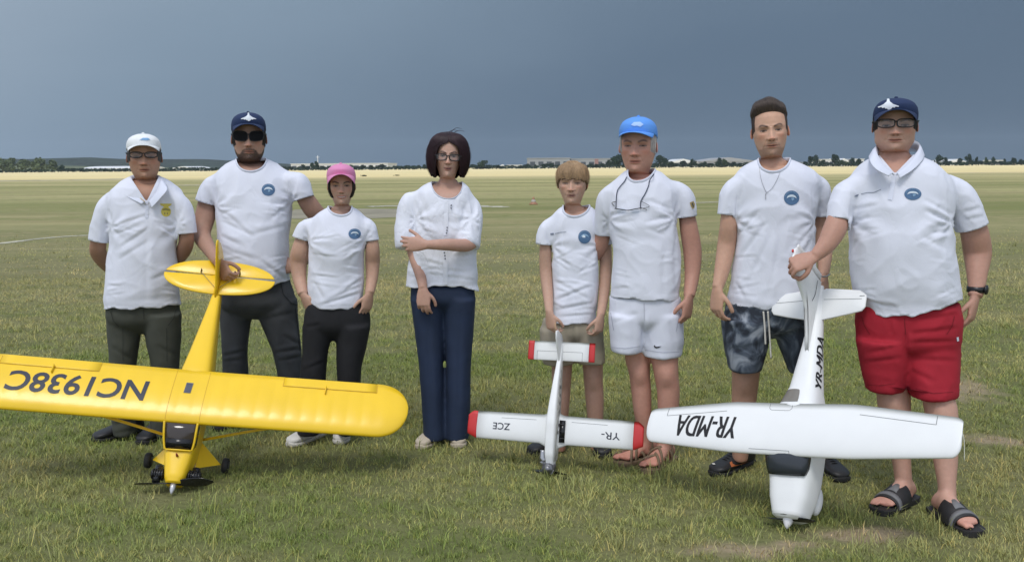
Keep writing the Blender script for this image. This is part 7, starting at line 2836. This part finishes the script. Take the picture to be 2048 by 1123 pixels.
# windshield wraps from the top on to the sides
A = Acc()
R = []
for y, hw, z, dz in ((.200, .078, .083, .022), (.225, .087, .0965, .034), (.262, .092, .111, .040), (.290, .0930, .117, .034)):
    R.append([(-hw - .0035, y + .012, z - dz), (-hw * .97 - .003, y + .003, z - dz * .35), (-hw * .75, y, z - .002), (-hw * .3, y - .002, z + .003), (hw * .3, y - .002, z + .003), (hw * .75, y, z - .002), (hw * .97 + .003, y + .003, z - dz * .35), (hw + .0035, y + .012, z - dz)])
R2 = [np.array(r) + np.array([0, 0, .002]) for r in R]
A.rings(np.array(R2), close=False, caps=False)
ws = pl.part('windshield', A, mat('smoked_pane', (.030, .036, .044), rough=.18, spec=.5), fus)
so = ws.modifiers.new('t', 'SOLIDIFY')
so.thickness = .003
pane = mat('pane_tan', (.20, .185, .16), rough=.15)
o_ = np.array([(-.074, .522), (-.066, .514), (.008, .514), (.016, .522), (.010, .566), (-.002, .578), (-.054, .578), (-.064, .566)])
c_ = o_.mean(0)
pts = [c_] + [c_ + (p - c_) * k for k in (.5, .8, 1.0) for p in cr_interp(np.vstack([o_, o_[:1]]), 33)[:32]]
Fc = [(0, 1 + i, 1 + (i + 1) % 32) for i in range(32)] + [(1 + 32 * k + i, 1 + 32 * k + 32 + i, 1 + 32 * k + 32 + (i + 1) % 32, 1 + 32 * k + (i + 1) % 32) for k in range(2) for i in range(32)]
mesh_obj('rear_window', pl.w(ray_drape(FUSA, pts, 'z', .002)), Fc, pane, fus)
# registration on the right side, running towards the tail
V, T = text2d('YR-MDA', .0, .2)
V, T, lift = embolden(V, T, .018)
yy = .600 + .250 * V[:, 0]
zz = .012 + .042 * V[:, 1] - .010 * V[:, 0]
L3 = ray_drape(FUSA, list(zip(yy, zz)), 'x', .0018)
L3[:, 0] += lift
mesh_obj('lettering', pl.w(L3), T, M_PRINT_BLACK, fus, smooth=False)
A = Acc()
A.rings(np.array([[(k * math.cos(q), y, -.008 + k * math.sin(q) + .008) for q in np.linspace(0, 2 * np.pi, 22, endpoint=False)] for y, k in ((.0, .002), (.01, .010), (.025, .018), (.042, .024), (.050, .024))]))
pl.part('spinner', A, mat('spinner_white', (.78, .78, .80), rough=.3))
A = Acc()
A.tube([(0, .046, .0), (0, .052, 0)], .050, seg=24, n=3)
pl.part('cowl_intake', A, M_BLACKP, fus)
pl.prop(.040, .125, .024, M_BLACKP, .55, math.radians(8))
for nm, c_, sc_ in (('wheel_pant', (.040, .165, -.150), 1.0), ('wheel_pant', (-.085, .165, -.150), 1.0)):
    A = Acc()
    A.ellipsoid(c_, (.024, .062, .034), seg=20, rows=12)
    wp = pl.part(nm, A, M_FOAM)
    A = Acc()
    A.tube([(c_[0], c_[1] + .004, c_[2] + .02), (c_[0] * .6, c_[1] + .02, -.085)], .008, seg=10, n=4)
    pl.part('gear_leg', A, M_FOAM, wp)
    A = Acc()
    A.tube([(c_[0] - .010, c_[1] - .01, c_[2] - .022), (c_[0] + .010, c_[1] - .01, c_[2] - .022)], .024, seg=18, n=3)
    pl.part('tyre', A, M_BLACKP, wp)
for sg in (-1, 1):
    A = slab([(sg * .010, .925), (sg * .14, .950), (sg * .205, .965), (sg * .219, .985), (sg * .219, 1.040), (sg * .215, 1.060), (sg * .205, 1.064), (sg * .03, 1.085), (sg * .010, 1.075)], 'z', .026, .011)
    sb = pl.part('stabilizer', A, M_FOAM)
    strip(pl, 'elevator_line', [(sg * .028, 1.028), (sg * .200, 1.022)], .0022, M_SCORE, sb, lambda q: np.column_stack([q, np.full(len(q), .0322)]))
    A = Acc()
    A.box((sg * .200, 1.036, .0322), (.011, .0012, .0006))
    pl.part('tab', A, M_SCORE, sb)
A = slab([(.74, .052), (.84, .080), (.93, .115), (.985, .19), (1.04, .285), (1.06, .312), (1.09, .322), (1.135, .318), (1.150, .300), (1.135, .20), (1.122, .10), (1.118, .03), (1.06, .03), (.90, .04)], 'x', 0, .016)
fn = pl.part('fin', A, M_FOAM)
A = slab([(1.124, .035), (1.150, .30), (1.172, .29), (1.152, .035)], 'x', 0, .010)
pl.part('rudder', A, M_FOAM, fn)
A = Acc()
A.tube([(.009, .99, .10), (.011, 1.03, .085), (.010, 1.10, .08)], .0015, seg=6, n=8)
pl.part('pushrod', A, M_SCORE, fn)
A = Acc()
A.ellipsoid((0, 1.118, .328), (.005, .008, .006), seg=12, rows=6)
pl.part('red_tip', A, mat('tip_red', (.55, .03, .02), rough=.3), fn)  # small red bead at the top of the fin
A = Acc()
tp = (.684, .40, wg.z(.684))
A.tube([tp, (.690, .37, tp[2] - .01), (.690, .30, tp[2] - .03)], .0014, seg=6, n=10)
pl.part('loose_tape', A, mat('tape_pale', (.6, .6, .5), rough=.5), wobj)
# ------------------------------------------------------------------ grass blades (real geometry, one object)
def grass():
    def dens(x, y):
        return 0.5 + 0.5 * np.sin(x * 1.7 + 1.3 * np.sin(y * 1.1)) * np.sin(y * 2.1 + x * .6)
    rg = np.random.default_rng(11)
    soil = SOIL_SPOTS
    V, Fc, n0 = [], [], 0
    zones = ((2.95, 4.6, 8800, .021, .0030, 2), (4.6, 7.5, 5600, .023, .0036, 2), (7.5, 13, 1900, .027, .0058, 1), (13, 22, 260, .026, .011, 1))
    for y0, y1, per, hh, wd_, segs in zones:
        half = lambda y: .60 * y + .35
        area = (half(y0) + half(y1)) * (y1 - y0)
        n = int(per * area)
        y = np.sqrt(rg.uniform(y0 ** 2, y1 ** 2, n))
        x = rg.uniform(-1, 1, n) * half(y)
        # tufting: pull a share of the blades towards tuft centres
        k = rg.uniform(0, 1, n) < .62
        cell = .11 * (1 + (y > 7.5) * 1.0 + (y > 13) * 2)
        cxx = (np.floor(x / cell) + .5 + .42 * np.sin(np.floor(x / cell) * 12.9 + np.floor(y / cell) * 78.2)) * cell
        cyy = (np.floor(y / cell) + .5 + .42 * np.sin(np.floor(x / cell) * 39.3 + np.floor(y / cell) * 11.1)) * cell
        x = np.where(k, cxx + rg.normal(0, .20, n) * cell, x)
        y = np.where(k, cyy + rg.normal(0, .20, n) * cell, y)
        lumps = .55 + .75 * (0.5 + 0.5 * np.sin(np.floor(x / cell) * 3.7) * np.sin(np.floor(y / cell) * 5.1)) * k
        keep = rg.uniform(0, 1, n) < np.clip((22.5 - y) / 10, 0, 1)
        for c, rx, ry in soil:
            d = ((x - c[0]) / (rx[0] - c[0])) ** 2 + ((y - c[1]) / (ry[1] - c[1])) ** 2
            keep &= rg.uniform(0, 1, n) < .30 + .7 * sstep(d + .5 * np.sin(x * 23) * np.sin(y * 19), .4, 1.5)
        dp = np.hypot((x + 1.55) / .26, (y - 4.20) / .16)
        keep &= (dp > 1) | (rg.uniform(0, 1, n) < .25)
        x, y, lumps = x[keep], y[keep], lumps[keep]
        n = len(x)
        h = hh * lumps * rg.lognormal(0, .38, n) * (1.0 + .55 * dens(x, y))
        h = np.minimum(h, .10)
        w = wd_ * rg.uniform(.6, 1.3, n)
        az = rg.uniform(0, 2 * np.pi, n)
        lean = rg.uniform(.15, 1.15, n) * h
        dx, dy = np.cos(az), np.sin(az)
        # width vector roughly across the view so blades do not vanish edge-on
        wa = rg.normal(0, .6, n)
        wx, wy = np.cos(wa), np.sin(wa)
        rows = []
        if segs == 1:
            ts, ws = (0, 1), (1, 0)
        elif segs == 2:
            ts, ws = (0, .55, 1), (1, .75, 0)
        else:
            ts, ws = (0, .38, .72, 1), (1, .9, .6, 0)
        P = []
        for t, k_ in zip(ts, ws):
            cx, cy, cz = x + dx * lean * t ** 1.8, y + dy * lean * t ** 1.8, h * t * (1 - .22 * t * (lean / h))
            if k_ > 0:
                P.append(np.column_stack([cx - wx * w * k_ / 2, cy - wy * w * k_ / 2, cz]))
                P.append(np.column_stack([cx + wx * w * k_ / 2, cy + wy * w * k_ / 2, cz]))
            else:
                P.append(np.column_stack([cx, cy, cz]))
        m = len(P)
        VV = np.stack(P, 1).reshape(-1, 3)
        base = n0 + np.arange(n) * m
        tri = []
        for s_ in range(len(ts) - 2):
            a = base + 2 * s_
            tri.append(np.column_stack([a, a + 1, a + 3]))
            tri.append(np.column_stack([a, a + 3, a + 2]))
        a = base + 2 * (len(ts) - 2)
        tri.append(np.column_stack([a, a + 1, a + 2]))
        V.append(VV)
        Fc.append(np.vstack(tri))
        n0 += n * m
    # taller tufts and dry stalks the mower missed
    spots = [gnd(a, b)[:2] for a, b in ((1120, 985), (1160, 975), (1060, 1000), (1180, 1000), (1100, 965), (830, 900), (1000, 905), (560, 930), (1400, 985), (1960, 1000), (1330, 965))]
    spots += [(rg.uniform(-.56, .56) * yy_, yy_) for yy_ in rg.uniform(3.0, 6.5, 70)]
    for sx_, sy_ in spots:
        nb_ = int(rg.integers(9, 22))
        bx = sx_ + rg.normal(0, .028, nb_)
        by = sy_ + rg.normal(0, .028, nb_)
        h = rg.uniform(.04, .115, nb_)
        az = rg.uniform(0, 6.28, nb_)
        ln = h * rg.uniform(.15, .9, nb_)
        w = .0034
        P = [np.column_stack([bx - w / 2, by, 0 * h]), np.column_stack([bx + w / 2, by, 0 * h]),
             np.column_stack([bx + np.cos(az) * ln * .35 - w * .35, by + np.sin(az) * ln * .35, h * .6]), np.column_stack([bx + np.cos(az) * ln * .35 + w * .35, by + np.sin(az) * ln * .35, h * .6]),
             np.column_stack([bx + np.cos(az) * ln, by + np.sin(az) * ln, h * (1 - .2 * ln / h)])]
        V.append(np.stack(P, 1).reshape(-1, 3))
        base = n0 + np.arange(nb_) * 5
        Fc.append(np.vstack([np.column_stack([base, base + 1, base + 3]), np.column_stack([base, base + 3, base + 2]), np.column_stack([base + 2, base + 3, base + 4])]))
        n0 += nb_ * 5
    V = np.vstack(V)
    T = np.vstack(Fc)
    me = bpy.data.meshes.new('grass')
    me.vertices.add(len(V))
    me.vertices.foreach_set('co', V.astype(np.float32).ravel())
    me.loops.add(len(T) * 3)
    me.loops.foreach_set('vertex_index', T.astype(np.int32).ravel())
    me.polygons.add(len(T))
    me.polygons.foreach_set('loop_start', np.arange(0, len(T) * 3, 3, dtype=np.int32))
    me.polygons.foreach_set('loop_total', np.full(len(T), 3, dtype=np.int32))
    me.update()
    m = bpy.data.materials.new('grass_blade')
    m.use_nodes = True
    t = m.node_tree
    b = t.nodes['Principled BSDF']
    b.inputs['Roughness'].default_value = .7
    b.inputs['Specular IOR Level'].default_value = .2
    c = field_colour(t, 1.70)
    # blade to blade variation and straw-coloured dead blades
    g = N(t, 'ShaderNodeNewGeometry')
    rp_ = N(t, 'ShaderNodeValToRGB')
    rp_.color_ramp.elements[0].color = (.62, .66, .55, 1)
    rp_.color_ramp.elements[1].color = (1.6, 1.38, 1.10, 1)
    rp_.color_ramp.elements[1].position = 1.0
    for p_, c_ in ((.45, (.95, 1.0, .9, 1)), (.80, (1.15, 1.18, 1.0, 1)), (.90, (1.55, 1.35, 1.1, 1))):
        e = rp_.color_ramp.elements.new(p_)
        e.color = c_
    t.links.new(g.outputs['Random Per Island'], rp_.inputs[0])
    mx = N(t, 'ShaderNodeMix', data_type='RGBA', blend_type='MULTIPLY')
    mx.inputs[0].default_value = 1
    t.links.new(c, mx.inputs[6])
    t.links.new(rp_.outputs[0], mx.inputs[7])
    t.links.new(mx.outputs[2], b.inputs['Base Color'])
    me.materials.append(m)
    o = bpy.data.objects.new('grass', me)
    COL.objects.link(o)
    o['kind'] = 'stuff'
    return len(T)


print('grass tris', grass())
